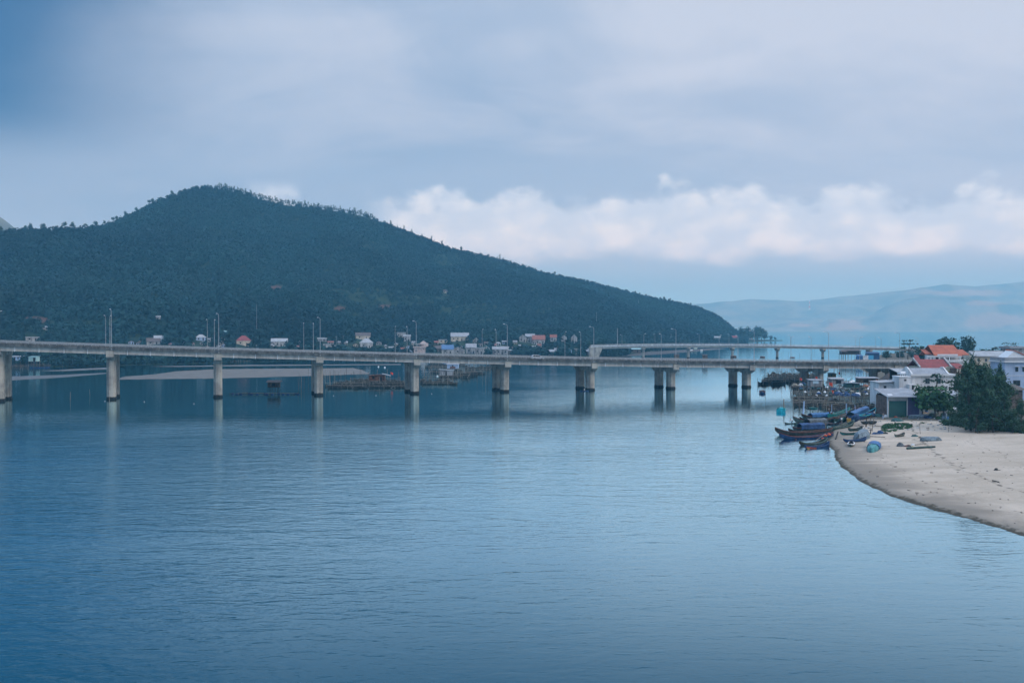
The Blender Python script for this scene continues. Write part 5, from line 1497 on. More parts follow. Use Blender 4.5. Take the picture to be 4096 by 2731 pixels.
def boat(label, bow, stern, B, D, rb, rs, hm, rm, z=0.0, group=None, name='fishing_boat', cat='boat', grow=1.12, draft=.28, thw=4, extra=None, sharp=2.4, rails=True):
    """bow, stern: points on the water or sand"""
    v = bow - stern; L = v.length * grow; c = (bow + stern) / 2; D *= .74; B *= .88; rb *= .9; rs *= .85
    t = thing(name, label, cat, (c.x, c.y, z - draft), math.atan2(v.y, v.x), group)
    if abs(bow.z - stern.z) > .02: t.rotation_euler = (0, -math.atan2(bow.z - stern.z, v.length), math.atan2(v.y, v.x))
    me, secs = hull_mesh(L, B, D, rb, rs, hm, sharp)
    link('hull', me, t)
    if rails:
        for sd_ in (0, 5):
            m = MB()
            pts = [s[sd_] for s in secs]
            sg = 1 if sd_ == 0 else -1
            m.loft([[(x, y + sg * .05, z_ - .10), (x, y - sg * .09, z_ - .02), (x, y - sg * .09, z_ + .06), (x, y + sg * .05, z_ + .06)] for x, y, z_ in pts])
            m.build('gunwale', rm, t)
    for k in range(thw):
        i = int(4 + (len(secs) - 8) * (k + .5) / max(thw, 1)); s = secs[i]
        MB().box(s[0][0], 0, s[0][2] - .16, .22, 2 * s[11][1], .07).build('thwart', M_wood, t)
    if extra: extra(t, L, B, D, secs)
    return t
def ex_motor(t, L, B, D, s):
    MB().box(-L * .34, 0, D * .4, .7, .5, .55).tube((-L * .36, 0, D * .6), (-L * .56, 0, D * .1), .05, n=6).build('engine', M_dark, t)
def ex_canopy(mat_, x0, x1, hgt, wid=1.0):
    def f(t, L, B, D, s):
        m = MB(); secs = []; rnd = random.Random(int(L * 100))
        for k in range(7):
            x = L * (x0 + (x1 - x0) * k / 6); hh = D + hgt + rnd.uniform(-.08, .08)
            w_ = B * .5 * wid + .08
            o = [(x, -w_, D - .1 + rnd.uniform(-.05, .05)), (x, -w_ * .9, hh - .35), (x, 0, hh), (x, w_ * .9, hh - .35), (x, w_, D - .1)]
            secs.append(o + [(a, b * .96, c - .05) for a, b, c in reversed(o)])
        m.loft(secs); m.build('canopy', mat_, t)
    return f
def ex_gear(seed, dark=True):
    def f(t, L, B, D, s):
        rnd = random.Random(seed)
        for k in range(3):
            x = rnd.uniform(-.3, .25) * L
            m = MB(); m.dome(x, rnd.uniform(-.15, .15) * B, D * .25, rnd.uniform(.35, .7), B * .3, rnd.uniform(.3, .55), 10, 4, rnd, .15)
            m.build('net_heap', rnd.choice([M_netd, M_net, M_gtarp, M_rail]), t)
        m = MB().tube((-.3 * L, .2 * B, D * .9), (.28 * L, .16 * B, D * 1.0), .045, n=6); m.build('pole', M_woodl, t)
    return f
def both(*fs):
    def f(*a):
        for q in fs: q(*a)
    return f
W = lambda x, y: gnd(x, y, 0)
S = lambda x, y: gl(x, y)
# moored at the beach edge
boat('longest dark olive boat with a brown upswept bow, moored at the sand point', W(3112, 1739), W(3318, 1731), 2.0, 1.0, 1.35, .7, M_olive, M_rail, extra=both(ex_gear(1)), thw=6)
boat('long blue hulled boat with a red brown rim in front of the longest boat', W(3128, 1758), W(3322, 1748), 1.9, .95, 1.2, .75, M_bluep, M_rail, extra=both(ex_gear(2)), thw=5)
boat('short dark green boat with orange paddles between two blue boats', W(3202, 1781), W(3302, 1771), 1.4, .7, .8, 1.0, M_olive, M_ggreen, extra=ex_gear(3))
def ex_redbow(t, L, B, D, s):
    m = MB()
    for i in range(10, 17):
        pass
    secs = []
    for q in s[11:18]:
        secs.append([(q[0][0], q[0][1] + .015, q[0][2] + .015), (q[0][0], q[1][1] + .03, q[1][2] + .05), (q[0][0], q[1][1] + .005, q[1][2] + .03), (q[0][0], q[0][1] - .02, q[0][2])])
    MB().loft(secs).build('red_bow_band', M_orange, t)
    secs = []
    for q in s[10:18]:
        secs.append([(q[0][0], q[1][1] + .02, q[1][2] - .04), (q[0][0], q[1][1] + .02, q[1][2] - .12), (q[0][0], q[1][1] - .03, q[1][2] - .12), (q[0][0], q[1][1] - .03, q[1][2] - .04)])
    MB().loft(secs).build('yellow_stripe', M_yellow, t)
boat('small blue boat with a red painted bow, nearest the camera of the moored ones', W(3224, 1794), W(3312, 1787), 1.35, .75, .45, .9, M_bluep, M_bluep, extra=ex_redbow, thw=3)
boat('grey green boat with a brown rim and pointed bow, left of the teal boats', W(3180, 1691), W(3330, 1686), 2.1, 1.05, 1.3, .8, M_ggreen, M_rail, extra=both(ex_gear(5)), thw=5)
boat('brown boat carrying a long blue tarpaulin, behind the grey green one', W(3212, 1673), W(3322, 1668), 2.0, .95, .9, .8, M_olive, M_rail, extra=ex_canopy(M_ltarp, -.38, .22, .85), thw=2)
boat('olive boat under a bright blue tarpaulin cover in the middle of the moored group', W(3178, 1719), W(3294, 1716), 2.3, .85, .35, .4, M_olive, M_rail, extra=both(ex_canopy(M_btarp, -.42, .30, 1.15, 1.02)), thw=2)
boat('boat under a dark grey domed canvas behind the blue covered one', W(3226, 1700), W(3296, 1697), 2.6, .8, .35, .35, M_olive, M_olive, extra=ex_canopy(M_gtarp, -.46, .44, 1.25, 1.05), thw=0)
boat('dark green boat drawn half onto the sand, bow pointing inland', S(3412, 1702), W(3322, 1724), 2.2, 1.05, .8, .5, M_dgreen, M_ggreen, z=.25, extra=ex_gear(8))
boat('teal hulled boat in the raft of boats under the fish racks', S(3395, 1650), W(3318, 1673), 2.3, 1.1, .8, .6, M_teal, M_teal, z=.15, extra=ex_gear(9))
boat('dark teal boat with a rusty red rim, second in the beached raft', S(3420, 1654), S(3342, 1690), 2.0, 1.0, 1.0, .5, M_dgreen, M_rail, z=.4, extra=ex_gear(10))
boat('teal and brown boat lying close alongside, third in the beached raft', S(3436, 1656), S(3366, 1686), 1.8, .9, .9, .5, M_teal, M_rail, z=.5, extra=ex_gear(11))
boat('boat heaped with a crumpled bright blue tarpaulin in the beached raft', S(3466, 1654), S(3398, 1684), 2.1, 1.0, .9, .5, M_bluep, M_bluep, z=.6, extra=ex_canopy(M_ltarp, -.4, .4, 1.1, 1.0), thw=1)
boat('light blue boat with a cyan rim, right end of the beached raft', S(3500, 1656), S(3440, 1680), 2.1, 1.05, .9, .5, M_bluep, M_cyan, z=.7, extra=ex_gear(13))
boat('dark wooden boat with a white foam float, tied behind the teal boat', W(3338, 1648), W(3384, 1652), 1.8, .9, .9, .5, M_olive, M_wood, extra=ex_gear(14))
# more slim hulls crowded into the raft
rb_ = random.Random(12)
CR = [((3196, 1703), (3300, 1705), M_ggreen, M_rail, 'slim grey green boat squeezed between the two tarpaulin covered boats'), ((3205, 1680), (3318, 1681), M_olive, M_dgreen, 'slim tarred boat just behind the grey green pointed boat'),
      ((3296, 1692), (3362, 1700), M_bgrey, M_rail, 'slim blue grey boat lying stern on beside the drawn up dark green boat'), ((3330, 1668), (3404, 1646), M_dgreen, M_teal, 'slim dark boat wedged beside the first teal hull'),
      ((3372, 1680), (3446, 1650), M_olive, M_rail, 'slim tarred boat wedged behind the heaped blue tarpaulin'), ((3424, 1678), (3486, 1650), M_bgrey, M_cyan, 'slim grey boat between the blue tarpaulin and the light blue boat'),
      ((3356, 1702), (3404, 1690), M_olive, M_wood, 'short tarred skiff under the yellow crate'), ((3160, 1727), (3290, 1726), M_olive, M_olive, 'slim black boat showing only its rim behind the longest boat')]
for a, b, hm_, rm_, lab in CR:
    A, B_ = gl(*a), gl(*b)
    boat(lab, B_ if a[0] > 3290 else A, A if a[0] > 3290 else B_, 1.35, .62, .7, .5, hm_, rm_, z=max((A.z + B_.z) / 2, 0) * .9, extra=ex_gear(int(a[0])), thw=4)
# afloat further out
def ex_cyan(t, L, B, D, s):
    MB().box(-L * .1, 0, D - .1, L * .30, B * .45, .62, 0, .9).build('wheelhouse', M_cyan, t)
    rnd = random.Random(8)
    for k in range(3): MB().dome(rnd.uniform(-.2, .25) * L, rnd.uniform(-.3, .3) * B, D - .05, .5, .5, .6, 9, 4, rnd, .2).build('net_heap', rnd.choice([M_teal, M_ltarp, M_rail]), t)
    MB().box(-L * .485, 0, .15, .1, B * .96, D + .2).build('transom', M_cyan, t)
    MB().tube((.1 * L, -.4 * B, D), (.1 * L, -.4 * B, D + 1.3), .06, n=6).build('post', M_woodl, t)
boat('broad cyan boat seen from its square stern, moored left of the stilt racks', W(3126, 1641.5), W(3123.5, 1650), 2.8, 1.15, .4, .1, M_cyan, M_cyan, extra=ex_cyan, thw=0, sharp=3.0)
def ex_bl(t, L, B, D, s):
    MB().box(-L * .12, 0, D - .1, L * .3, B * .5, .6, 0, .9).build('wheelhouse', M_rail, t)
    MB().dome(.15 * L, 0, D - .1, .8, .7, .6, 9, 4, random.Random(2), .2).build('net_heap', M_netd, t)
    for sg in (-1, 1): MB().tube((.05 * L, sg * .4 * B, D), (.05 * L, sg * .4 * B, D + 1.1), .05, n=6).build('post', M_wood, t)
boat('small blue work boat with a brown cabin, bow on, under the long bridge', W(3049.5, 1575), W(3049, 1568.5), 2.5, 1.0, .4, .2, M_bluep, M_rail, extra=ex_bl, thw=0, sharp=3.0)
boat('little dark rowing boat lying by the net stakes beyond the blue work boat', W(3044, 1543), W(3070, 1543.5), 1.1, .55, .45, .35, M_olive, M_woodd, thw=2)
SAMPAN = boat('tiny dark sampan being rowed by a man in a white shirt', W(3141, 1695), W(3186, 1694.5), .95, .5, .35, .25, M_olive, M_dgreen, thw=2)
KAYAK = boat('small blue dinghy beside a bridge pier with a man in white', W(2323, 1565), W(2353, 1564.5), .95, .45, .2, .2, M_bluep, M_bluep, thw=1)
boat('low blue boat loaded with poles under the two stilt huts at far left', W(122, 1472), W(196, 1471), 2.2, .9, .3, .3, M_bluep, M_bluep, extra=ex_gear(21), thw=3)
# drawn up on the sand
def sx(p, q, dz=.0): return (p, q)
def beached(label, bow, stern, B, D, rb, rs, hm, rm, **kw):
    a, b = S(*bow), S(*stern)
    return boat(label, a, b, B, D, rb, rs, hm, rm, z=(a.z + b.z) / 2 + .03, draft=0.03, **kw)
beached('dark green open skiff on the sand above the teal canoe', (3395, 1725), (3447, 1721), 1.1, .6, .35, .55, M_dgreen, M_olive, thw=3)
beached('long narrow teal canoe on the sand left of the grey upturned hull', (3364, 1740), (3432, 1739), .95, .5, .35, .4, M_teal, M_dgreen, thw=4)
beached('curved royal blue canoe on the sand in front of the grey upturned hull', (3378, 1770), (3461, 1764), 1.0, .5, .45, .6, M_bluep, M_bluep, thw=4)
beached('short weathered grey skiff alone on the open sand', (3580, 1748), (3615, 1744), 1.0, .5, .25, .45, M_ggreen, M_wood, thw=2)
beached('little green and white motor skiff with an outboard, end on', (3402, 1788), (3406, 1776), 1.3, .55, .25, .1, M_dgreen, M_lampw, thw=2, extra=ex_motor)
def coracle(label, px, py, R_, mat_, tilt=0.0, rz=0.0, p=None):
    P = p or S(px, py)
    t = thing('basket_boat', label, 'basket boat', P + Vector((0, 0, R_ * (math.sin(abs(tilt)) + .02))), rz)
    t.rotation_euler = (tilt, 0, rz)
    m = MB(); secs = []
    prof = [(.05, 0), (.45, .04), (.75, .16), (.93, .36), (1.0, .55), (.95, .55), (.88, .37), (.7, .2), (.42, .09), (.05, .06)]
    for r_, z_ in prof: secs.append([(math.cos(a) * r_ * R_, math.sin(a) * r_ * R_, z_ * R_) for a in [i * math.pi / 9 for i in range(18)]])
    m.loft(secs); m.build('hull', mat_, t)
    rm = MB(); pts = [(math.cos(i * math.pi / 9) * R_ * .985, math.sin(i * math.pi / 9) * R_ * .985, .56 * R_) for i in range(19)]
    rm.path(pts, .05, n=5); rm.build('rim', M_wood, t)
    return t
coracle('upright dark basket boat left of the two crossed poles on the sand', 3460, 1696, 1.0, M_netd)
coracle('upright dark basket boat right of the two crossed poles on the sand', 3488, 1696, 1.15, M_olive)
coracle('blue basket boat tipped on edge beside the yellow crate', 3427, 1694, 1.1, M_btarp, -1.15, .3)
coracle('teal basket boat slung under the stilt rack by the blue posts', 0, 0, 1.25, M_teal, .0, 0, at(3254, 1640, 271))
coracle('upturned pale green basket boat in front of the garage shutter', 3640, 1662, 1.7, mat('pale green hull paint', (.22, .36, .31), .7, .3), math.pi - .25, .5)
def overturned(label, a, b, B, D, hm, rm, r=.2, tilt=0.0, extra=None):
    a, b = S(*a), S(*b); v = b - a; L = v.length * 1.03; c = (a + b) / 2
    t = thing('upturned_boat', label, 'boat', (c.x, c.y, c.z + D + r * .15), 0)
    t.rotation_euler = (math.pi + tilt, 0, math.atan2(v.y, v.x))
    r = max(r, .42 * D)
    me, secs = hull_mesh(L, B, D, r, r, hm, 2.2, 2.3)
    link('hull', me, t)
    for sd_ in (0, 5):
        sg = 1 if sd_ == 0 else -1
        MB().loft([[(s[sd_][0], s[sd_][1] + sg * .03, s[sd_][2] - .12), (s[sd_][0], s[sd_][1] - sg * .05, s[sd_][2] - .02), (s[sd_][0], s[sd_][1] - sg * .05, s[sd_][2] + .03), (s[sd_][0], s[sd_][1] + sg * .03, s[sd_][2] + .03)] for s in secs]).build('gunwale', rm, t)
    if extra: extra(t, L, B, D)
    return t
overturned('large grey blue hull turned upside down on the sand, red rim showing', (3436, 1762), (3466, 1742), 3.0, 1.55, M_bgrey, M_rail, .25, .12)
def drape(t, L, B, D):
    m = MB(); secs = []; rnd = random.Random(5)
    for k in range(6):
        x = L * (-.02 + .42 * k / 5); o = []
        for j in range(7):
            a = math.pi * (j / 6); o.append((x, math.cos(a) * (B * .56), -.10 - math.sin(a) * (D + .1) * -1 * -1 + D + rnd.uniform(-.03, .03) - (D + .0)))
        o = [(x, y, D * .95 - (D + .12) * math.sin(math.pi * j / 6) ** .7 + rnd.uniform(-.03, .03)) for j, (x, y, _) in enumerate(o)]
        secs.append(o + [(x_, y_ * .98, z_ + .05) for x_, y_, z_ in reversed(o)])
    m.loft(secs); m.build('tarpaulin', M_ltarp, t)
overturned('turquoise hull upside down under a bright blue tarpaulin, nearest on the sand', (3486, 1810), (3503, 1782), 2.1, .9, mat('turquoise hull paint', (.08, .30, .32), .6, .35), M_rail, .3, .1, drape)
overturned('grey skiff lying keel up alone on the open sand', (3682, 1764), (3768, 1762), 1.5, .75, M_bgrey, M_wood, .1, .25)
overturned('blue grey hull keel up in front of the pale green basket boat', (3636, 1674), (3722, 1668), 1.6, .75, M_bgrey, M_wood, .15, .15)
overturned('dark blue hull keel up between the garage and the beach', (3642, 1664), (3692, 1660), 1.8, .9, M_bluep, M_olive, .15, .2)
overturned('green hull keel up with an orange rim, by the blue barrel', (3722, 1666), (3752, 1662), 1.5, .9, M_ggreen, M_orange, .1, .5)
# a boat's bow standing up out of the ground by the casuarinas
P = S(3782, 1685)
t = thing('boat_wreck', 'broken bow of a blue boat propped upright near the casuarinas', 'boat', P, .4)
me, _ = hull_mesh(2.6, 1.2, .55, .3, .1, M_bgrey); h = link('hull', me, t, (0, 0, .75)); h.rotation_euler = (0, -1.15, 0)
MB().box(.2, -.35, 0, 1.0, .06, 1.2).build('blue_panel', M_ltarp, t)

# ------------------------------------------------------------------ people
def person(label, P, rz, pose, shirt, trousers, hat=None, scale=1.0):
    """pose: dict of joint -> (x, y, z); one skinned body, clothing as parts"""
    t = thing('person', label, 'person', P, rz); t.scale = (scale,) * 3
    J = dict(pose)
    def skin(name, chains, mat_, lv=2):
        me = bpy.data.meshes.new(name); idx = {}; vs = []; es = []; rad = []
        for ch in chains:
            prev = None
            for j, r in ch:
                key = j if isinstance(j, str) else tuple(round(q, 4) for q in j)
                p = J[j] if isinstance(j, str) else j
                if key not in idx: idx[key] = len(vs); vs.append(p); rad.append(r)
                if prev is not None and (prev, idx[key]) not in es: es.append((prev, idx[key]))
                prev = idx[key]
        me.from_pydata(vs, es, []); me.materials.append(mat_)
        o = link(name, me, t)
        md = o.modifiers.new('skin', 'SKIN'); sm = o.modifiers.new('sub', 'SUBSURF'); sm.levels = lv; sm.render_levels = lv
        for i, r in enumerate(rad): me.skin_vertices[0].data[i].radius = (r, r)
        me.skin_vertices[0].data[0].use_root = True
        return o
    V_ = Vector
    ch = [[('pelvis', .13), ('chest', .14), ('neck', .06), ('head', .095), ('crown', .075)]]
    for s_ in 'lr':
        hip, kn, an, toe = 'hip' + s_, 'knee' + s_, 'ank' + s_, 'toe' + s_
        sh, elb, wr, hd = 'sho' + s_, 'elb' + s_, 'wri' + s_, 'han' + s_
        ch.append([('pelvis', .13), (hip, .09), (kn, .06), (an, .042), (toe, .035)])
        ch.append([('chest', .14), (sh, .06), (elb, .045), (wr, .03), (hd, .036)])
        d = (V_(J[hd]) - V_(J[wr])).normalized(); side = d.orthogonal().normalized()
        for q, ln in ((-1.5, .075), (-.5, .088), (.5, .084), (1.5, .066)):
            a = V_(J[hd]) + side * (q * .02); ch.append([(hd, .036), (tuple(a + d * ln * .5), .010), (tuple(a + d * ln * .85 - V_((0, 0, .02))), .008)])
        a = V_(J[wr]).lerp(V_(J[hd]), .5) + side * .04; ch.append([(hd, .036), (tuple(a), .011), (tuple(a + d * .05 + side * .02), .009)])
    skin('body', ch, M_skin)
    hd_ = V_(J['head']); cr = V_(J['crown']); up = (cr - hd_).normalized()
    fw = V_((1, 0, 0)); m = MB()
    fpos = hd_ + up * .03
    MB().tube(fpos + fw * .088, fpos + fw * .118 - up * .03, .014, .018, 6).build('nose', M_skin, t)
    e = MB()
    for s_ in (-1, 1): e.tube(fpos + fw * .082 + V_((0, s_ * .034, .02)), fpos + fw * .094 + V_((0, s_ * .034, .02)), .011, .010, 6)
    e.build('eyes', M_hair, t)
    MB().tube(hd_ + fw * .086 + V_((0, -.025, -.035)), hd_ + fw * .086 + V_((0, .025, -.035)), .008, n=5).build('mouth', M_rail, t)
    for s_ in (-1, 1): MB().tube(hd_ + V_((0, s_ * .085, .0)), hd_ + V_((0, s_ * .105, .01)), .022, .025, 6).build('ear', M_skin, t)
    hm = MB(); hm.dome(cr.x - .012, cr.y, hd_.z + .045, .104, .10, (cr.z - hd_.z) + .045, 12, 4); hm.build('hair', M_hair, t)
    if hat:
        MB().tube((cr.x, cr.y, cr.z + .03), (cr.x, cr.y, cr.z + .20), .24, .01, 14).build('conical_hat', hat, t)
    sh = [[('pelvis', .155), ('chest', .175)]]
    for s_ in 'lr': sh.append([('chest', .175), ('sho' + s_, .085), (tuple(V_(J['sho' + s_]).lerp(V_(J['elb' + s_]), .75)), .065)])
    skin('shirt', sh, shirt)
    tr = [[('pelvis', .15), ('hip' + s_, .115), ('knee' + s_, .082), (tuple(V_(J['knee' + s_]).lerp(V_(J['ank' + s_]), .85)), .066)] for s_ in 'lr']
    skin('trousers', tr, trousers)
    return t
def stand(lean=0.0, arm='down', stride=.12):
    J = dict(pelvis=(0, 0, .94), chest=(lean * .5, 0, 1.27), neck=(lean * .8, 0, 1.46), head=(lean + .02, 0, 1.60), crown=(lean + .02, 0, 1.67))
    for s_, y in (('l', 1), ('r', -1)):
        J['hip' + s_] = (0, y * .09, .88); J['knee' + s_] = (stride * y * .5 + .02, y * .1, .48); J['ank' + s_] = (stride * y, y * .1, .08); J['toe' + s_] = (stride * y + .15, y * .11, .03)
        J['sho' + s_] = (lean * .65, y * .19, 1.38)
        if arm == 'down': J['elb' + s_] = (lean * .4 + .02, y * .25, 1.10); J['wri' + s_] = (lean * .4 + .08, y * .25, .86); J['han' + s_] = (lean * .4 + .11, y * .25, .78)
        else: J['elb' + s_] = (lean * .6 + .18, y * .22, 1.12); J['wri' + s_] = (lean * .6 + .42, y * .14, 1.05); J['han' + s_] = (lean * .6 + .50, y * .12, 1.03)
    return J
def sit(arm='row'):
    J = dict(pelvis=(0, 0, .10), chest=(.14, 0, .42), neck=(.24, 0, .60), head=(.30, 0, .73), crown=(.32, 0, .80))
    for s_, y in (('l', 1), ('r', -1)):
        J['hip' + s_] = (.03, y * .09, .09); J['knee' + s_] = (.38, y * .13, .32); J['ank' + s_] = (.52, y * .12, -.05); J['toe' + s_] = (.66, y * .12, -.08)
        J['sho' + s_] = (.18, y * .19, .53); J['elb' + s_] = (.36, y * .24, .36); J['wri' + s_] = (.58, y * .18, .34); J['han' + s_] = (.66, y * .16, .33)
    return J
def half(lean=.5):
    J = stand(lean, 'fwd', .2); J['kneel'] = (.25, .1, .50); J['kneer'] = (.2, -.1, .48); J['pelvis'] = (-.08, 0, .86)
    J['hipl'] = (-.06, .09, .82); J['hipr'] = (-.06, -.09, .82); J['chest'] = (.22, 0, 1.10); J['neck'] = (.40, 0, 1.24); J['head'] = (.50, 0, 1.33); J['crown'] = (.54, 0, 1.40)
    for s_, y in (('l', 1), ('r', -1)): J['sho' + s_] = (.32, y * .19, 1.18); J['elb' + s_] = (.5, y * .22, .92); J['wri' + s_] = (.7, y * .16, .76); J['han' + s_] = (.78, y * .14, .74)
    return J
c = SAMPAN.location
person('person in a white shirt leaning forward to row the tiny sampan', Vector((c.x + .35, c.y, .02)), math.pi, half(), M_wcloth, M_nav, scale=.9)
c = KAYAK.location
person('person in white sitting in the blue dinghy by the bridge pier', Vector((c.x + .1, c.y, .18)), math.pi - .4, sit(), M_wcloth, M_nav)
M_brn = mat('brown cloth', (.16, .10, .08), .9, .15); M_lbl = mat('pale blue cloth', (.25, .42, .55), .9, .1); M_gry = mat('grey cloth', (.30, .29, .28), .9, .1)
person('person in a white shirt and dark trousers beside the light blue boat', S(3497, 1668), 2.4, stand(), M_wcloth, M_nav)
person('person in a bulky white top among the moored boats, left of the yellow crate', S(3366, 1692), 1.2, half(.4), M_wcloth, M_gry)
person('person in brown crouching between the white topped person and the yellow crate', S(3387, 1690), .5, half(.5), M_brn, M_nav)
person('person in a straw hat and brown clothes standing in the boat raft', W(3318, 1674) + Vector((0, 0, .75)), 2.8, stand(.15, 'fwd'), M_brn, M_nav, M_woodl)
person('person in grey facing the white sack on the upper beach', S(3532, 1678), .3, stand(), M_gry, M_bluew)
person('person in pale blue standing by the end of the purple shutter', S(3687, 1648), 3.6, stand(), M_lbl, M_nav)
person('person in pale blue bending over on the path under the casuarinas', S(3834, 1652), 2.0, half(.45), M_lbl, M_nav)
# ------------------------------------------------------------------ stilt racks, shacks, stakes
rs_ = random.Random(21)
STK = [MB().tube((0, 0, -1.5), (rs_.uniform(-.12, .12), rs_.uniform(-.1, .1), 3.0), .075, .05, 6).mesh('stake', m_) for m_ in (M_wood, M_woodl, M_woodd, M_wood)]
PST = [MB().tube((0, 0, -1.5), (rs_.uniform(-.2, .2), rs_.uniform(-.15, .15), 2.2), .07, .055, 6).mesh('post', m_) for m_ in (M_wood, M_woodl, M_woodd, M_wood, M_woodl)]
def stake(P, h, label, group, name='stake'):
    o = link(name, rs_.choice(STK)); o.location = (P.x, P.y, 0 if P.z < .4 else P.z); o.scale = (1, 1, h / 3.0); o.rotation_euler = (rs_.uniform(-.05, .05), rs_.uniform(-.08, .08), rs_.uniform(0, 6))
    tag(o, label, 'stake', group)
def rack(a, b, h, label, group, net=None, nposts=None, deck=False):
    v = b - a; L = v.length
    t = thing('fish_rack', label, 'rack', (a.x, a.y, 0), math.atan2(v.y, v.x), group)
    n = nposts or max(4, int(L / 1.9))
    for k in range(n + 1):
        o = link('post', rs_.choice(PST), t); hh = h * rs_.uniform(.8, 1.45) / 2.2
        o.location = (L * k / n + rs_.uniform(-.3, .3), rs_.uniform(-.5, .5), 0); o.scale = (1, 1, hh)
    for q in (.55, .95):
        if rs_.random() < .9:
            MB().path([(L * j / 4, rs_.uniform(-.25, .25), h * q + rs_.uniform(-.12, .12)) for j in range(5)], .055, n=5).build('rail', rs_.choice([M_wood, M_woodl, M_woodl]), t)
    for j in range(5):
        x = rs_.uniform(.05, .95) * L
        if j > 2:
            MB().tube((x, -.4, 0), (x + rs_.uniform(-2.2, 2.2), .5, h * rs_.uniform(.7, 1.25)), .05, n=5).build('brace', rs_.choice([M_wood, M_woodl]), t); continue
        MB().tube((x, -1.6, h * .9), (x + rs_.uniform(-1, 1), 2.6, h * .9 + rs_.uniform(-.2, .2)), .05, n=5).build('crossbar', M_wood, t)
    if net:
        secs = []
        for j in range(int(L) + 1):
            x = L * j / int(L); y = .35 + .25 * math.sin(j * 1.3) + rs_.uniform(-.1, .1); q = h * rs_.uniform(.25, .95)
            secs.append([(x, y, -.4), (x, y + .06, -.4), (x, y + .06, q), (x, y, q - .02)])
        MB().loft(secs).build('hanging_net', net, t)
    return t
M_wood2 = mat('brown split bamboo screen', (0.085, 0.07, 0.055), 0.95, 0.45, 3.0)
G1 = 'fish racks on stilts along the right bank'
k = 0
for py in (1637, 1631, 1625, 1618, 1612, 1606, 1600, 1594, 1588, 1582, 1576, 1570, 1563, 1556, 1549):
    xs = [3186 + rs_.uniform(-16, 8) - (10 if py < 1600 else 0), 3300 + rs_.uniform(-15, 15), 3405 + rs_.uniform(-15, 15), 3508 + rs_.uniform(-10, 6)]
    for j in range(3):
        a, b = gnd(xs[j], py + rs_.uniform(-1.5, 1.5)), gnd(xs[j + 1] - 4, py + rs_.uniform(-1.5, 1.5))
        rack(a, b, rs_.uniform(1.2, 2.9), 'weathered pole rack on stilts in the tangle between the moored boats and the long bridge', G1, net=rs_.choice([M_netd, M_wood2, None, M_netd]) if rs_.random() < .42 else None)
        k += 1
# dark oyster stakes left of it, by the bridge
G2 = 'dense dark racks under the right spans of the bridge'
for py in (1539, 1532, 1525, 1518, 1511, 1505):
    a, b = gnd(3036 + (1539 - py) * 1.2 + rs_.uniform(-8, 8), py), gnd(3150 + rs_.uniform(-8, 8), py); rack(a, b, rs_.uniform(1.6, 2.3), 'dark netted rack standing in the water beneath the right hand spans', G2, net=M_netd)
    a, b = gnd(3152 + rs_.uniform(-8, 8), py), gnd(3262, py); rack(a, b, rs_.uniform(1.8, 2.8), 'dark netted rack standing in the water beneath the right hand spans', G2, net=M_netd)
G3 = 'oyster racks in mid lagoon behind the fourth pier'
for py, x0, x1 in ((1552, 1310, 1470), (1551, 1475, 1625), (1546, 1300, 1450), (1545, 1455, 1610), (1539, 1330, 1480), (1538, 1490, 1640), (1532, 1360, 1520), (1531, 1525, 1650), (1525, 1400, 1600)):
    rack(gnd(x0, py), gnd(x1, py + 1), rs_.uniform(1.0, 1.5), 'low dark oyster rack in the mid lagoon around the rusty hut', G3, net=M_netd)
G4 = 'pale pole racks right of the fifth pier'
for py, x0, x1 in ((1538, 1690, 1830), (1531, 1680, 1810), (1524, 1690, 1820), (1517, 1700, 1850), (1510, 1760, 1880), (1504, 1790, 1910), (1498, 1700, 1830), (1497, 1835, 1940), (1491, 1720, 1850), (1490, 1855, 1960), (1484, 1700, 1830), (1483, 1840, 1965), (1477, 1720, 1850), (1476, 1860, 1970), (1470, 1700, 1830), (1469, 1840, 1960), (1462, 1720, 1860), (1461, 1870, 1960)):
    rack(gnd(x0, py), gnd(x1, py), rs_.uniform(1.3, 2.6), 'rack of pale bamboo poles in the water around the grey stilt hut', G4, net=M_netd if rs_.random() < .45 else None)
G5 = 'racks along the far left shore'
for py, x0, x1 in ((1477, 25, 110), (1470, 20, 100), (1470, 105, 200), (1463, 30, 120), (1462, 130, 230), (1456, 60, 200), (1456, 210, 320), (1450, 480, 640), (1452, 650, 800), (1446, 500, 660), (1447, 680, 850), (1450, 860, 1000), (1446, 870, 1040), (1442, 560, 720), (1441, 760, 930)):
    rack(gnd(x0, py), gnd(x1, py), rs_.uniform(1.4, 2.4), 'thin pole rack in the shallows along the far shore, left of the fourth pier', G5, net=M_netd if rs_.random() < .6 else None)
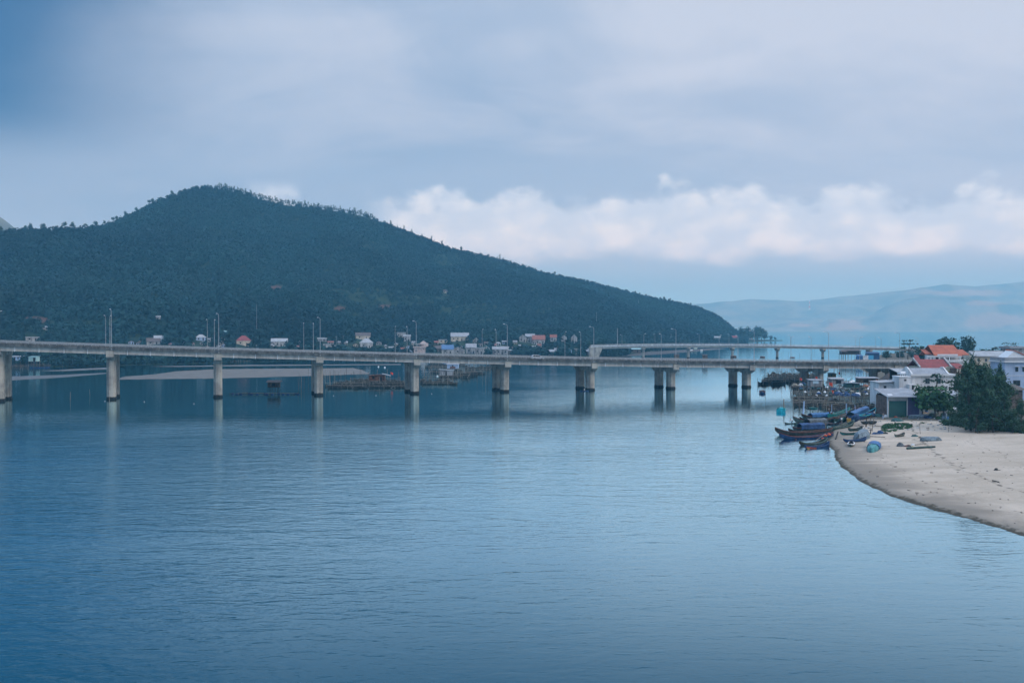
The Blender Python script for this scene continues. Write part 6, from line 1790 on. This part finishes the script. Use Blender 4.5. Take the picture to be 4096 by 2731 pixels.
for n_, (x0, x1, y0, y1, h0, h1, lab, grp) in ((24, (30, 330, 1452, 1478, 2.5, 5, 'thin stake standing in the shallows near the two far left stilt huts', 'stakes at the far left')), (48, (1290, 1640, 1500, 1552, 1.8, 5, 'thin stake rising from the water around the rusty lagoon hut', 'stakes around the rusty hut')),
        (46, (1680, 1990, 1455, 1540, 2, 4.6, 'pale stake rising from the water around the grey stilt hut', 'stakes around the grey stilt hut')), (14, (1195, 1320, 1512, 1556, 3, 6, 'dark lone stake in open water beside the fourth pier', 'stakes beside the fourth pier')),
        (36, (3030, 3270, 1488, 1536, 2.5, 6, 'dark stake rising above the netted racks under the right spans', 'stakes under the right spans')), (46, (3180, 3510, 1545, 1636, 3, 5.5, 'leaning pole sticking up out of the stilt racks on the right bank', 'poles among the right bank racks')),
        (20, (2480, 3300, 1398, 1432, 3, 6, 'thin net stake standing in the lagoon between the two bridges', 'stakes between the two bridges')), (24, (3330, 3480, 1468, 1520, 2.5, 6, 'stake in the crowded shallows just beyond the long bridge, right side', 'stakes beyond the right spans')),
        (20, (480, 1000, 1440, 1455, 2, 4, 'short pale stake along the far shore under the left spans', 'stakes along the left far shore')), (10, (3070, 3180, 1363, 1368, 5, 9, 'stake in the water off the tip of the headland', 'stakes off the headland tip'))):
    for _ in range(n_): stake(gnd(rs_.uniform(x0, x1), rs_.uniform(y0, y1)), rs_.uniform(h0, h1), lab, grp)
for px, py, h in ((1195, 1560, 4.5), (438, 1620, 3), (281, 1600, 2.6), (360, 1585, 2.4), (3060, 1530, 8)):
    stake(gnd(px, py), h, 'single thin stake in open water, ' + {1195: 'tall and dark right of the raft hut', 438: 'short, before the second pier', 281: 'leaning, between the first two piers', 360: 'slight, left of the second pier', 3060: 'very tall, at the corner of the dark racks'}[px], None)

def shack(label, px0, px1, y_top, y_eave, y_floor, y_water, depth, wall, roof, slope='front', d=4.0, openings=((.5, .35, .6),), skirt=True, name='stilt_hut'):
    pc = (px0 + px1) / 2; P = at(pc, y_floor, depth); k_ = depth / FPX
    w = (px1 - px0) * k_; hw = (y_floor - y_eave) * k_; h = max((y_eave - y_top) * k_, .15)
    t = thing(name, label, 'hut', (P.x, P.y + d / 2, P.z), -.0)
    MB().box(0, 0, 0, w * .92, d * .94, hw).build('wall', wall, t)
    a, b = w / 2 + .12, d / 2 + .3
    if slope == 'front': q = [(-a, -b, hw + .01), (a, -b, hw + .01), (a, b, hw + h), (-a, b, hw + h)]
    elif slope == 'right': q = [(-a, -b, hw + h), (a, -b, hw + .01), (a, b, hw + .01), (-a, b, hw + h)]
    else: q = [(-a, -b, hw + .01), (a, -b, hw + h), (a, b, hw + h), (-a, b, hw + .01)]
    MB().hexa(q + [(x, y, z + .1) for x, y, z in q]).build('roof', roof, t)
    for (cx_, ww, hh) in openings:
        MB().box((cx_ - .5) * w * .9, -d * .47 - .02, hw * (0 if hh > .6 else .38), ww * w * .5, .08, hh * hw).build('door' if hh > .6 else 'window', M_dark, t)
    MB().box(0, 0, -.16, w * 1.05, d * 1.08, .157).build('floor', M_wood, t)
    if P.z > .3:
        for ix in range(4):
            for iy in (-1, 1):
                MB().tube((w * (-.48 + .32 * ix), iy * d * .46, -P.z - 1.2), (w * (-.48 + .32 * ix), iy * d * .46, -.16), .08, n=6).build('stilt', M_wood, t)
    return t
shack('pale blue grey stilt hut with two dark doorways at the far left', 40, 81, 1424, 1427, 1442, 1466, 580, M_bluew, R_gray, 'front', 5, ((.45, .2, .9), (.8, .2, .6)))
shack('pale teal stilt hut with an open right end, second from far left', 112, 146, 1425.5, 1427.5, 1445, 1468, 575, mat('pale teal board', (.34, .50, .48), .85, .15), R_cyan, 'front', 4.5, ((.75, .55, .85),))
shack('rusty brown lagoon hut patched with iron sheet in the oyster racks', 1472, 1540, 1498, 1502, 1523, 1545, 412, M_rust, M_rust, 'left', 4, ((.3, .3, .45), (.8, .2, .7)))
t = thing('awning', 'white sheet awning tilted over the right end of the rusty hut', 'awning', at(1540, 1502, 411))
MB().hexa([(-1.3, -.2, .75), (2.2, -.2, -.12), (2.2, 3, -.12), (-1.3, 3, .75), (-1.3, -.2, .82), (2.2, -.2, -.05), (2.2, 3, -.05), (-1.3, 3, .82)]).build('sheet', R_white, t)
for x in (.2, 2.0): MB().tube((x, .2, -4.2), (x, .2, .1 if x > 1 else .4), .05, n=5).build('post', M_woodl, t)
shack('long grey board hut on stilts with a white roof edge, right of the fifth pier', 1756, 1814, 1478, 1482, 1501, 1515, 455, M_grayw, R_white, 'right', 4, ((.5, .16, .8),))
shack('pale hut with a red panel below its window, just under the bridge deck', 1786, 1836, 1453, 1458, 1474, 1486, 530, M_bluew, R_gray, 'front', 5, ((.5, .2, .45),))
MB_ = MB().box(0, 0, 0, 2.9, .1, .95); o = MB_.build('red_panel', M_rust, None); o.location = at(1811, 1473, 524) ; tag(o, 'rust red sheet leaning below the hut under the bridge deck', 'panel')
# raft hut
t = thing('raft_hut', 'little brown thatched hut on stilts above the floating raft', 'hut', gnd(1092, 1571))
w = 50 * 350 / FPX
MB().box(0, 1.5, 1.9, w * .9, 2.6, 2.0).build('wall', mat('brown boards', (.10, .065, .045), .95, .45), t)
MB().hexa([(-w * .55, -.5, 3.7), (w * .60, -.5, 3.7), (w * .60, 3.5, 3.95), (-w * .55, 3.5, 3.95), (-w * .52, 1.0, 4.35), (w * .57, 1.0, 4.35), (w * .57, 1.9, 4.4), (-w * .52, 1.9, 4.4)]).build('roof', R_brown, t)
for ix in range(5):
    for y in (.2, 2.8): MB().tube((w * (-.42 + .21 * ix), y, -1.5), (w * (-.42 + .21 * ix) + rs_.uniform(-.1, .1), y, 1.95), .08, n=6).build('stilt', M_woodd, t)
MB().box(.2, .17, 2.3, 1.1, .06, 1.0).build('window', M_dark, t)
t = thing('fishing_raft', 'low floating raft of planks and blue drums around the brown raft hut', 'raft', gnd(1062, 1577))
Lr = 285 * 343 / FPX
MB().box(0, -1.0, .28, Lr, .5, .1).build('walkway', M_wood, t); MB().box(1, 2.2, .28, Lr * .8, .45, .1).build('walkway', M_woodl, t)
for j in range(5): MB().box(Lr * (-.4 + .2 * j), .6, .26, .3, 3.6, .1).build('cross_plank', M_wood, t)
drum = MB().tube((-.45, 0, .12), (.45, 0, .12), .30, n=12).mesh('drum', M_btarp)
for j in range(14): link('drum', drum, t, (Lr * (-.48 + .96 * j / 13) + rs_.uniform(-.4, .4), -1.0 if j % 3 else 2.1, .02))
# huts among the right bank racks
shack('grey board hut on stilts with a pale blue window board, left among the racks', 3241, 3291, 1519, 1521, 1545, 1560, 352, M_grayw, R_gray, 'front', 4.5, ((.45, .5, .38),))
o = MB().box(0, 0, 0, 25 * 350 / FPX * .9, .08, 1.0).build('shutter_board', mat('pale blue board', (.45, .58, .64), .7, .1)); o.location = at(3263, 1534.5, 349); tag(o, 'pale blue board propped on the grey stilt hut', 'board')
shack('white sided shelter on stilts with a bright white roof in the middle of the racks', 3322, 3378, 1512, 1516, 1534, 1556, 356, M_grayw, R_white, 'front', 4, ((.6, .7, .7),))
shack('long low shelter on stilts with a thin roof at the right end of the racks', 3434, 3516, 1510, 1513, 1530, 1560, 340, M_wood, R_gray, 'front', 4, ((.35, .5, .7), (.75, .4, .5)))
shack('patched lean-to with a sagging teal tarpaulin front in the racks', 3384, 3442, 1530, 1534, 1550, 1565, 330, M_net, R_gray, 'right', 3.5, ((.5, .3, .4),))
shack('yellow brown box hut beyond the racks under the bridge edge', 3320, 3346, 1493, 1496, 1510, 1525, 402, mat('yellow brown board', (.22, .17, .06), .9, .3), M_wood, 'front', 3.5, ((.2, .3, .5),))
# dark small huts standing in the lagoon between the two bridges
for px, w_, yt, lab in ((2708, 20, 1417, 'small dark net hut in the lagoon, leftmost behind the long bridge railing'), (2821, 19, 1418.5, 'small dark net hut with pale posts, second from left behind the railing'), (2936, 22, 1422.5, 'low dark net hut beside a pier of the farther bridge'), (3052, 17, 1425, 'dark tapering net hut, alone right of the middle of the farther bridge'), (3172, 15, 1428, 'tiny net hut with white posts behind the railing')):
    shack(lab, px - w_ / 2, px + w_ / 2, yt, yt + 2, 1432, 1445, 620, M_wood, R_brown, 'front', 3.0, ((.4, .3, .6),))
# stilt house and sheds at the right end of the farther bridge
shack('wide black roofed stilt house under the right end of the farther bridge', 3368, 3446, 1399.5, 1403, 1417, 1440, 660, M_woodd, R_brown, 'front', 7, ((.3, .3, .5), (.7, .2, .4)))
shack('lower dark stilt house left of the black roofed one', 3366, 3392, 1405, 1407, 1417, 1440, 650, M_woodd, R_brown, 'front', 5, ((.3, .3, .5),))
def shed_blue(label, x0, x1, y0, y1, dep, m_):
    P = at((x0 + x1) / 2, y1, dep); k_ = dep / FPX
    t = thing('tarpaulin_shed', label, 'shed', P)
    MB().box(0, 2, 0, (x1 - x0) * k_, 4, (y1 - y0) * k_).build('wall', m_, t)
    MB().hexa([(-(x1 - x0) * k_ * .53, -.3, (y1 - y0) * k_), ((x1 - x0) * k_ * .53, -.3, (y1 - y0) * k_), ((x1 - x0) * k_ * .53, 4.2, (y1 - y0) * k_ + .5), (-(x1 - x0) * k_ * .53, 4.2, (y1 - y0) * k_ + .5)] * 1 +
              [(-(x1 - x0) * k_ * .5, .2, (y1 - y0) * k_ + .35), ((x1 - x0) * k_ * .5, .2, (y1 - y0) * k_ + .35), ((x1 - x0) * k_ * .5, 4, (y1 - y0) * k_ + .85), (-(x1 - x0) * k_ * .5, 4, (y1 - y0) * k_ + .85)]).build('roof', m_, t)
    return t
shed_blue('dark blue tarpaulin shed behind the white and cyan panel', 3470, 3518, 1413, 1439, 615, M_btarp)
shed_blue('small blue tarpaulin shed left of the white and cyan panel', 3432, 3451, 1424, 1440, 610, M_ltarp)
P = at(3474, 1438.5, 606); kk = 606 / FPX
t = thing('billboard', 'white and cyan painted panel with a small dark heading behind the bridge railing', 'sign', P)
MB().box(-11 * kk, 0, 0, 20 * kk, .2, 17.5 * kk).build('white_panel', M_poster, t); MB().box(9.5 * kk, 0, 0, 21 * kk, .2, 17.5 * kk).build('cyan_panel', mat('cyan panel', (.08, .38, .62), .6, .1), t)
lm = MB()
for j in range(8): lm.box((-18.5 + 1.55 * j) * kk, -.12, 12.6 * kk, 1.05 * kk, .03, 2.3 * kk)
lm.build('lettering', mat('grey lettering', (.14, .18, .22), .8, .1), t)
for x in (-20, 0, 19): MB().box(x * kk, .3, -3, .25, .25, 15 * kk + 3).build('post', M_wood, t)
# posts with blue paint beside the moored boats
for px, y0, y1, dep, lab in ((3215, 1604, 1650, 268, 'thick pale blue post leaning by the teal basket boat'), (3327, 1617, 1652, 262, 'thin pale blue post in the rack front, left one'), (3384, 1614, 1648, 262, 'thin pale blue post in the rack front, middle one of a close pair'), (3387, 1612, 1648, 258, 'longer pale blue post in the rack front, right one of a close pair'), (3420, 1618, 1648, 262, 'thin pale blue post in the rack front, rightmost')):
    a, b = at(px + (2 if px == 3215 else 0), y0, dep), at(px - (3 if px == 3215 else 0), y1, dep)
    o = MB().tube((0, 0, min(b.z, 0) - b.z - .8), a - b, .22 if px == 3215 else .09, .2 if px == 3215 else .07, 8).build('mooring_post', M_bluew); o.location = b; tag(o, lab, 'post')
o = MB().tube((0, 0, -1.5), (0, 0, 3.2), .17, .15, 8).build('mooring_post', M_woodl); o.location = gnd(3135, 1642); tag(o, 'pale timber mooring post beside the cyan boat', 'post')
o = MB().tube((0, 0, 0), at(3218, 1607, 276) - at(3136, 1609, 281), .06, n=5).build('rail_pole', M_woodl); o.location = at(3136, 1609, 281); tag(o, 'long horizontal pole from the cyan boat post to the racks', 'pole')
# flags
def flag(label, px, y_top, y_flag, dep, hpx, leaf=1.0):
    P = at(px, y_flag, dep); k_ = dep / FPX; z0 = max(P.z - 4.5, .5)
    t = thing('flag', label, 'flag', (P.x, P.y, z0))
    H_ = P.z - z0 + hpx * k_
    MB().tube((0, 0, 0), (0, 0, H_ + .15), .035, n=6).build('flagpole', M_woodl, t)
    m = MB(); secs = []
    for j in range(6):
        x = .03 + 1.1 * leaf * j / 5; y = .12 * math.sin(j * 1.5)
        d_ = x * .45
        secs.append([(x, y, H_ - d_ - hpx * k_ * .92), (x, y + .015, H_ - d_ - hpx * k_ * .92), (x, y + .015, H_ - d_ * .6), (x, y, H_ - d_ * .6)])
    m.loft(secs); m.build('cloth', M_flag, t)
for a in (('red flag at the left edge of the racks, above the white foam heap', 3199, 0, 1520, 352, 10, .7), ('small red flag against the pale bridge pier', 3262, 0, 1513, 356, 7, .6), ('largest red flag, in the middle of the racks', 3316, 0, 1541, 335, 13, 1.1),
          ('red flag beyond the racks under the bridge edge', 3354, 0, 1497, 405, 9, .6), ('narrow red flag in the middle of the nearer racks', 3327, 0, 1572, 310, 12, .5), ('red flag at the right end of the racks by the white house', 3505, 0, 1528, 330, 10, .7),
          ('red pennant over the white awning of the rusty hut', 1563, 0, 1496, 410, 8, .8), ('red flag beside the open shed on the far shore', 2239, 0, 1414, 770, 9, .8)):
    flag(*a)
# floats, heaps and gear on the racks
def heap(label, px, py, dep, r, m_, cat='net heap', name='net_heap', zs=.7, on=None):
    P = at(px, py, dep) if on is None else on
    rnd = random.Random(int(px * 7 + py)); k_ = dep / FPX
    o = MB().dome(0, 0, 0, r, r * .8, r * zs, 12, 5, rnd, .14).build(name, m_, None); o.location = P; tag(o, label, cat)
    return o
t = thing('net_platform', 'plank platform on stilts heaped with nets at the left end of the racks', 'platform', gnd(3200, 1566))
MB().box(0, 0, 2.0, 6.5, 3.2, .14).build('deck', M_wood, t)
for x in (-3, -1, 1, 3):
    for y in (-1.4, 1.4): MB().tube((x, y, -1.5), (x, y, 2.0), .09, n=6).build('stilt', M_wood, t)
c = gnd(3200, 1566)
heap('tan heap of nets on the left platform', 0, 1, 350, 1.1, M_woodl, on=c + Vector((-1.8, 0, 2.14)))
heap('white foam float heap on the left platform', 0, 2, 350, .9, M_foam, 'floats', 'foam_floats', .9, c + Vector((.3, .2, 2.14)))
heap('teal net heap on the left platform', 0, 3, 350, .95, M_net, on=c + Vector((2.1, 0, 2.14)))
for a in (('blue net bundle draped on the middle racks, left', 3352, 1580, 312, 1.6, M_btarp), ('blue net bundle draped on the middle racks, centre', 3388, 1584, 306, 1.5, M_btarp), ('blue net bundle with white floats on the middle racks, right', 3422, 1586, 303, 1.5, M_btarp), ('pale lilac tarpaulin bundle on top of the middle racks', 3426, 1580, 309, 1.2, M_wcloth),
          ('orange net heap near the right end of the racks', 3462, 1545, 330, 1.0, mat('faded orange net', (.45, .2, .12), .9, .3)), ('white foam block on the lean-to roof, left of two', 3402, 1529, 329, .6, M_foam), ('white foam block on the lean-to roof, right of two', 3411, 1526, 331, .7, M_foam),
          ('white sack hanging low in the racks below the largest red flag', 3307, 1550, 332, .6, M_wcloth), ('yellow green tarpaulin heap at the top right of the racks', 3496, 1570, 318, 1.2, mat('yellow green tarpaulin', (.38, .36, .10), .7, .2)), ('small white sack low at the right end of the racks', 3488, 1588, 300, .5, M_wcloth),
          ('dull pink heap at the right end of the racks', 3480, 1550, 327, .8, M_pink), ('pale bundle at the lower right corner of the racks', 3500, 1600, 290, .6, M_foam)):
    heap(*a)
# smaller clutter all over the racks
HP = [MB().dome(0, 0, 0, r_, r_ * .8, r_ * z_, 10, 4, random.Random(i_), .2).mesh('gear_heap', m_) for i_, (r_, z_, m_) in enumerate([(.7, .8, M_netd), (.8, .7, M_woodl), (.5, .9, M_foam), (.7, .7, M_net), (.8, .6, M_btarp), (.6, .9, M_gtarp), (.45, 1.0, M_wcloth), (.7, .7, M_wood2)])]
for k in range(60):
    p = gnd(rs_.uniform(3200, 3500), rs_.uniform(1556, 1612)); o = link('gear_heap', rs_.choice(HP)); o.location = (p.x, p.y, rs_.uniform(1.5, 2.6)); o.rotation_euler = (0, 0, rs_.uniform(0, 6))
    tag(o, 'small heap of fishing gear lodged among the right bank racks', 'gear', 'gear heaps among the right bank racks')
# buoys
for px, py, r, lab in ((1539, 1470, .5, 'white ball buoy in the water right of the rusty hut'), (1750, 1505, .5, 'white ball buoy below the long grey hut'), (1514, 1467, .45, 'faint pale buoy left of the white ball buoy'), (1334, 1583, .13, 'small white float before the fourth pier'), (1727, 1575, .13, 'small white float right of the fifth pier'), (1504, 1582, .13, 'small white float in open water left of the fifth pier'), (420, 1605, .13, 'small white float left of the second pier'), (577, 1607, .13, 'small white float between the second and third piers'), (776, 1615, .13, 'small white float left of the third pier'), (2763, 1403, .8, 'pale buoy between the two bridges')):
    p = gnd(px, py)
    o = MB().dome(0, 0, 0, r, r, r, 12, 5).build('buoy', M_foam, None, True); o.location = (p.x, p.y, 0.05); tag(o, lab, 'buoy')
for px, py, lab in ((2767, 1402, 'white pontoon box on the lagoon under the farther bridge, left'), (2806, 1403, 'white pontoon box on the lagoon under the farther bridge, right'), (2782, 1391, 'tan cabin on a raft just below the farther bridge deck')):
    p = gnd(px, py); o = MB().box(0, 0, -.3, 4 if 'tan' in lab else 2.2, 2, 3.4 if 'tan' in lab else 1.6, 0, .85).build('pontoon', M_cream if 'tan' in lab else M_foam); o.location = p; tag(o, lab, 'pontoon')

# ------------------------------------------------------------------ things lying on the beach
def bar(label, p0, p1, r, m_, cat='pole', name='pole', z0=.06, z1=.06, n=6):
    a, b = S(*p0) + Vector((0, 0, z0)), S(*p1) + Vector((0, 0, z1))
    o = MB().tube((0, 0, 0), b - a, r, r * .8, n).build(name, m_); o.location = a; tag(o, label, cat); return o
bar('dark pole leaning up from the sand, left of two near the basket boats', (3464, 1707), (3466, 1706), .13, M_woodd, z0=0, z1=2.2)
bar('thin pole leaning between the two upright basket boats', (3480, 1697), (3483, 1696), .07, M_wood, z0=0, z1=2.0)
bar('pole standing in the sand left of the blue tarpaulin pile', (3488, 1726), (3494, 1724), .07, M_wood, z0=0, z1=2.6)
bar('short thick post leaning in the sand below the longer standing pole', (3481, 1736), (3484, 1735), .10, M_woodd, z0=0, z1=1.1)
bar('dark forked timber propped at the edge of the wet sand', (3342, 1757), (3352, 1744), .16, M_woodd, 'timber', 'timber', 0, .9)
bar('thin upright pole stuck in the open sand above the teal net heap', (3681, 1735), (3678, 1735), .045, M_wood, z0=0, z1=2.3)
bar('thin upright pole with a blue cloth at its foot on the open sand', (3794, 1727), (3796, 1727), .045, M_wood, z0=0, z1=1.5)
bar('long dark beam lying on the sand beside the rubbish pile', (3628, 1797), (3740, 1790), .22, M_dgreen, 'beam', 'beam', .2, .2)
bar('thin pole lying on the sand behind the long beam', (3660, 1780), (3705, 1774), .06, M_wood)
bar('long weathered pole lying on the sand right of the grey upturned hull', (3478, 1746), (3540, 1749), .08, M_wood)
bar('dark branch lying on the bare sand near the right edge', (3970, 1923), (3996, 1929), .11, M_woodd, 'branch', 'branch')
bar('grey plank lying left of the basket boats', (3418, 1703), (3456, 1705), .09, M_wood, 'plank', 'plank')
bar('long plank lying right of the basket boats', (3476, 1702), (3535, 1707), .08, M_wood, 'plank', 'plank')
def pile(label, px, py, parts, cat='pile', name='rubbish_pile', rz=0):
    t = thing(name, label, cat, S(px, py), rz); rnd = random.Random(int(px + py))
    for (nm, x, y, r, zs, m_) in parts: MB().dome(x, y, -.1, r, r * .8, r * zs, 12, 5, rnd, .17).build(nm, m_, t)
    return t
pile('crumpled royal blue tarpaulin with a dark net trailing right', 3516, 1735, [('tarpaulin', -.75, 0, .85, .5, M_btarp), ('tarpaulin_fold', .25, .1, .75, 1.15, M_btarp), ('net', 1.25, .2, .8, .6, M_netd)], 'tarpaulin', 'tarpaulin_pile')
pile('rubbish pile with a dark sack, red cloth and white bag near the long beam', 3630, 1786, [('dark_sack', -1.0, .8, .75, 1.0, M_gtarp), ('red_cloth', -.1, .2, .55, .6, M_rail), ('brown_sack', .35, .4, .5, .9, M_brn), ('white_bag', 1.15, .3, .42, 1.5, M_wcloth), ('yellow_bag', .9, -.1, .35, .8, mat('dull yellow bag', (.45, .38, .18), .8, .2)), ('dark_bag', .2, -.3, .5, .7, M_netd)])
pile('rounded heap of teal net alone on the open sand', 3659, 1745, [('net', 0, 0, .75, .65, M_net)], 'net heap', 'net_heap')
pile('blue net heap beside the blue grey upturned hull', 3712, 1672, [('net', 0, 0, 1.0, .8, M_btarp), ('net_end', .9, .1, .6, .6, M_nav)], 'net heap', 'net_heap')
pile('teal net heap at the edge of the green weeds', 3585, 1684, [('net', 0, 0, 1.3, .6, M_net), ('net_end', 1.2, .3, .8, .5, M_net)], 'net heap', 'net_heap')
pile('teal and blue net heap left of the white sack', 3510, 1666, [('net', 0, 0, 1.3, .7, M_net), ('net_end', 1.3, .2, .9, .6, M_btarp)], 'net heap', 'net_heap')
pile('dark seaweed clump alone low on the sand at right', 3984, 1880, [('weed', 0, 0, .35, 1.2, M_netd), ('weed_end', .5, 0, .4, .4, M_netd)], 'seaweed', 'seaweed_clump')
pile('orange cloth bundle in front of the garage', 3583, 1668, [('cloth', 0, 0, .5, .7, M_orange)], 'bundle', 'cloth_bundle')
pile('red orange cloth on the ground beneath the bright green tree', 3735, 1650, [('cloth', 0, 0, .9, .3, M_orange)], 'bundle', 'cloth_bundle')
pile('small tan heap by the green upturned hull', 3703, 1652, [('heap', 0, 0, .9, .35, mat('tan canvas', (.4, .27, .16), .9, .2))], 'heap', 'canvas_heap')
pile('white sack standing on the upper beach', 3542, 1668, [('sack', 0, 0, .5, 1.5, M_wcloth)], 'sack', 'sack')
pile('white cover on the light blue handcart', 3480, 1664, [('cover', 0, 0, 1.0, .7, M_wcloth)], 'cover', 'cart_cover')
def crate(label, px, py, s, m_, rz):
    t = thing('crate', label, 'crate', S(px, py), rz)
    MB().box(0, 0, 0, s, s * .8, .06).build('base', m_, t)
    for a, b, c_, d in ((0, -s * .4, s, .05), (0, s * .4, s, .05), (-s * .5, 0, .05, s * .75), (s * .5, 0, .05, s * .75)):
        for z_ in (.08, .38, .68): MB().box(a, b, z_ * s * 1.2, c_, d, .2 * s).build('slat', m_, t)
crate('bright yellow plastic crate among the boats', 3399, 1692, 1.1, M_yellow, .4)
t = thing('barrel', 'blue plastic barrel under the bright green tree', 'barrel', S(3706, 1648))
MB().tube((0, 0, 0), (0, 0, .9), .36, .36, 14).tube((0, 0, .9), (0, 0, .95), .36, .30, 14).build('barrel_body', M_btarp, t); MB().tube((0, 0, .95), (0, 0, 1.0), .1, n=8).build('bung', M_dark, t)
# orange paddles and floats on the small dark boat
o = MB().tube((0, 0, 0), at(3302, 1734, 200) - at(3262, 1762, 197), .05, n=6).build('boat_pole', M_woodl); o.location = at(3262, 1762, 197); tag(o, 'long pole slanting over the short dark green boat', 'pole')
for px, py, r, lab in ((3316, 1736, .34, 'round orange float hung on the stern of the short dark green boat'), (3302, 1740, .3, 'orange cloth wound on the slanting pole, upper'), (3291, 1752, .28, 'orange cloth wound on the slanting pole, lower')):
    o = MB().dome(0, 0, -.2, r * 1.2, r, r * 1.3, 10, 5).build('orange_float', M_orange, None, True); o.location = at(px, py, 199); tag(o, lab, 'float')
# handcart
t = thing('handcart', 'light blue handcart under a white cover on the upper beach', 'cart', S(3480, 1668), .2)
MB().box(0, 0, .5, 2.2, 1.1, .55).build('box', M_ltarp, t)
for y in (-.6, .6): MB().tube((0, y - .04, .4), (0, y + .04, .4), .4, n=14).build('wheel', M_woodd, t)
# weeds and scattered litter
def weeds():
    rng = np.random.default_rng(9); out = []
    pts = []
    spots = [(3590, 1690, 62, 13), (3545, 1700, 20, 7), (3620, 1690, 28, 8), (3560, 1706, 26, 6), (3668, 1680, 30, 4), (3645, 1651, 50, 3), (3545, 1648, 20, 3), (3760, 1660, 30, 5)]
    for sx_, sy_, rx, ry in spots:
        for _ in range(int(rx * ry * 1.1)):
            a, r = rng.uniform(0, 6.28), math.sqrt(rng.random())
            pts.append((sx_ + rx * r * math.cos(a), sy_ + ry * r * math.sin(a)))
    pts = [p for p in pts if vb.fbm(np.array([p[0] / 14]), np.array([p[1] / 5]), 3)[0] > .47]
    for px, py in pts:
        P = gnd(px, py, 1.5); z = lz(P.x, P.y)
        q = leaf_cloud(7, .35, .16, .13, rng, 1.6, .8, .2) + np.array([P.x, P.y, z + .12]); out.append(q)
    V = np.concatenate(out).reshape(-1, 3)
    me = np_mesh('beach_weeds', V, np.arange(len(V)).reshape(-1, 4), L_green)
    tag(link('beach_weeds', me), 'patchy green weeds creeping over the upper beach', 'weeds', None, 'stuff')
    # litter: small scraps of wood, leaves, plastic
    vs, fs = [], []; m = MB()
    for _ in range(280):
        u = rng.random()
        px = rng.uniform(3380, 4090); py = rng.uniform(1690, 2080) if u < .55 else rng.uniform(1640, 1712)
        P = gnd(px, py, 1.2)
        if shore_sd(np.array([P.x]), np.array([P.y]))[0] < 1.5: continue
        s = rng.uniform(.04, .14) * (1 if u < .55 else 1.5)
        m.box(P.x, P.y, lz(P.x, P.y) - .02, s * rng.uniform(1, 3.5), s, s * .5 + .03, rng.uniform(0, 3.14))
    tag(m.build('beach_litter', mat('driftwood scraps', (.12, .10, .08), .95, .5, 20.0)), 'scraps of driftwood and rubbish scattered over the sand', 'litter', None, 'stuff')
    m = MB()
    for _ in range(150):
        px = rng.uniform(3430, 4090); py = rng.uniform(1640, 1700) + max(0, (px - 3800) * .03)
        P = gnd(px, py, 1.8); s = rng.uniform(.1, .3)
        m.box(P.x, P.y, lz(P.x, P.y), s * 1.6, s, s * .7, rng.uniform(0, 3.14))
    tag(m.build('plastic_litter', mat('pale plastic scraps', (.55, .58, .62), .7, .4, 15.0)), 'pale plastic scraps strewn under the casuarinas and garages', 'litter', None, 'stuff')
    # undergrowth under the casuarinas
    out = []
    for _ in range(1700):
        px = rng.uniform(3770, 4130); py = rng.uniform(1640, 1684) + max(0, (px - 3800) * .12)
        P = gnd(px, py, 2.0); q = leaf_cloud(9, .6, .4, .2, rng, 1.8, .6, .2) + np.array([P.x, P.y, lz(P.x, P.y) + .25]); out.append(q)
    V = np.concatenate(out).reshape(-1, 3)
    me = np_mesh('undergrowth', V, np.arange(len(V)).reshape(-1, 4), L_dark)
    tag(link('undergrowth', me), 'dark scrub and litter under the casuarinas', 'undergrowth', None, 'stuff')
weeds()
# ------------------------------------------------------------------ haze in the air over the lagoon
def haze():
    m = bpy.data.materials.new('haze air'); m.use_nodes = True
    nt = m.node_tree; nt.nodes.clear()
    v = nt.nodes.new('ShaderNodeVolumePrincipled')
    v.inputs['Color'].default_value = (0.24, 0.68, 1.0, 1)
    v.inputs['Absorption Color'].default_value = (1, 1, 1, 1)      # clear air: scatters the blue, absorbs nothing
    v.inputs['Density'].default_value = 0.00018
    v.inputs['Anisotropy'].default_value = 0.0
    o = nt.nodes.new('ShaderNodeOutputMaterial')
    nt.links.new(v.outputs[0], o.inputs['Volume'])
    b = MB().box(0, 5900, -4.0, 23000, 14000, 454.0)
    tag(b.build('haze', m), 'pale blue haze hanging over the lagoon and hills', None, None, 'stuff')
haze()
